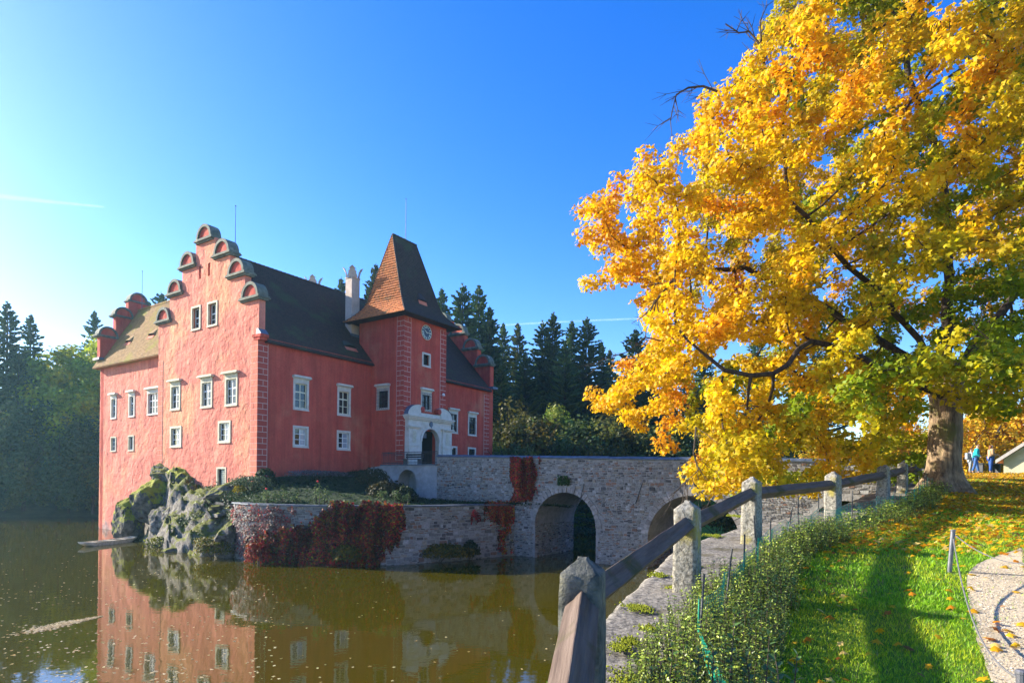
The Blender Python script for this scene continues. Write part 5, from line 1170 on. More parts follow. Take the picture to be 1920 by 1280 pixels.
def beam(a, b_, dg=0.115, name='wooden_beam'):
    a, b_ = Vector(a), Vector(b_); d = b_ - a; Ln = d.length; d.normalize(); sd = d.cross(Vector((0, 0, 1))).normalized(); up = sd.cross(d); V = []; F = []; n = 30
    prof = []
    for k in range(4):
        a0, a1 = math.pi / 2 * k, math.pi / 2 * (k + 1)
        for t in (0.03, 0.25, 0.5, 0.75, 0.97): prof.append((math.cos(a0) * (1 - t) + math.cos(a1) * t, math.sin(a0) * (1 - t) + math.sin(a1) * t))
    m_ = len(prof)
    for i in range(n + 1):
        for j, (px_, py_) in enumerate(prof):
            w = dg * (1 + 0.035 * fbm((px_ * 1.5 + a.x, py_ * 1.5, i * 0.16), 1, 4)); 
            if j in (7, 2) and fbm((i * 0.35, a.x * 3, j), 1, 2) > -0.15: w *= 0.93        # drying cracks
            V.append((Ln * i / n, -px_ * w, py_ * w + 0.010 * fbm((i * 0.25, a.x, a.y), 1, 2)))
    for i in range(n):
        for j in range(m_): p = i * m_ + j; q = i * m_ + (j + 1) % m_; F.append((p, q, q + m_, p + m_))
    F.append(tuple(range(m_))); F.append(tuple(n * m_ + j for j in range(m_)))
    mb = MB(); mb.v = V; mb.f = F; o = mb.build(name, M['beam'], fence)
    o.matrix_basis = Matrix.Translation(a - fence.location) @ Matrix([(d.x, -sd.x, up.x), (d.y, -sd.y, up.y), (d.z, -sd.z, up.z)]).to_4x4(); return o
for i in range(len(POSTS) - 1):
    (xa, ya), (xb, yb) = POSTS[i], POSTS[i + 1]; beam((xa, ya, POST_TOP[i] - 0.31), (xb, yb, POST_TOP[i + 1] - 0.30))

# ---- low netting on thin iron stakes along the hedge
net = empty('garden_netting', (clp(cl_s(1.2, 5.4), 0.5)[0], clp(cl_s(1.2, 5.4), 0.5)[1], 3.4), 0, 'green plastic netting strung on thin iron stakes along the hedge behind the fence', 'netting')
M['net'] = pmat('green_net', (0.008, 0.24, 0.14), (0.012, 0.36, 0.21), sc=30, rough=0.5)
s0_ = cl_s(1.35, 5.6); sp = []; s = s0_
while s < cl_s(14.6, 22): sp.append(s); s += rnd.uniform(0.85, 1.35) if s < s0_ + 7 else rnd.uniform(1.3, 2.0)
def netpt(s, h): x, y, n_ = clp(s, 0.62 + 0.04 * math.sin(s * 5)); return Vector((x, y, float(ground(x, y)) + h))
q = MB(); q.tube([(0, 0, -0.1), (0, 0, 0.82)], 0.011, 5); STK = q.mesh('iron_stake', M['iron'])
for i, s in enumerate(sp):
    o = link(bpy.data.objects.new('iron_stake', STK), net); o.location = netpt(s, 0) - net.location; o.rotation_euler = (R(rnd.gauss(0, 3)), R(rnd.gauss(0, 3)), 0); o.scale = (1, 1, rnd.uniform(0.85, 1.12))
    if i + 1 < len(sp):
        e = sp[i + 1]; mb = MB(); nh = 9 if i < 10 else 6; nv_ = int((e - s) / (0.055 if i < 8 else 0.12)); rad = 0.0026 if i < 6 else 0.0034
        sag = lambda t, h: 0.10 * 4 * t * (1 - t) * (h / 0.6)
        for k in range(nh): h = 0.62 * (k + 0.5) / nh; mb.tube([netpt(s + (e - s) * t, h - sag(t, h)) - net.location for t in (0, 0.25, 0.5, 0.75, 1)], rad, 3, cap=False)
        for k in range(1, nv_): t = k / nv_; mb.tube([netpt(s + (e - s) * t, h - sag(t, h)) - net.location for h in (0.03, 0.3, 0.6)], rad, 3, cap=False)
        mb.build('net_panel', M['net'], net)
mb = MB(); A_ = netpt(s0_, 0.62)
for k in range(14):
    e_ = at(1345 + rnd.uniform(-18, 30), 1300, 4.0); p1 = A_ - Vector((0, 0, 0.3)) + Vector((rnd.uniform(-0.01, 0.01), rnd.uniform(-.02, .02), 0))
    mb.tube([A_ - net.location, p1 - net.location, p1.lerp(e_, 0.5) + Vector((rnd.uniform(-.04, .04), 0, -0.02)) - net.location, e_ - net.location], 0.0028, 3, cap=False)
mb.build('gathered_net_end', M['net'], net)

# ---- hedge: leafy shoots
def hedge_strip(name, n, y0, y1, off0, off1, hmean, leaf, nl, seed):
    g_ = np.random.default_rng(seed); P = []; N = []; S = []; C = []; tv = []; st = MB()
    for i in range(n):
        s = g_.uniform(y0, y1); off = off0 + (off1 - off0) * g_.beta(1.4, 1.4)
        x, y, n_ = clp(s, off); z = float(ground(x, y)); c_ = 1 - abs((off - off0) / (off1 - off0) * 2 - 1) ** 3
        h = hmean * g_.uniform(0.55, 1.2) * (0.5 + 0.5 * c_); ln = np.array([g_.normal(0, 0.18), g_.normal(0, 0.18), 1.0])
        ks = np.linspace(0.12, 1, nl)
        for k in ks:
            a = g_.uniform(0, 6.28)
            for sd in (0, math.pi):
                d = np.array([math.cos(a + sd), math.sin(a + sd), 0.35]); P.append(np.array([x, y, z]) + ln * h * k + d * leaf * 0.45); up = np.array([-d[0] * 0.45, -d[1] * 0.45, 1.0]) + g_.normal(0, 0.35, 3)
                N.append(up); S.append(leaf * g_.uniform(0.7, 1.25)); cc = np.array([(0.14, 0.20, 0.025), (0.25, 0.31, 0.04), (0.075, 0.115, 0.018), (0.38, 0.41, 0.09)][g_.choice(4, p=[0.35, 0.35, 0.2, 0.1])]) * g_.uniform(0.8, 1.25)
                if k > 0.9: cc = cc * 1.2 + np.array([0.05, 0.06, 0.0])
                C.append(cc)
        st.tube([(x, y, z - 0.02), (x + ln[0] * h, y + ln[1] * h, z + h)], [0.004, 0.0018], 3, cap=False)
    return np.array(P), np.array(N), np.array(S), np.array(C), st
HW = 1.28
hs_list = [('near', 1050, cl_s(0.6, 3.2), cl_s(2.3, 7.7), 0.16, HW, 0.46, 0.036, 11, 1), ('mid', 800, cl_s(2.3, 7.6), cl_s(5.5, 12.2), 0.42, HW - 0.1, 0.42, 0.048, 8, 2), ('far', 800, cl_s(5.4, 12.1), cl_s(14.6, 21.6), 0.38, 1.2, 0.38, 0.07, 5, 3)]
allP = [hedge_strip(*h) for h in hs_list]
hedge = leafmesh('low_hedge', np.concatenate([a[0] for a in allP]), np.concatenate([a[1] for a in allP]), np.concatenate([a[2] for a in allP]), np.concatenate([a[3] for a in allP]), LEAF_OV, 'leaf_gloss')
tag(hedge, 'low privet like hedge of small glossy leaves growing along the coping behind the fence', 'hedge', kind='stuff')
mb = MB()
for a in allP:
    k = len(mb.v); mb.v += a[4].v; mb.f += [tuple(i + k for i in f) for f in a[4].f]
tag(mb.build('stems', M['twig'], hedge), kind='stuff')
# tall single shoots in the foreground, leaf by leaf
LFV, LFF = LEAF_OV
def leaf_me(c, nm): return fast(nm, LFV * np.array([1.25, 1.0, 1.0]), LFF, M['leaf_gloss'], None, np.repeat(np.array([c]), len(LFV), 0), link_it=False)
LEAFME = [leaf_me(c, 'leaf') for c in ((0.06, 0.12, 0.022), (0.09, 0.17, 0.03), (0.16, 0.22, 0.035))]
for i, (bx_, by_, tx_, ty_, Y, lab) in enumerate([(1362, 1290, 1378, 1150, 4.2, 'tallest upright hedge shoot with paired leaves in the foreground'), (1430, 1290, 1443, 1192, 3.9, 'second hedge shoot right of the tallest one in front of the lawn'), (1482, 1300, 1495, 1226, 3.7, 'rightmost hedge shoot with long leaves at the bottom edge'), (1300, 1290, 1312, 1222, 4.0, 'short hedge shoot beside the trailing end of the green net'), (1405, 1295, 1398, 1230, 3.9, 'short shoot between the two taller hedge shoots'), (1250, 1290, 1262, 1215, 4.3, 'leafy shoot at the edge of the coping slab in the foreground'), (1330, 1300, 1338, 1215, 3.9, 'slender shoot just left of the tallest hedge shoot'), (1460, 1300, 1452, 1225, 3.6, 'leaning shoot low at the right end of the hedge')]):
    b0 = at(bx_, by_, Y); t0 = at(tx_, ty_, Y); sh = empty('hedge_shoot', b0, 0, lab, 'plant'); d = t0 - b0
    q = MB(); q.tube([(0, 0, -0.25), tuple(d * 0.5 + Vector((0.01, 0, 0))), tuple(d)], [0.006, 0.0045, 0.002], 5); q.build('stem', M['twig'], sh)
    npair = 6; a = rnd.uniform(0, 3)
    for k in range(npair):
        t = (k + 1) / npair; a += 1.57 + rnd.uniform(-0.3, 0.3)
        for sgn in (0, math.pi):
            lo = link(bpy.data.objects.new('leaf', LEAFME[2 if t > 0.95 else rnd.randrange(2)]), sh); sz = (0.068 if t < 0.9 else 0.045) * rnd.uniform(0.8, 1.2); dirv = Vector((math.cos(a + sgn), math.sin(a + sgn), 0.5 if t < 0.9 else 1.4)).normalized()
            lo.location = d * t + dirv * sz * 0.48; lo.scale = (sz, sz, sz); lo.rotation_euler = dirv.to_track_quat('Y', 'Z').to_euler()

# ---- grass blades
def blades(n, ys, hh, ww, seed, dens=None):
    g_ = np.random.default_rng(seed); out = [];
    P = np.zeros((0, 2))
    while len(P) < n:
        y = ys[0] + (ys[1] - ys[0]) * g_.uniform(0, 1, 20000) ** 1.15; x = g_.uniform(0.2, 22, 20000); k = (x < y * 1.12 + 2.6)
        x, y = x[k], y[k]; sd = np.array([side(a, b_)[0] for a, b_ in zip(x[:6000], y[:6000])]); x, y = x[:6000], y[:6000]
        k = (sd > 0.95) & ~(in_poly(x, y, GPX) & (g_.uniform(0, 1, len(x)) > 0.012)); P = np.concatenate([P, np.stack([x[k], y[k]], 1)])
    P = P[:n]; z = ground(P[:, 0], P[:, 1])
    nz = np.array([fbm((p[0] * 1.3, p[1] * 1.3, 3), 1, 3) for p in P]); h = hh * g_.uniform(0.5, 1.25, n) * (1 + 0.55 * nz); a = g_.uniform(0, 6.28, n); w = ww * g_.uniform(0.7, 1.3, n)
    ln = np.stack([g_.normal(0, 0.5, n), g_.normal(0, 0.5, n)], 1)
    b0 = np.concatenate([P, z[:, None] - 0.005], 1); dx = np.stack([np.cos(a) * w, np.sin(a) * w, 0 * w], 1); tip = b0 + np.concatenate([ln * h[:, None], h[:, None]], 1); mid = b0 + np.concatenate([ln * h[:, None] * 0.32, h[:, None] * 0.62], 1)
    V = np.stack([b0 - dx, b0 + dx, mid + dx * 0.7, mid - dx * 0.7, tip], 1).reshape(-1, 3); i = np.arange(n)[:, None] * 5
    F = np.concatenate([i + [0, 1, 2], i + [0, 2, 3], i + [3, 2, 4]])
    base = np.array([0.24, 0.46, 0.008]); yel = np.array([0.50, 0.54, 0.016]); dk = np.array([0.10, 0.25, 0.008]); pn = np.array([fbm((p[0] * 0.5, p[1] * 0.5, 8), 1, 3) for p in P])
    t = np.clip(0.42 + 1.5 * pn + g_.normal(0, 0.25, n), 0, 1)[:, None]; C = base * (1 - t) + yel * t; u = (g_.uniform(0, 1, (n, 1)) < 0.3); C = np.where(u, dk, C) * g_.uniform(0.75, 1.25, (n, 1))
    dry = (g_.uniform(0, 1, (n, 1)) < 0.04); C = np.where(dry, np.array([0.30, 0.26, 0.08]), C)
    return V, F, np.repeat(C, 5, 0)
parts = [blades(72000, (2.6, 7.5), 0.048, 0.0030, 1), blades(58000, (7.0, 13.5), 0.060, 0.0055, 2), blades(36000, (13.0, 26.0), 0.075, 0.011, 3)]
k = 0; VV, FF, CC = [], [], []
for v, f, c in parts: VV.append(v); FF.append(f + k); CC.append(c); k += len(v)
tag(fast('grass', np.concatenate(VV), np.concatenate(FF), M['blade'], None, np.concatenate(CC)), 'short bright green lawn grass on the bank', 'grass', kind='stuff')

# ---- fallen leaves
FALLC = [(0.76, 0.40, 0.012), (0.66, 0.25, 0.012), (0.80, 0.50, 0.03), (0.40, 0.14, 0.02), (0.76, 0.54, 0.16), (0.24, 0.10, 0.03)]
FW = [0.36, 0.20, 0.24, 0.08, 0.09, 0.03]
def leaf_spots(n, ylo, yhi, seed, dens):
    g_ = np.random.default_rng(seed); P = []
    while len(P) < n:
        y = g_.uniform(ylo, yhi); x = g_.uniform(0.8, y * 0.95 + 1.0)
        if side(x, y)[0] < 0.85 or g_.uniform() > dens(x, y): continue
        P.append((x, y))
    return np.array(P)
dn = lambda x, y: np.clip(0.035 + ((y - 9.0) / 8.0) * 1.0 * (0.75 + 0.5 * fbm((x * 0.45, y * 0.45, 2), 1, 3)), 0.03, 1)
near_pts = leaf_spots(190, 3.6, 11.0, 4, dn)
hf = leaf_spots(60, 4.0, 11.0, 5, lambda x, y: 1.0 if 0.85 < side(x, y)[0] < 1.75 else 0.0)
pts = np.concatenate([near_pts, hf]); FL = []
for c in range(6):
    for v_ in range(2):
        tv, tf = LEAF_STAR; tv = tv.copy(); tv[:, 2] = tv[:, 2] * (1.0 + v_ * 2.4) + 0.12 * tv[:, 0] * (1 - 2 * v_); FL.append(fast('fallen_leaf', tv, tf, M['leaf'], None, np.repeat(np.array([FALLC[c]]), len(tv), 0), link_it=False))
for p in pts:
    c = rng.choice(6, p=FW); o = link(bpy.data.objects.new('fallen_leaf', FL[c * 2 + int(rng.integers(2))])); sz = rng.uniform(0.065, 0.125)
    o.location = (p[0], p[1], float(ground(p[0], p[1])) + 0.035 + rng.uniform(0, 0.02)); o.scale = (sz, sz, sz); o.rotation_euler = (rng.normal(0, 0.3), rng.normal(0, 0.3), rng.uniform(0, 6.28))
    zone = 'on the dark strip beside the hedge' if side(p[0], p[1])[0] < 1.8 else ('on the near lawn at the bottom of the picture' if p[1] < 6.5 else 'on the open lawn between hedge and path')
    tag(o, ['golden', 'orange', 'bright yellow', 'rusty brown', 'pale cream', 'dark brown'][c] + ' fallen maple leaf lying ' + zone, 'leaf', 'single fallen leaves on the grass')
for x, y in ((1888, 1180), (1893, 1189), (1858, 1196), (1866, 1215), (1825, 1144), (1905, 1108), (1885, 1062), (1822, 1076)):
    p = on_ground(x, y, 0.03); o = link(bpy.data.objects.new('fallen_leaf', FL[rnd.randrange(8)])); sz = rnd.uniform(0.11, 0.15); o.location = p; o.scale = (sz, sz, sz); o.rotation_euler = (rnd.gauss(0, 0.25), rnd.gauss(0, 0.25), rnd.uniform(0, 6))
    tag(o, 'orange maple leaf lying on the pale gravel path', 'leaf', 'leaves on the gravel path')
g_ = np.random.default_rng(9); n = 16000; P = leaf_spots(n, 10.0, 32.0, 10, lambda x, y: dn(x, y) * (1.0 if y < 24 else 0.8))
Pz = ground(P[:, 0], P[:, 1]) + g_.uniform(0.03, 0.085, n); N = np.concatenate([g_.normal(0, 0.45, (n, 2)), np.ones((n, 1))], 1)
lf = leafmesh('fallen_leaves', np.concatenate([P, Pz[:, None]], 1), N, g_.uniform(0.07, 0.14, n), pal(FALLC, n, FW), LEAF_SM, 'leaf'); tag(lf, 'carpet of golden fallen maple leaves on the lawn below the tree', 'leaves', kind='stuff')
# pebbles on the gravel near the camera
n = 4200; g_ = np.random.default_rng(12); lo, hi = GPX.min(0), GPX.max(0); P = []
while len(P) < n:
    x, y = g_.uniform(lo[0], hi[0]), g_.uniform(lo[1], min(hi[1], 9.5))
    if in_poly(x, y, GPX) and x < y * 0.9: P.append((x, y, float(ground(x, y)) + 0.014))
tv = np.array([(1, 0, 0), (0, 1, 0), (-1, 0, 0), (0, -1, 0), (0.2, 0.1, 0.7)]); tf = np.array([(0, 1, 4), (1, 2, 4), (2, 3, 4), (3, 0, 4)])
V, F = scatter(np.array(P), frames(np.concatenate([g_.normal(0, .2, (n, 2)), np.ones((n, 1))], 1), g_.uniform(0, 6, n)), g_.uniform(0.004, 0.012, n), tv, tf)
pb = pal([(0.5, 0.40, 0.25), (0.60, 0.49, 0.33), (0.40, 0.31, 0.19), (0.66, 0.57, 0.42)], n); tag(fast('pebbles', V, F, M['stones'], None, np.repeat(pb, 5, 0)), 'loose pebbles on the gravel path', 'pebbles', kind='stuff')

# ---- rope barrier beside the path
M['steel'] = pmat('grey_steel_post', (0.10, 0.10, 0.11), (0.18, 0.18, 0.19), sc=9, rough=0.45, metal=0.4, spec=0.5)
M['rope'] = pmat('grey_rope', (0.10, 0.095, 0.09), (0.20, 0.19, 0.18), sc=60, rough=0.9, bump=0.004, bsc=160)
A0 = on_ground(1779, 1072); B0 = on_ground(1914, 1450); C0 = on_ground(2010, 1015)
bar = empty('rope_barrier', A0, 0, 'grey metal posts with a sagging rope at the edge of the gravel path', 'barrier')
for P_, lean in ((A0, 0.09), (B0, 0.0), (C0, 0.05)):
    q = MB(); q.tube([(0, 0, -0.1), (lean * 0.62, 0, 0.60)], 0.030, 12); q.lathe([(0.030, 0.0), (0.034, 0.004), (0.034, 0.020), (0.026, 0.028), (0.0, 0.03)], (lean * 0.62, 0, 0.60), 12); q.build('post', M['steel'], bar, loc=P_ - A0)
def rope(a, b_, sag, lift=0.0):
    pts_ = []; n = 26
    for i in range(n + 1): t = i / n; p = a.lerp(b_, t); pts_.append(tuple(p - Vector((0, 0, sag * 4 * t * (1 - t))) - A0))
    q = MB(); q.tube(pts_, 0.008, 6); q.build('rope', M['rope'], bar)
rope(A0 + Vector((0.06, 0, 0.57)), C0 + Vector((0.03, 0, 0.57)), 0.26); rope(A0 + Vector((0.06, 0, 0.50)), B0 + Vector((0, 0, 0.57)), 0.42)

# ------------------------------------------------------------------ the big maple
TREE = Vector((14.75, 20.6, 4.65))
CROWN_PX = np.array([(x_ - 30 if x_ < 1450 else x_, y_) for x_, y_ in [(1455, 5), (1440, 75), (1438, 112), (1400, 140), (1345, 150), (1320, 225), (1262, 275), (1250, 312), (1180, 322), (1182, 352), (1130, 388), (1095, 430), (1102, 480), (1062, 512), (1075, 548), (1112, 555), (1190, 535), (1200, 580), (1262, 612), (1240, 650), (1190, 665), (1150, 700), (1110, 738), (1135, 775), (1185, 785), (1245, 770), (1262, 800), (1215, 842), (1290, 850), (1312, 925), (1350, 938), (1392, 905), (1430, 960), (1470, 968), (1530, 935), (1570, 890), (1640, 885), (1725, 800), (1735, 745), (1800, 745), (1812, 810), (1870, 830), (2100, 830), (2300, 500), (2250, 0), (2100, -330), (1800, -380), (1600, -200)]])
def crown_samples(n, seed):
    g_ = np.random.default_rng(seed); out = []
    while len(out) < n:
        z = g_.uniform(4.6, 24.5); ang = g_.uniform(0, 6.283); zz = (z - 4.6) / 20
        rmax = 12.8 * (0.90 + 0.2 * zz) if zz < 0.5 else 12.8 * (1.0 - 1.15 * (zz - 0.5) ** 1.5)
        r = rmax * math.sqrt(g_.uniform(0.02, 1)); x, y = TREE.x + r * math.cos(ang) * 1.05, TREE.y + 0.62 * r * math.sin(ang) + 0.2
        px_, py_ = to_px((x, y, z))
        if not in_poly(px_ + 10 * fbm((px_ * 0.03, py_ * 0.03, 1), 1, 3), py_ + 10 * fbm((px_ * 0.03, py_ * 0.03, 5), 1, 3), CROWN_PX): continue
        if z < 8.0 and r < 3.2: continue
        if side(x, y)[0] > 1.5 and z < ground(x, y) + 2.4: continue
        if fbm((x * 0.33, y * 0.33, z * 0.33), 1, 3) < -0.07 and g_.uniform() < 0.9: continue
        out.append((x, y, z))
    return np.array(out)
ATT = crown_samples(3300, 21)
nodes = []; par = []
def addn(p, q): nodes.append(np.array(p, float)); par.append(q); return len(nodes) - 1
k = -1
for z, x, y in ((-0.3, 0, 0), (0.6, 0, 0), (1.3, 0.02, 0), (2.0, 0.05, 0.02), (2.7, 0.08, 0.03), (3.3, 0.12, 0.05), (3.9, 0.16, 0.08)): k = addn((TREE.x + x, TREE.y + y, TREE.z + z), k)
FORK = k
def limb(start, pts):
    k = start
    for p in pts:
        a = nodes[k]; b_ = np.array(p, float); L_ = np.linalg.norm(b_ - a); n_ = max(1, int(L_ / 0.55))
        for i in range(1, n_ + 1): t = i / n_; q = a * (1 - t) + b_ * t + rng.normal(0, 0.05, 3); k = addn(q, k)
    return k
lm_ = limb(FORK, [at(1700, 610, 20.2), at(1640, 540, 19.4), at(1560, 470, 18.6), at(1480, 380, 18.2)])                # left rising limb
limb(FORK, [at(1775, 560, 20.8), at(1780, 420, 20.8), at(1765, 290, 20.6), at(1700, 150, 20.2), at(1690, 40, 20.4)])     # upright leader
limb(FORK, [at(1850, 620, 21.2), at(1930, 520, 21.8), at(2010, 420, 22)])
limb(FORK - 1, [at(1640, 690, 18.6), at(1520, 640, 17.8), at(1450, 700, 17.4), at(1360, 700, 17.0), at(1290, 640, 17.0)])
limb(FORK, [at(1660, 640, 22.5), at(1520, 560, 23.2), at(1400, 500, 23.5), at(1200, 530, 22.8)])
limb(FORK - 1, [at(1860, 720, 19.0), at(1960, 690, 17.8)])
near_d = np.full(len(ATT), 1e9); near_i = np.zeros(len(ATT), int); alive = np.ones(len(ATT), bool)
def upd(i0):
    for i in range(i0, len(nodes)):
        d = np.linalg.norm(ATT - nodes[i], axis=1); m_ = d < near_d; near_d[m_] = d[m_]; near_i[m_] = i
upd(0); STEP = 0.42
for it in range(120):
    act = alive & (near_d < 9.0)
    if not act.any(): break
    idx = near_i[act]; dv = ATT[act] - np.array(nodes)[idx]; dv /= np.linalg.norm(dv, axis=1, keepdims=True) + 1e-9
    u, inv = np.unique(idx, return_inverse=True); acc = np.zeros((len(u), 3)); np.add.at(acc, inv, dv); i0 = len(nodes)
    for j, ni in enumerate(u):
        d = acc[j] + rng.normal(0, 0.16, 3) * 1.0; L_ = np.linalg.norm(d)
        if L_ < 1e-6: continue
        addn(nodes[ni] + d / L_ * STEP, int(ni))
    upd(i0); alive &= near_d > 0.58
    if len(nodes) > 11000: break
nodes = np.array(nodes); par = np.array(par); NN = len(nodes)
tips = np.ones(NN, int); kids = np.zeros(NN, int)
for i in range(NN - 1, 0, -1):
    if kids[i] == 0: tips[i] = 1
    if par[i] >= 0: kids[par[i]] += 1
flow = np.zeros(NN)
for i in range(NN - 1, -1, -1):
    if kids[i] == 0: flow[i] = 1
    if par[i] >= 0: flow[par[i]] += flow[i]
rad = 0.013 * flow ** 0.47
for i in range(NN):
    hz = nodes[i][2] - TREE.z
    if i <= FORK: rad[i] = 0.60 + 0.42 * max(0, 1 - hz / 1.1) ** 2 - 0.03 * hz
rad = np.minimum(rad, 0.62 + 10 * (np.arange(NN) <= FORK)); 
for i in range(FORK + 1, NN): rad[i] = min(rad[i], rad[par[i]] * 0.96 if par[i] > FORK else 0.36)
maple = empty('maple_tree', TREE, 0, 'huge golden yellow maple with a stout trunk spreading its branches over the lake', 'tree')
# trunk with root flare and ribbed bark
V = []; F = []; KA = 40; prof = []
zs_ = np.concatenate([np.linspace(-0.5, 1.2, 14), np.linspace(1.35, 4.6, 18)])
for z in zs_:
    c = np.array([np.interp(z, [-0.3, 3.9, 4.6], [0, 0.16, 0.2]), np.interp(z, [-0.3, 3.9, 4.6], [0, 0.08, 0.1])]); r0 = 0.51 + 0.42 * max(0.0, 1 - max(z, -0.2) / 1.15) ** 2.0 - 0.012 * z + 0.05 * math.exp(-((z - 3.9) / 0.7) ** 2)
    for j in range(KA):
        a = 2 * math.pi * j / KA; fl = 1 + 0.16 * max(0, 1 - z / 1.3) * math.sin(a * 5 + 0.7) + 0.05 * math.sin(a * 3 + z * 0.5) + 0.07 * fbm((math.cos(a) * 1.3, math.sin(a) * 1.3, z * 0.6), 1.3, 4) + 0.03 * fbm((math.cos(a) * 4, math.sin(a) * 4, z * 0.9), 1.2, 3)
        V.append((c[0] + r0 * fl * math.cos(a), c[1] + r0 * fl * math.sin(a), z))
for i in range(len(zs_) - 1):
    for j in range(KA): p = i * KA + j; q = i * KA + (j + 1) % KA; F.append((p, q, q + KA, p + KA))
fast('trunk', np.array(V), np.array(F), M['bark'], maple, smooth=True)
def tube_edges(sel, k):
    V = []; F = []
    for i in sel:
        a, b_ = nodes[par[i]], nodes[i]; d = b_ - a; L_ = np.linalg.norm(d)
        if L_ < 1e-6: continue
        d = d / L_; u = np.cross(d, [0.3, 0.2, 0.9]); u /= np.linalg.norm(u) + 1e-9; w_ = np.cross(d, u); n0 = len(V); ra = min(rad[par[i]], rad[i] * 1.35) if par[i] > FORK else min(0.40, rad[i] * 1.2)
        for (p, r_) in ((a - d * 0.02, ra), (b_ + d * 0.015, rad[i])):
            for j in range(k): an = 2 * math.pi * j / k; V.append(p + (u * math.cos(an) + w_ * math.sin(an)) * r_)
        F += [(n0 + j, n0 + (j + 1) % k, n0 + k + (j + 1) % k, n0 + k + j) for j in range(k)]
    return np.array(V) - np.array(TREE), np.array(F)
big = [i for i in range(FORK + 1, NN) if rad[i] > 0.05]; sm = [i for i in range(FORK + 1, NN) if rad[i] <= 0.05]
v, f = tube_edges(big, 9); fast('limbs', v, f, M['bark_dark'], maple, smooth=True)
v, f = tube_edges(sm, 4); tag(fast('twigs', v, f, M['bark_dark'], maple, smooth=True), kind='stuff')
# leaves round the thin twigs
tw_i = np.array([i for i in range(FORK + 1, NN) if rad[i] < 0.036 and nodes[i][2] > 4.2])
g_ = np.random.default_rng(31); NPER = 66
base = np.repeat(nodes[tw_i], NPER, 0); n = len(base); off = g_.normal(0, 1, (n, 3)); off /= np.linalg.norm(off, axis=1, keepdims=True); off *= (g_.uniform(0.05, 1, (n, 1)) ** 0.6) * np.array([0.46, 0.46, 0.33])
P = base + off; pxx = 960 + P[:, 0] / P[:, 1] * FPX; pyy = 901 - (P[:, 2] - EYE) / P[:, 1] * FPX
keep = (P[:, 2] > 4.2) & ~((pxx > 1738) & (pxx < 1800) & (pyy > 762) & (P[:, 1] < 20.6)) & (pxx < 2140) & (pyy > -260)
P = P[keep]; base = base[keep]; off = off[keep]; n = len(P)
fn = np.array([fbm(tuple(p * 0.24), 1, 3) for p in base]); rax = np.hypot(base[:, 0] - TREE.x, base[:, 1] - TREE.y)
green = np.clip(0.80 * (1 - rax / 8.0) + 0.95 * fn * np.clip(1.35 - base[:, 2] / 26, 0.5, 1) + 0.16 + 0.20 * np.clip((9.5 - base[:, 2]) / 4, 0, 1) * (rax < 7) + 0.30 * (rax < 8.5) * np.clip(1 - np.abs(base[:, 2] - 9.3) / 3.0, 0, 1), 0, 1); green = np.where(rax > 9, green * 0.6, green)
green = np.clip(green + g_.normal(0, 0.10, n), 0, 1)[:, None]
org = np.clip(0.25 + 1.5 * np.array([fbm(tuple(p * 0.5 + 9), 1, 2) for p in base]) + g_.normal(0, 0.15, n), 0, 1)[:, None]
yel = np.array([0.80, 0.52, 0.005]) * (1 - org) + np.array([0.80, 0.37, 0.005]) * org
grn = np.array([0.55, 0.47, 0.006]) * (1 - green) + np.array([0.22, 0.31, 0.008]) * green
C = np.where(green < 0.35, yel * (1 - green * 0.9) + grn * green * 0.9, 0) + np.where(green >= 0.35, yel * np.clip(0.95 - green * 1.1, 0, 1) + grn * np.clip(0.05 + green * 1.1, 0, 1), 0)
C = C * g_.uniform(0.78, 1.12, (n, 1))
Nv = off * 1.2 + g_.normal(0, 0.55, (n, 3)) + np.array([-0.35, -0.25, 0.55])
SZ = g_.uniform(0.10, 0.185, n); print('LEAVES', n, 'NODES', NN, 'TW', len(tw_i))
# the leaves that show largest (nearest) are single parts, the rest one mass
rank = np.argsort(-SZ / P[:, 1]); bigl, rest = rank[:300], rank[300:]
leafmesh('crown', P[rest] - np.array(TREE), Nv[rest], SZ[rest] * 1.08, C[rest], LEAF_3, 'leaf', maple)['kind'] = 'stuff'
fr_ = frames(Nv[bigl], g_.uniform(0, 6.28, 300)); LM = {}
for j, i in enumerate(bigl):
    key = min(5, int(green[i, 0] * 4)) * 2 + int(org[i, 0] > 0.5)
    if key not in LM: LM[key] = fast('leaf', LEAF_STAR[0], LEAF_STAR[1], M['leaf'], None, np.repeat(C[i][None], len(LEAF_STAR[0]), 0), link_it=False)
    o = link(bpy.data.objects.new('leaf', LM[key]), maple); o.matrix_basis = Matrix.LocRotScale(Vector(P[i]) - TREE, Matrix([list(r) for r in fr_[j]]).to_quaternion(), Vector((SZ[i],) * 3))
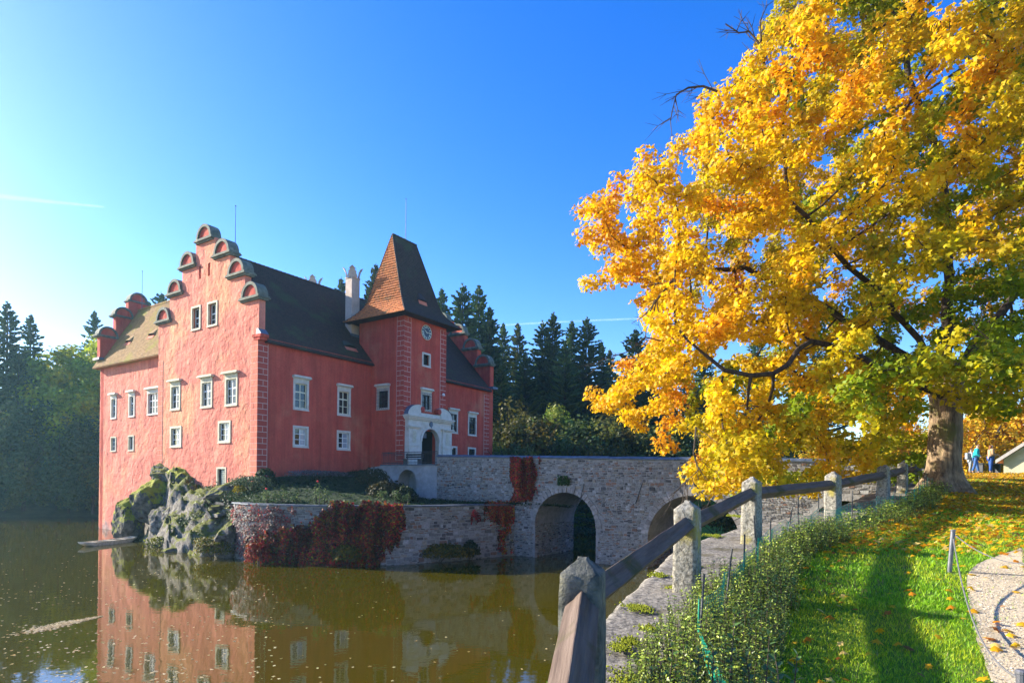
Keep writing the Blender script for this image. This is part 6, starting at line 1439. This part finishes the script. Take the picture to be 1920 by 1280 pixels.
# bare twigs that stick out of the crown
mb = MB()
def bare(px_list, Y, r0, seed, depth=2):
    mb = MB()
    rr = random.Random(seed); pts_ = [at(x, y, Y) - TREE for x, y in px_list]; mb.tube(pts_, list(np.linspace(r0, r0 * 0.35, len(pts_))), 5)
    if depth:
        for i in range(1, len(pts_)):
            for _ in range(3):
                d = (pts_[i] - pts_[i - 1]).normalized(); a = pts_[i].lerp(pts_[i - 1], rr.random()); v_ = (d + Vector((rr.gauss(0, .6), rr.gauss(0, .5), rr.gauss(0, .6)))).normalized() * rr.uniform(0.4, 1.0); m_ = a + v_ * 0.5 + Vector((rr.gauss(0, .05), 0, rr.gauss(0, .05)))
                mb.tube([a, m_, a + v_], [r0 * 0.35, r0 * 0.25, r0 * 0.12], 4)
                for _ in range(2): w_ = (v_.normalized() + Vector((rr.gauss(0, .7), rr.gauss(0, .4), rr.gauss(0, .7)))).normalized() * rr.uniform(0.2, 0.45); mb.tube([m_, m_ + w_], [r0 * 0.2, r0 * 0.1], 3)
    mb.build('bare_branch', M['twig'], maple)
bare([(1402, 190), (1425, 140), (1436, 105), (1420, 78), (1405, 60), (1385, 62), (1360, 45)], 19, 0.05, 1); bare([(1428, 85), (1425, 40), (1440, 8)], 19, 0.03, 2)
bare([(1345, 172), (1318, 162), (1290, 165), (1268, 178), (1260, 210), (1257, 228)], 18.5, 0.04, 3, 1); bare([(1262, 312), (1250, 302), (1235, 290)], 18, 0.025, 4)
bare([(1305, 800), (1300, 850), (1310, 880), (1285, 905), (1255, 930)], 17, 0.03, 5); bare([(1245, 640), (1210, 632), (1175, 660), (1150, 668), (1130, 672)], 18, 0.025, 6); bare([(1300, 905), (1330, 940), (1320, 960)], 16.5, 0.02, 7)
bare([(1292, 490), (1258, 530), (1225, 570), (1213, 598)], 19.2, 0.06, 8, 1); bare([(1470, 120), (1500, 95), (1530, 60)], 19, 0.03, 9); bare([(1890, 640), (1860, 640), (1830, 615), (1845, 590)], 17, 0.03, 12)

# ------------------------------------------------------------------ far trees
def conifer_mesh(seed, H=22.0, wide=0.17, cols=None, droop=0.25):
    rr = random.Random(seed); V = []; F = []; C = []; nb = 300
    for b_ in range(nb):
        t = ((b_ + rr.random()) / nb) ** 0.92; z = H * (0.05 + 0.955 * t) + rr.gauss(0, 0.12); L_ = H * wide * (1 - t) ** 0.80 * rr.uniform(0.45, 1.2) + 0.10
        a = b_ * 2.399 + rr.gauss(0, 0.25); d = np.array([math.cos(a), math.sin(a), 0]); s_ = np.array([-d[1], d[0], 0]); ns = max(3, int(L_ / 0.40)); col0 = np.array(rr.choice(cols)) * rr.uniform(0.7, 1.3); up = rr.uniform(-0.05, 0.25) if t < 0.85 else 0.5
        for k in range(ns):
            u = (k + 0.5) / ns; p = np.array([0, 0, z]) + d * L_ * u + np.array([0, 0, (up - droop) * L_ * u + 0.26 * L_ * u * u]); wd = (0.22 + 0.30 * L_ * (1 - u) * 0.5) * rr.uniform(0.5, 1.3); ln = L_ / ns * 1.4
            for sgn in (-1, 1):
                q = p + s_ * sgn * wd + d * ln * rr.uniform(0.3, 0.8) + np.array([0, 0, -0.22 * wd - rr.random() * 0.16]); r_ = p + d * ln; n0 = len(V); V += [p, r_, q, p + s_ * sgn * wd * 0.4 + np.array([0, 0, -0.22 - rr.random() * 0.28])]; F += [(n0, n0 + 1, n0 + 2), (n0, n0 + 2, n0 + 3)]; c = col0 * rr.uniform(0.75, 1.25); C += [c, c * 1.2, c * 1.15, c * 0.9]
    return np.array(V), np.array(F), np.array(C)
SPC = [(0.030, 0.066, 0.022), (0.052, 0.098, 0.028), (0.085, 0.125, 0.030)]; LARC = [(0.075, 0.105, 0.022), (0.11, 0.12, 0.025), (0.055, 0.085, 0.022)]
CONI = []
for s_, wd, cols, dr in ((1, 0.27, SPC, 0.30), (2, 0.31, SPC, 0.22), (3, 0.21, SPC, 0.32), (4, 0.22, LARC, 0.2), (5, 0.36, SPC, 0.12)):
    v, f, c = conifer_mesh(s_, 22.0, wd, cols, dr); CONI.append(fast('crown', v, f, M['needle'], None, c, link_it=False))
q = MB(); q.tube([(0, 0, -1.0), (0, 0, 8), (0.05, 0, 16), (0, 0, 22.4)], [0.34, 0.25, 0.13, 0.02], 7); CTRUNK = q.mesh('trunk', M['bark_dark'])
def conifer(px_, ptop, Y, kind, label, dz=0.0, sw=1.0):
    X, _, zt = at(px_, ptop, Y); zg = float(land(np.array([X]), np.array([float(Y)]))[0][0]) - 0.3 + dz; s_ = (zt - zg) / 22.2
    r_ = empty('spruce_tree' if kind != 3 else 'larch_tree', (X, Y, zg), rnd.uniform(0, 6.28), label, 'tree', 'trees round the lake')
    t_ = link(bpy.data.objects.new('trunk', CTRUNK), r_); c_ = link(bpy.data.objects.new('crown', CONI[kind]), r_); t_.scale = (s_, s_, s_); c_.scale = (s_ * sw, s_ * sw, s_)
    return r_
for a in [
    (15, 566, 84, 0, 'tallest dark spruce at the left edge of the picture'), (-30, 600, 80, 1, 'dark spruce cut off by the left edge'), (58, 590, 88, 2, 'slender open spruce second from the left against the bright sky'), (178, 583, 104, 2, 'small slender spruce just left of the castle wing'),
    (35, 660, 82, 1, 'shorter broad spruce between the two left spruces'), (302, 548, 98, 4, 'spruce top showing between the two castle gables'), (640, 522, 100, 2, 'spruce tip above the castle ridge left of the tall chimney'), (655, 545, 104, 2, 'short spruce tip behind the tall chimney'), (705, 497, 96, 3, 'feathery larch tip left of the clock tower roof'), (690, 540, 99, 2, 'low spruce tip against the tower roof edge'),
    (829, 541, 100, 2, 'narrow spruce just right of the tower roof'), (868, 533, 92, 1, 'tall spruce left of the tallest one right of the tower'), (898, 537, 96, 0, 'tallest dark spruce right of the clock tower'), (918, 575, 94, 2, 'spruce leaning close to the right side of the tallest spruce'), (944, 606, 108, 2, 'thin blue green spruce at the gap right of the castle'), (971, 607, 106, 3, 'pale yellow green larch with a pointed top right of the castle'),
    (1018, 602, 96, 1, 'spruce on the left flank of the middle clump'), (1037, 586, 94, 0, 'highest spruce of the middle clump behind the bridge'), (1073, 602, 98, 0, 'spruce right of the highest one in the middle clump'), (1100, 595, 93, 1, 'broad dark spruce on the right of the middle clump'), (1060, 640, 90, 1, 'broad shorter spruce in front of the middle clump'), (1128, 640, 95, 2, 'lower spruce at the right edge of the middle clump'), (1143, 655, 105, 2, 'small pale spruce right of the middle clump'),
    (1192, 616, 82, 4, 'isolated dark spruce partly behind the maple leaves'), (1215, 650, 92, 1, 'spruce close behind the lower left maple branch'), (1250, 700, 86, 1, 'spruce half hidden by the maple left side'), (985, 660, 92, 4, 'broad low spruce between larch and middle clump'), (940, 680, 88, 0, 'dark spruce low beside the castle right corner'), (880, 610, 100, 0, 'spruce behind the right gable steps'), (1320, 640, 95, 1, 'spruce behind the left part of the maple crown'), (1420, 620, 98, 0, 'spruce behind the middle of the maple crown'), (1530, 640, 98, 1, 'spruce behind the maple crown left of its trunk')]: conifer(*a)
def broad_mesh(seed, n, cols, w=None, R_=(4.6, 4.6, 6.2), zc=8.2, leaf=0.42):
    g_ = np.random.default_rng(seed); nc = 46; cen = g_.normal(0, 1, (nc, 3)); cen /= np.linalg.norm(cen, axis=1, keepdims=True); cen *= g_.uniform(0.35, 0.95, (nc, 1)); cen = cen * np.array(R_) + np.array([0, 0, zc]); rr_ = g_.uniform(0.9, 1.9, nc); idx = g_.integers(0, nc, n); d = g_.normal(0, 1, (n, 3)); d /= np.linalg.norm(d, axis=1, keepdims=True)
    P = cen[idx] + d * (rr_[idx] * g_.uniform(0.45, 1.05, n))[:, None]; k = P[:, 2] > 0.4; P, d, idx = P[k], d[k], idx[k]; cc = np.array(cols)[g_.choice(len(cols), nc, p=w)][idx] * g_.uniform(0.72, 1.28, (len(P), 1)); N = d + g_.normal(0, 0.5, d.shape) + np.array([0, 0, 0.4])
    tv, tf = LEAF_Q; V, F = scatter(P, frames(N, g_.uniform(0, 6.28, len(P))), g_.uniform(0.7, 1.4, len(P)) * leaf, tv, tf); return fast('crown', V, F, M['leaf_dense'], None, np.repeat(cc, len(tv), 0), link_it=False)
GRN = [(0.09, 0.17, 0.025), (0.14, 0.22, 0.028), (0.22, 0.25, 0.03)]; YGR = [(0.32, 0.38, 0.018), (0.20, 0.28, 0.018), (0.46, 0.42, 0.02)]; DKG = [(0.045, 0.085, 0.025), (0.075, 0.115, 0.028), (0.13, 0.14, 0.026)]; YEL = [(0.62, 0.36, 0.012), (0.52, 0.33, 0.012), (0.36, 0.30, 0.015), (0.68, 0.30, 0.01)]
BRD = [broad_mesh(1, 6500, GRN), broad_mesh(2, 6500, YGR), broad_mesh(3, 6500, DKG), broad_mesh(4, 7000, DKG, None, (5.2, 5.2, 4.4), 5.4), broad_mesh(5, 9000, YEL, None, (4.6, 4.6, 4.6), 6.0, 0.30), broad_mesh(6, 6500, [(0.06, 0.07, 0.014), (0.085, 0.080, 0.014), (0.04, 0.055, 0.014), (0.12, 0.09, 0.012)], None, (5.2, 5.2, 4.6), 5.6)]
q = MB(); q.tube([(0, 0, -1), (0.1, 0, 3), (0, 0.1, 7), (0.2, 0, 10)], [0.32, 0.26, 0.2, 0.08], 7)
for a_ in range(6): an = a_ * 1.05; q.tube([(0, 0, 3.5 + a_ * 0.7), (1.6 * math.cos(an), 1.6 * math.sin(an), 6 + a_ * 0.7), (2.8 * math.cos(an), 2.8 * math.sin(an), 7.6 + a_ * 0.8)], [0.12, 0.08, 0.03], 5)
BTRUNK = q.mesh('trunk', M['bark_dark'])
def broadleaf(px_, ptop, Y, kind, label, sw=1.0, name='broadleaf_tree', cat='tree', group='trees round the lake', top=None):
    X, _, zt = at(px_, ptop, Y); zg = float(land(np.array([X]), np.array([float(Y)]))[0][0]) - 0.4; top = {0: 15.2, 1: 15.2, 2: 15.2, 3: 10.8, 4: 11.4, 5: 11.2}[kind]; s_ = (zt - zg) / top
    r_ = empty(name, (X, Y, zg), rnd.uniform(0, 6.28), label, cat, group); t_ = link(bpy.data.objects.new('trunk', BTRUNK), r_); c_ = link(bpy.data.objects.new('crown', BRD[kind]), r_); c_.scale = (s_ * sw, s_ * sw, s_); t_.scale = (s_, s_, s_ * min(1.0, top / 13)); return r_
for a in [
    (150, 607, 92, 1, 'sunlit yellow green tree just left of the castle wing', 1.0), (118, 640, 90, 1, 'yellow green tree between the spruces and the castle wing', 0.9), (90, 655, 86, 1, 'green yellow tree behind the left lake shore', 0.9), (178, 660, 88, 1, 'yellow green tree touching the castle left edge', 0.9), (135, 712, 80, 1, 'lower tree with a bright top on the left shore', 1.0), (70, 740, 78, 2, 'dark bushy tree on the left shore', 1.1), (20, 755, 76, 2, 'dark tree at the left edge above the water', 1.1), (165, 770, 77, 2, 'dark tree right on the shore beside the castle wing', 1.1), (110, 800, 76, 3, 'dark broad bush overhanging the left shore', 1.0), (45, 830, 74, 3, 'dark low bush overhanging the water on the left', 1.0), (-25, 800, 74, 3, 'dark bush at the far left shore edge', 1.1), (175, 850, 75.5, 3, 'dark low bush on the shore next to the castle corner', 1.0), (130, 870, 75, 3, 'lowest dark bush of the left shore', 1.0), (10, 880, 73, 3, 'dark low bush at the waterline far left', 1.0),
    (960, 742, 76, 5, 'olive green tree right of the castle corner', 0.9), (1005, 770, 72, 5, 'broad tree with a few orange leaves above the bridge', 1.0), (1045, 725, 80, 0, 'grey green tree in front of the middle spruces', 0.8), (1100, 770, 74, 3, 'dark broad tree above the bridge centre', 1.1), (1160, 770, 76, 5, 'dark olive tree above the bridge right of centre', 1.1), (935, 800, 70, 0, 'green bush beside the castle right corner', 0.6), (1215, 790, 74, 3, 'dark broad tree behind the low maple leaves', 1.1), (1275, 780, 72, 3, 'dark tree behind the hanging maple branch', 1.1), (1340, 760, 74, 2, 'dark tree behind the maple crown above the bridge', 1.2), (1060, 800, 68, 3, 'low dark tree just behind the bridge parapet', 1.0), (955, 815, 66, 3, 'low dark bush behind the parapet beside the castle', 0.9), (1130, 812, 66, 5, 'low olive bush behind the bridge parapet', 1.0), (1400, 760, 78, 3, 'dark tree above the right bridge end', 1.2), (1480, 740, 80, 2, 'tall dark tree beyond the right bridge end', 1.2), (1300, 700, 92, 2, 'tree behind the drooping maple branch', 1.1), (1010, 690, 98, 2, 'tree filling the gap below the larch', 1.0), (1180, 700, 96, 2, 'tree between the isolated spruce and middle clump', 1.0)]: broadleaf(*a)
for a in [(1640, 770, 52, 4, 'golden tree beyond the bridge left of the maple trunk', 1.0), (1560, 790, 55, 4, 'golden tree further left beyond the bridge', 1.0), (1700, 740, 58, 4, 'golden tree directly behind the maple trunk', 1.1), (1850, 715, 48, 4, 'bright golden tree behind the walkers', 1.1), (1930, 690, 50, 4, 'golden tree behind the small house', 1.2), (1790, 770, 46, 4, 'low golden tree between trunk and walkers', 0.8)]: broadleaf(*a, name='yellow_tree', group='golden trees beyond the bridge')

# grassy steps of the far shore seen through the arch
for k_ in range(3):
    bush(['lowest grassy shore bank seen through the bridge arch', 'middle grassy shore bank seen through the bridge arch', 'upper grassy shore bank seen through the bridge arch'][k_], at(1100, 1000 - k_ * 22, 56 + 3 * k_), (6, 1.5, 0.5), 2200, [(0.02, 0.06, 0.02), (0.03, 0.08, 0.03), (0.015, 0.04, 0.015)], None, 0.3, LEAF_Q)

# ------------------------------------------------------------------ small house and walkers on the right
M['housewall'] = pmat('cream_house_wall', (0.46, 0.40, 0.27), (0.56, 0.49, 0.34), sc=1.2, rough=0.95, bump=0.02, bsc=5)
M['rooftrim'] = pmat('grey_verge', (0.34, 0.31, 0.28), (0.46, 0.42, 0.38), sc=5, rough=0.8)
HY = 36.0; h0 = at(1868, 868, HY) + Vector((0.72, -0.69, 0)) * 3.65; hz = at(1868, 868, HY).z - 0.52
house = empty('small_house', (h0.x, h0.y, hz), R(-44), 'small cream gabled building with a dark door at the right edge behind the walkers', 'house')
hw = 3.3; el = 0.75; ap = 3.35
def hwall(x0, x1): return None
mb = MB(); dx0, dx1, dzt = -1.62, -0.55, 2.05
roofz = lambda x: el + (ap - el) * (1 - abs(x) / hw)
for a, b_ in ((-hw, dx0), (dx0, dx1), (dx1, 0), (0, hw)):
    zb = dzt if (a, b_) == (dx0, dx1) else 0; mb.quad((a, 0, zb if zb else -0.3), (b_, 0, zb if zb else -0.3), (b_, 0, roofz(b_)), (a, 0, roofz(a)))
mb.quad((-hw, 6, -0.3), (-hw, 0, -0.3), (-hw, 0, el), (-hw, 6, el)); mb.quad((hw, 0, -0.3), (hw, 6, -0.3), (hw, 6, el), (hw, 0, el)); mb.add([(-hw, 6, -.3), (hw, 6, -.3), (hw, 6, el), (0, 6, ap), (-hw, 6, el)], [(4, 3, 2, 1, 0)])
for x in (dx0, dx1): mb.quad((x, 0, 0), (x, 0.3, 0), (x, 0.3, dzt), (x, 0, dzt))
mb.build('wall', M['housewall'], house)
mb = MB(); mb.bx(dx0, dx1, 0.22, 0.28, -0.2, dzt); mb.build('door', M['door'], house)
for s_ in (-1, 1):
    mb = MB(); e0, e1 = s_ * (hw + 0.35), 0.0; z0_, z1_ = el - 0.28 + 0.08, ap + 0.10; v8 = [(e0, -0.3, z0_), (e1, -0.3, z1_), (e1, 6.3, z1_), (e0, 6.3, z0_)]; mb.add(v8 + [(x, y, z + 0.14) for x, y, z in v8], [(0, 1, 2, 3), (7, 6, 5, 4), (0, 4, 5, 1), (1, 5, 6, 2), (2, 6, 7, 3), (3, 7, 4, 0)]); mb.build('roof_slope', M['tile_orange'], house)
    mb = MB(); v8 = [(e0, -0.36, z0_ - 0.06), (e1, -0.36, z1_ - 0.06), (e1, -0.302, z1_ - 0.06), (e0, -0.302, z0_ - 0.06)]; mb.add(v8 + [(x, y, z + 0.22) for x, y, z in v8], [(0, 1, 2, 3), (7, 6, 5, 4), (0, 4, 5, 1), (1, 5, 6, 2), (2, 6, 7, 3), (3, 7, 4, 0)]); mb.build('verge_board', M['rooftrim'], house)
h1 = at(1886, 846, 52); hb = empty('white_house', (h1.x + 3.9, 54, 4.9), 0, 'white rendered house far behind, a corner showing between the trees and the small house', 'house')
mb = MB(); mb.bx(-3.9, 5, 0, 7, -1, 3.3); mb.build('wall', M['white'], hb)
mb = MB(); mb.prism([(-3.9, 3.3), (5.5, 3.3), (5.5, 3.5), (0.8, 4.4), (-3.9, 3.5)], -0.5, 7.5); mb.build('roof', M['tile_orange'], hb)
tb = empty('garden_table', at(1852, 884, 34), R(10), 'low dark table standing on the grass behind the walkers', 'table'); tb.location.z = float(ground(tb.location.x, 34)); tb.scale = (0.75, 0.75, 0.75)
q = MB(); q.bx(-0.9, 0.9, -0.4, 0.4, 0.68, 0.74); q.build('tabletop', M['iron'], tb)
for x_ in (-0.75, 0.75): q = MB(); q.bx(x_ - 0.04, x_ + 0.04, -0.3, 0.3, 0, 0.68); q.build('leg', M['iron'], tb)

M['skin'] = pmat('skin', (0.52, 0.30, 0.21), (0.60, 0.36, 0.26), sc=5, rough=0.6)
def cloth(nm, c): M[nm] = pmat(nm, [k * 0.8 for k in c], [min(1, k * 1.15) for k in c], sc=9, rough=0.9, bump=0.01, bsc=14); return nm
def skinned(name, joints, edges, mat, parent, sub=2):
    me = bpy.data.meshes.new(name); me.from_pydata([j[0] for j in joints], edges, []); o = link(bpy.data.objects.new(name, me), parent)
    md = o.modifiers.new('skin', 'SKIN'); lay = me.skin_vertices[0] if me.skin_vertices else None
    if lay is None: bm = bmesh.new(); bm.from_mesh(me); bm.verts.layers.skin.verify(); bm.to_mesh(me); bm.free(); lay = me.skin_vertices[0]
    for i, j in enumerate(joints): lay.data[i].radius = (j[1], j[2] if len(j) > 2 else j[1]); 
    lay.data[0].use_root = True
    md.use_smooth_shade = True; sd_ = o.modifiers.new('sub', 'SUBSURF'); sd_.levels = sub; sd_.render_levels = sub; me.materials.append(M[mat]); return o
def person(loc, rz, H, label, coat, trousers, hair, hair_len=0.0, coat_len=0.50, stride=0.12, lean=0.0, arm=(0.0, 0.0), headturn=0.0, bag=None):
    """figure facing local -y; H standing height"""
    k = H / 1.75; r_ = empty('person', loc, rz, label, 'person'); L_ = lean
    P = lambda x, y, z: (x * k, (y - L_ * max(0, z - 0.9)) * k, z * k)
    sh = 1.42; hipz = 0.92
    aL = [P(0.20, 0, sh), P(0.25, 0.02, 1.15), P(0.24, -0.10 - arm[0] * 0.25, 0.93 + arm[0] * 0.2)]; aR = [P(-0.20, 0, sh), P(-0.25, 0.02, 1.15), P(-0.24, -0.10 - arm[1] * 0.25, 0.93 + arm[1] * 0.2)]
    lL = [P(0.09, 0, hipz), P(0.10, -stride * 0.5, 0.50), P(0.10, -stride, 0.08), P(0.11, -stride - 0.14, 0.03)]; lR = [P(-0.09, 0, hipz), P(-0.10, stride * 0.3, 0.50), P(-0.10, stride, 0.09), P(-0.11, stride - 0.13, 0.03)]
    J = [(P(0, 0, 0.95), 0.13 * k), (P(0, 0.01, 1.18), 0.125 * k), (P(0, 0, 1.38), 0.13 * k), (P(0, 0, 1.50), 0.055 * k), (P(0, -0.015, 1.56), 0.062 * k), (P(0, -0.02, 1.64), 0.092 * k), (P(0, -0.01, 1.71), 0.075 * k), (P(0, -0.10, 1.615), 0.018 * k)]
    E_ = [(0, 1), (1, 2), (2, 3), (3, 4), (4, 5), (5, 6), (5, 7)]
    for a in (aL, aR):
        n0 = len(J); J += [(a[0], 0.055 * k), (a[1], 0.042 * k), (a[2], 0.03 * k), (tuple(Vector(a[2]) + Vector((0, -0.04, -0.08)) * k), 0.036 * k)]; E_ += [(2, n0), (n0, n0 + 1), (n0 + 1, n0 + 2), (n0 + 2, n0 + 3)]
    for l in (lL, lR):
        n0 = len(J); J += [(l[0], 0.085 * k), (l[1], 0.058 * k), (l[2], 0.042 * k), (l[3], 0.04 * k)]; E_ += [(0, n0), (n0, n0 + 1), (n0 + 1, n0 + 2), (n0 + 2, n0 + 3)]
    skinned('body', J, E_, 'skin', r_)
    J = [(P(0, 0, 1.10), 0.165 * k), (P(0, 0, 1.40), 0.155 * k), (P(0, 0, 1.49), 0.075 * k), (P(0, 0, 1.52 - coat_len * 0.98), 0.175 * k)]; E_ = [(0, 1), (1, 2), (0, 3)]
    for a in (aL, aR): n0 = len(J); J += [(a[0], 0.078 * k), (a[1], 0.062 * k), (a[2], 0.048 * k)]; E_ += [(1, n0), (n0, n0 + 1), (n0 + 1, n0 + 2)]
    skinned('jacket', J, E_, coat, r_)
    J = [(P(0, 0, 0.95), 0.145 * k)]; E_ = []
    for l in (lL, lR): n0 = len(J); J += [(l[0], 0.105 * k), (l[1], 0.078 * k), (tuple(Vector(l[2]) + Vector((0, 0, 0.03)) * k), 0.066 * k)]; E_ += [(0, n0), (n0, n0 + 1), (n0 + 1, n0 + 2)]
    skinned('trousers', J, E_, trousers, r_)
    for l in (lL, lR): skinned('shoe', [(tuple(Vector(l[2]) + Vector((0, 0.03, -0.02)) * k), 0.055 * k), (tuple(Vector(l[3]) + Vector((0, -0.03, 0.01)) * k), 0.045 * k)], [(0, 1)], 'shoe', r_, 1)
    J = [(P(0, 0.02, 1.69), 0.096 * k), (P(0, 0.03, 1.63), 0.088 * k)] + ([(P(0, 0.06, 1.55 - hair_len * 0.5), 0.07 * k), (P(0, 0.08, 1.50 - hair_len), 0.05 * k)] if hair_len else []); skinned('hair', J, [(i, i + 1) for i in range(len(J) - 1)], hair, r_)
    if bag: q = MB(); q.box((0, 0.19 * k, 1.22 * k), (0.30 * k, 0.16 * k, 0.42 * k)); q.build('backpack', M[bag], r_)
    return r_
cloth('shoe', (0.03, 0.03, 0.04)); cloth('teal_jacket', (0.02, 0.36, 0.40)); cloth('blue_jeans', (0.05, 0.12, 0.32)); cloth('tan_coat', (0.42, 0.27, 0.15)); cloth('navy_jeans', (0.03, 0.08, 0.28)); cloth('grey_jacket', (0.28, 0.30, 0.33)); cloth('brown_hair', (0.07, 0.04, 0.025)); cloth('auburn_hair', (0.22, 0.09, 0.035)); cloth('pale_scarf', (0.55, 0.52, 0.42))
def stand(x, y, Y):
    p = at(x, y, Y); return (p.x, Y, float(ground(p.x, Y)))
person(stand(1829, 892, 33.0), R(60), 1.62, 'person in a turquoise and white jacket and blue jeans walking right of the maple trunk', 'teal_jacket', 'blue_jeans', 'brown_hair', 0, 0.55, 0.16, 0.10, (0.6, 0.3))
person(stand(1857, 893, 33.4), R(75), 1.60, 'person in a knee length tan coat and dark blue jeans with auburn hair', 'tan_coat', 'navy_jeans', 'auburn_hair', 0.12, 0.70, 0.06, 0.03, (0.9, 0.8), 0, None)
person(stand(1819, 890, 34.6), R(80), 1.42, 'shorter person in a grey jacket half hidden behind the one in turquoise', 'grey_jacket', 'grey_jacket', 'brown_hair', 0, 0.5, 0.1, 0.05, (0.2, 0.2), 0, 'grey_jacket')

# ------------------------------------------------------------------ leaves on the water, contrails
g_ = np.random.default_rng(77); P = []
while len(P) < 950:
    px_, py_ = g_.uniform(0, 1050), 1010 + 300 * g_.uniform() ** 0.8
    p = at_z(px_, py_, 0.006); dz_ = 0.5 + 0.5 * fbm((p.x * 0.12, p.y * 0.25, 4), 1, 4)
    if g_.uniform() < (0.15 + dz_ ** 2) * (1.0 if px_ < 520 else 0.16): P.append((p.x, p.y, 0.006 + g_.uniform(0, 0.004)))
for _ in range(1400):
    t = g_.uniform(); a = at_z(70, 1180, 0); b_ = at_z(190, 1155, 0); c = np.array(a) * (1 - t) + np.array(b_) * t; w_ = 0.55 * (1 - t) + 0.05
    P.append((c[0] + g_.normal(0, 0.30 * w_), c[1] + g_.normal(0, w_ * 0.7), 0.008 + g_.uniform(0, 0.01)))
P = np.array(P); n = len(P); N = np.concatenate([g_.normal(0, 0.12, (n, 2)), np.ones((n, 1))], 1)
tag(leafmesh('floating_leaves', P, N, g_.uniform(0.05, 0.13, n), pal([(0.52, 0.42, 0.24), (0.62, 0.50, 0.26), (0.40, 0.26, 0.10), (0.70, 0.58, 0.36)], n), LEAF_SM, 'leaf_dense'), 'pale fallen leaves floating on the lake, thickest at the lower left', 'leaves', kind='stuff')
m, t, b = newmat('thin_vapour'); L = t.links.new
b.inputs['Base Color'].default_value = (0.9, 0.92, 0.95, 1); b.inputs['Roughness'].default_value = 1.0; b.inputs['Specular IOR Level'].default_value = 0
tr = nd(t, 'ShaderNodeBsdfTransparent'); mx = nd(t, 'ShaderNodeMixShader'); lw = nd(t, 'ShaderNodeLayerWeight', Blend=0.35); g = nd(t, 'ShaderNodeTexCoord'); n1 = nd(t, 'ShaderNodeTexNoise', Scale=0.02, Detail=5.0); L(g.outputs['Object'], n1.inputs['Vector'])
mm = nd(t, 'ShaderNodeMath', operation='SUBTRACT'); mm.inputs[0].default_value = 1.0; L(lw.outputs['Facing'], mm.inputs[1]); m2 = nd(t, 'ShaderNodeMath', operation='MULTIPLY'); L(mm.outputs[0], m2.inputs[0]); L(n1.outputs[0], m2.inputs[1]); m3 = nd(t, 'ShaderNodeMath', operation='MULTIPLY'); m3.inputs[1].default_value = 0.10; L(m2.outputs[0], m3.inputs[0])
L(m3.outputs[0], mx.inputs[0]); ts = nd(t, 'ShaderNodeBsdfTranslucent'); ts.inputs['Color'].default_value = (1, 1, 1, 1); ma = nd(t, 'ShaderNodeAddShader'); L(b.outputs[0], ma.inputs[0]); L(ts.outputs[0], ma.inputs[1]); L(tr.outputs[0], mx.inputs[1]); L(ma.outputs[0], mx.inputs[2]); L(mx.outputs[0], t.nodes['Material Output'].inputs['Surface'])
def trail(pxs, Y, r0, r1, label):
    pts_ = [at(x, y, Y) for x, y in pxs]; q = MB(); n_ = 24; pp_ = []
    for i in range(n_ + 1): s_ = i / n_ * (len(pts_) - 1); k_ = min(int(s_), len(pts_) - 2); pp_.append(pts_[k_].lerp(pts_[k_ + 1], s_ - k_))
    q.tube(pp_, list(np.linspace(r0, r1, n_ + 1)), 12, cap=False); o = q.build('contrail', m, smooth=True); tag(o, label, 'contrail'); o.visible_shadow = True
trail([(-160, 352), (0, 368), (100, 379), (195, 388)], 4000, 26, 7, 'short white contrail in the bright sky at the upper left')
trail([(900, 612), (1000, 606), (1100, 601), (1250, 595)], 4200, 7, 7, 'faint level contrail low in the sky behind the middle spruces')

# ------------------------------------------------------------------ haze in the air over the lake
m = bpy.data.materials.new('haze'); m.use_nodes = True; t = m.node_tree; t.nodes.clear()
pv = t.nodes.new('ShaderNodeVolumePrincipled'); pv.inputs['Color'].default_value = (0.42, 0.80, 1.0, 1); pv.inputs['Density'].default_value = 0.0003; pv.inputs['Anisotropy'].default_value = 0.5
mo = t.nodes.new('ShaderNodeOutputMaterial'); t.links.new(pv.outputs[0], mo.inputs['Volume'])
q = MB(); q.bx(-230, 230, -90, 260, -2.0, 46.0); tag(q.build('haze', m), kind='stuff')
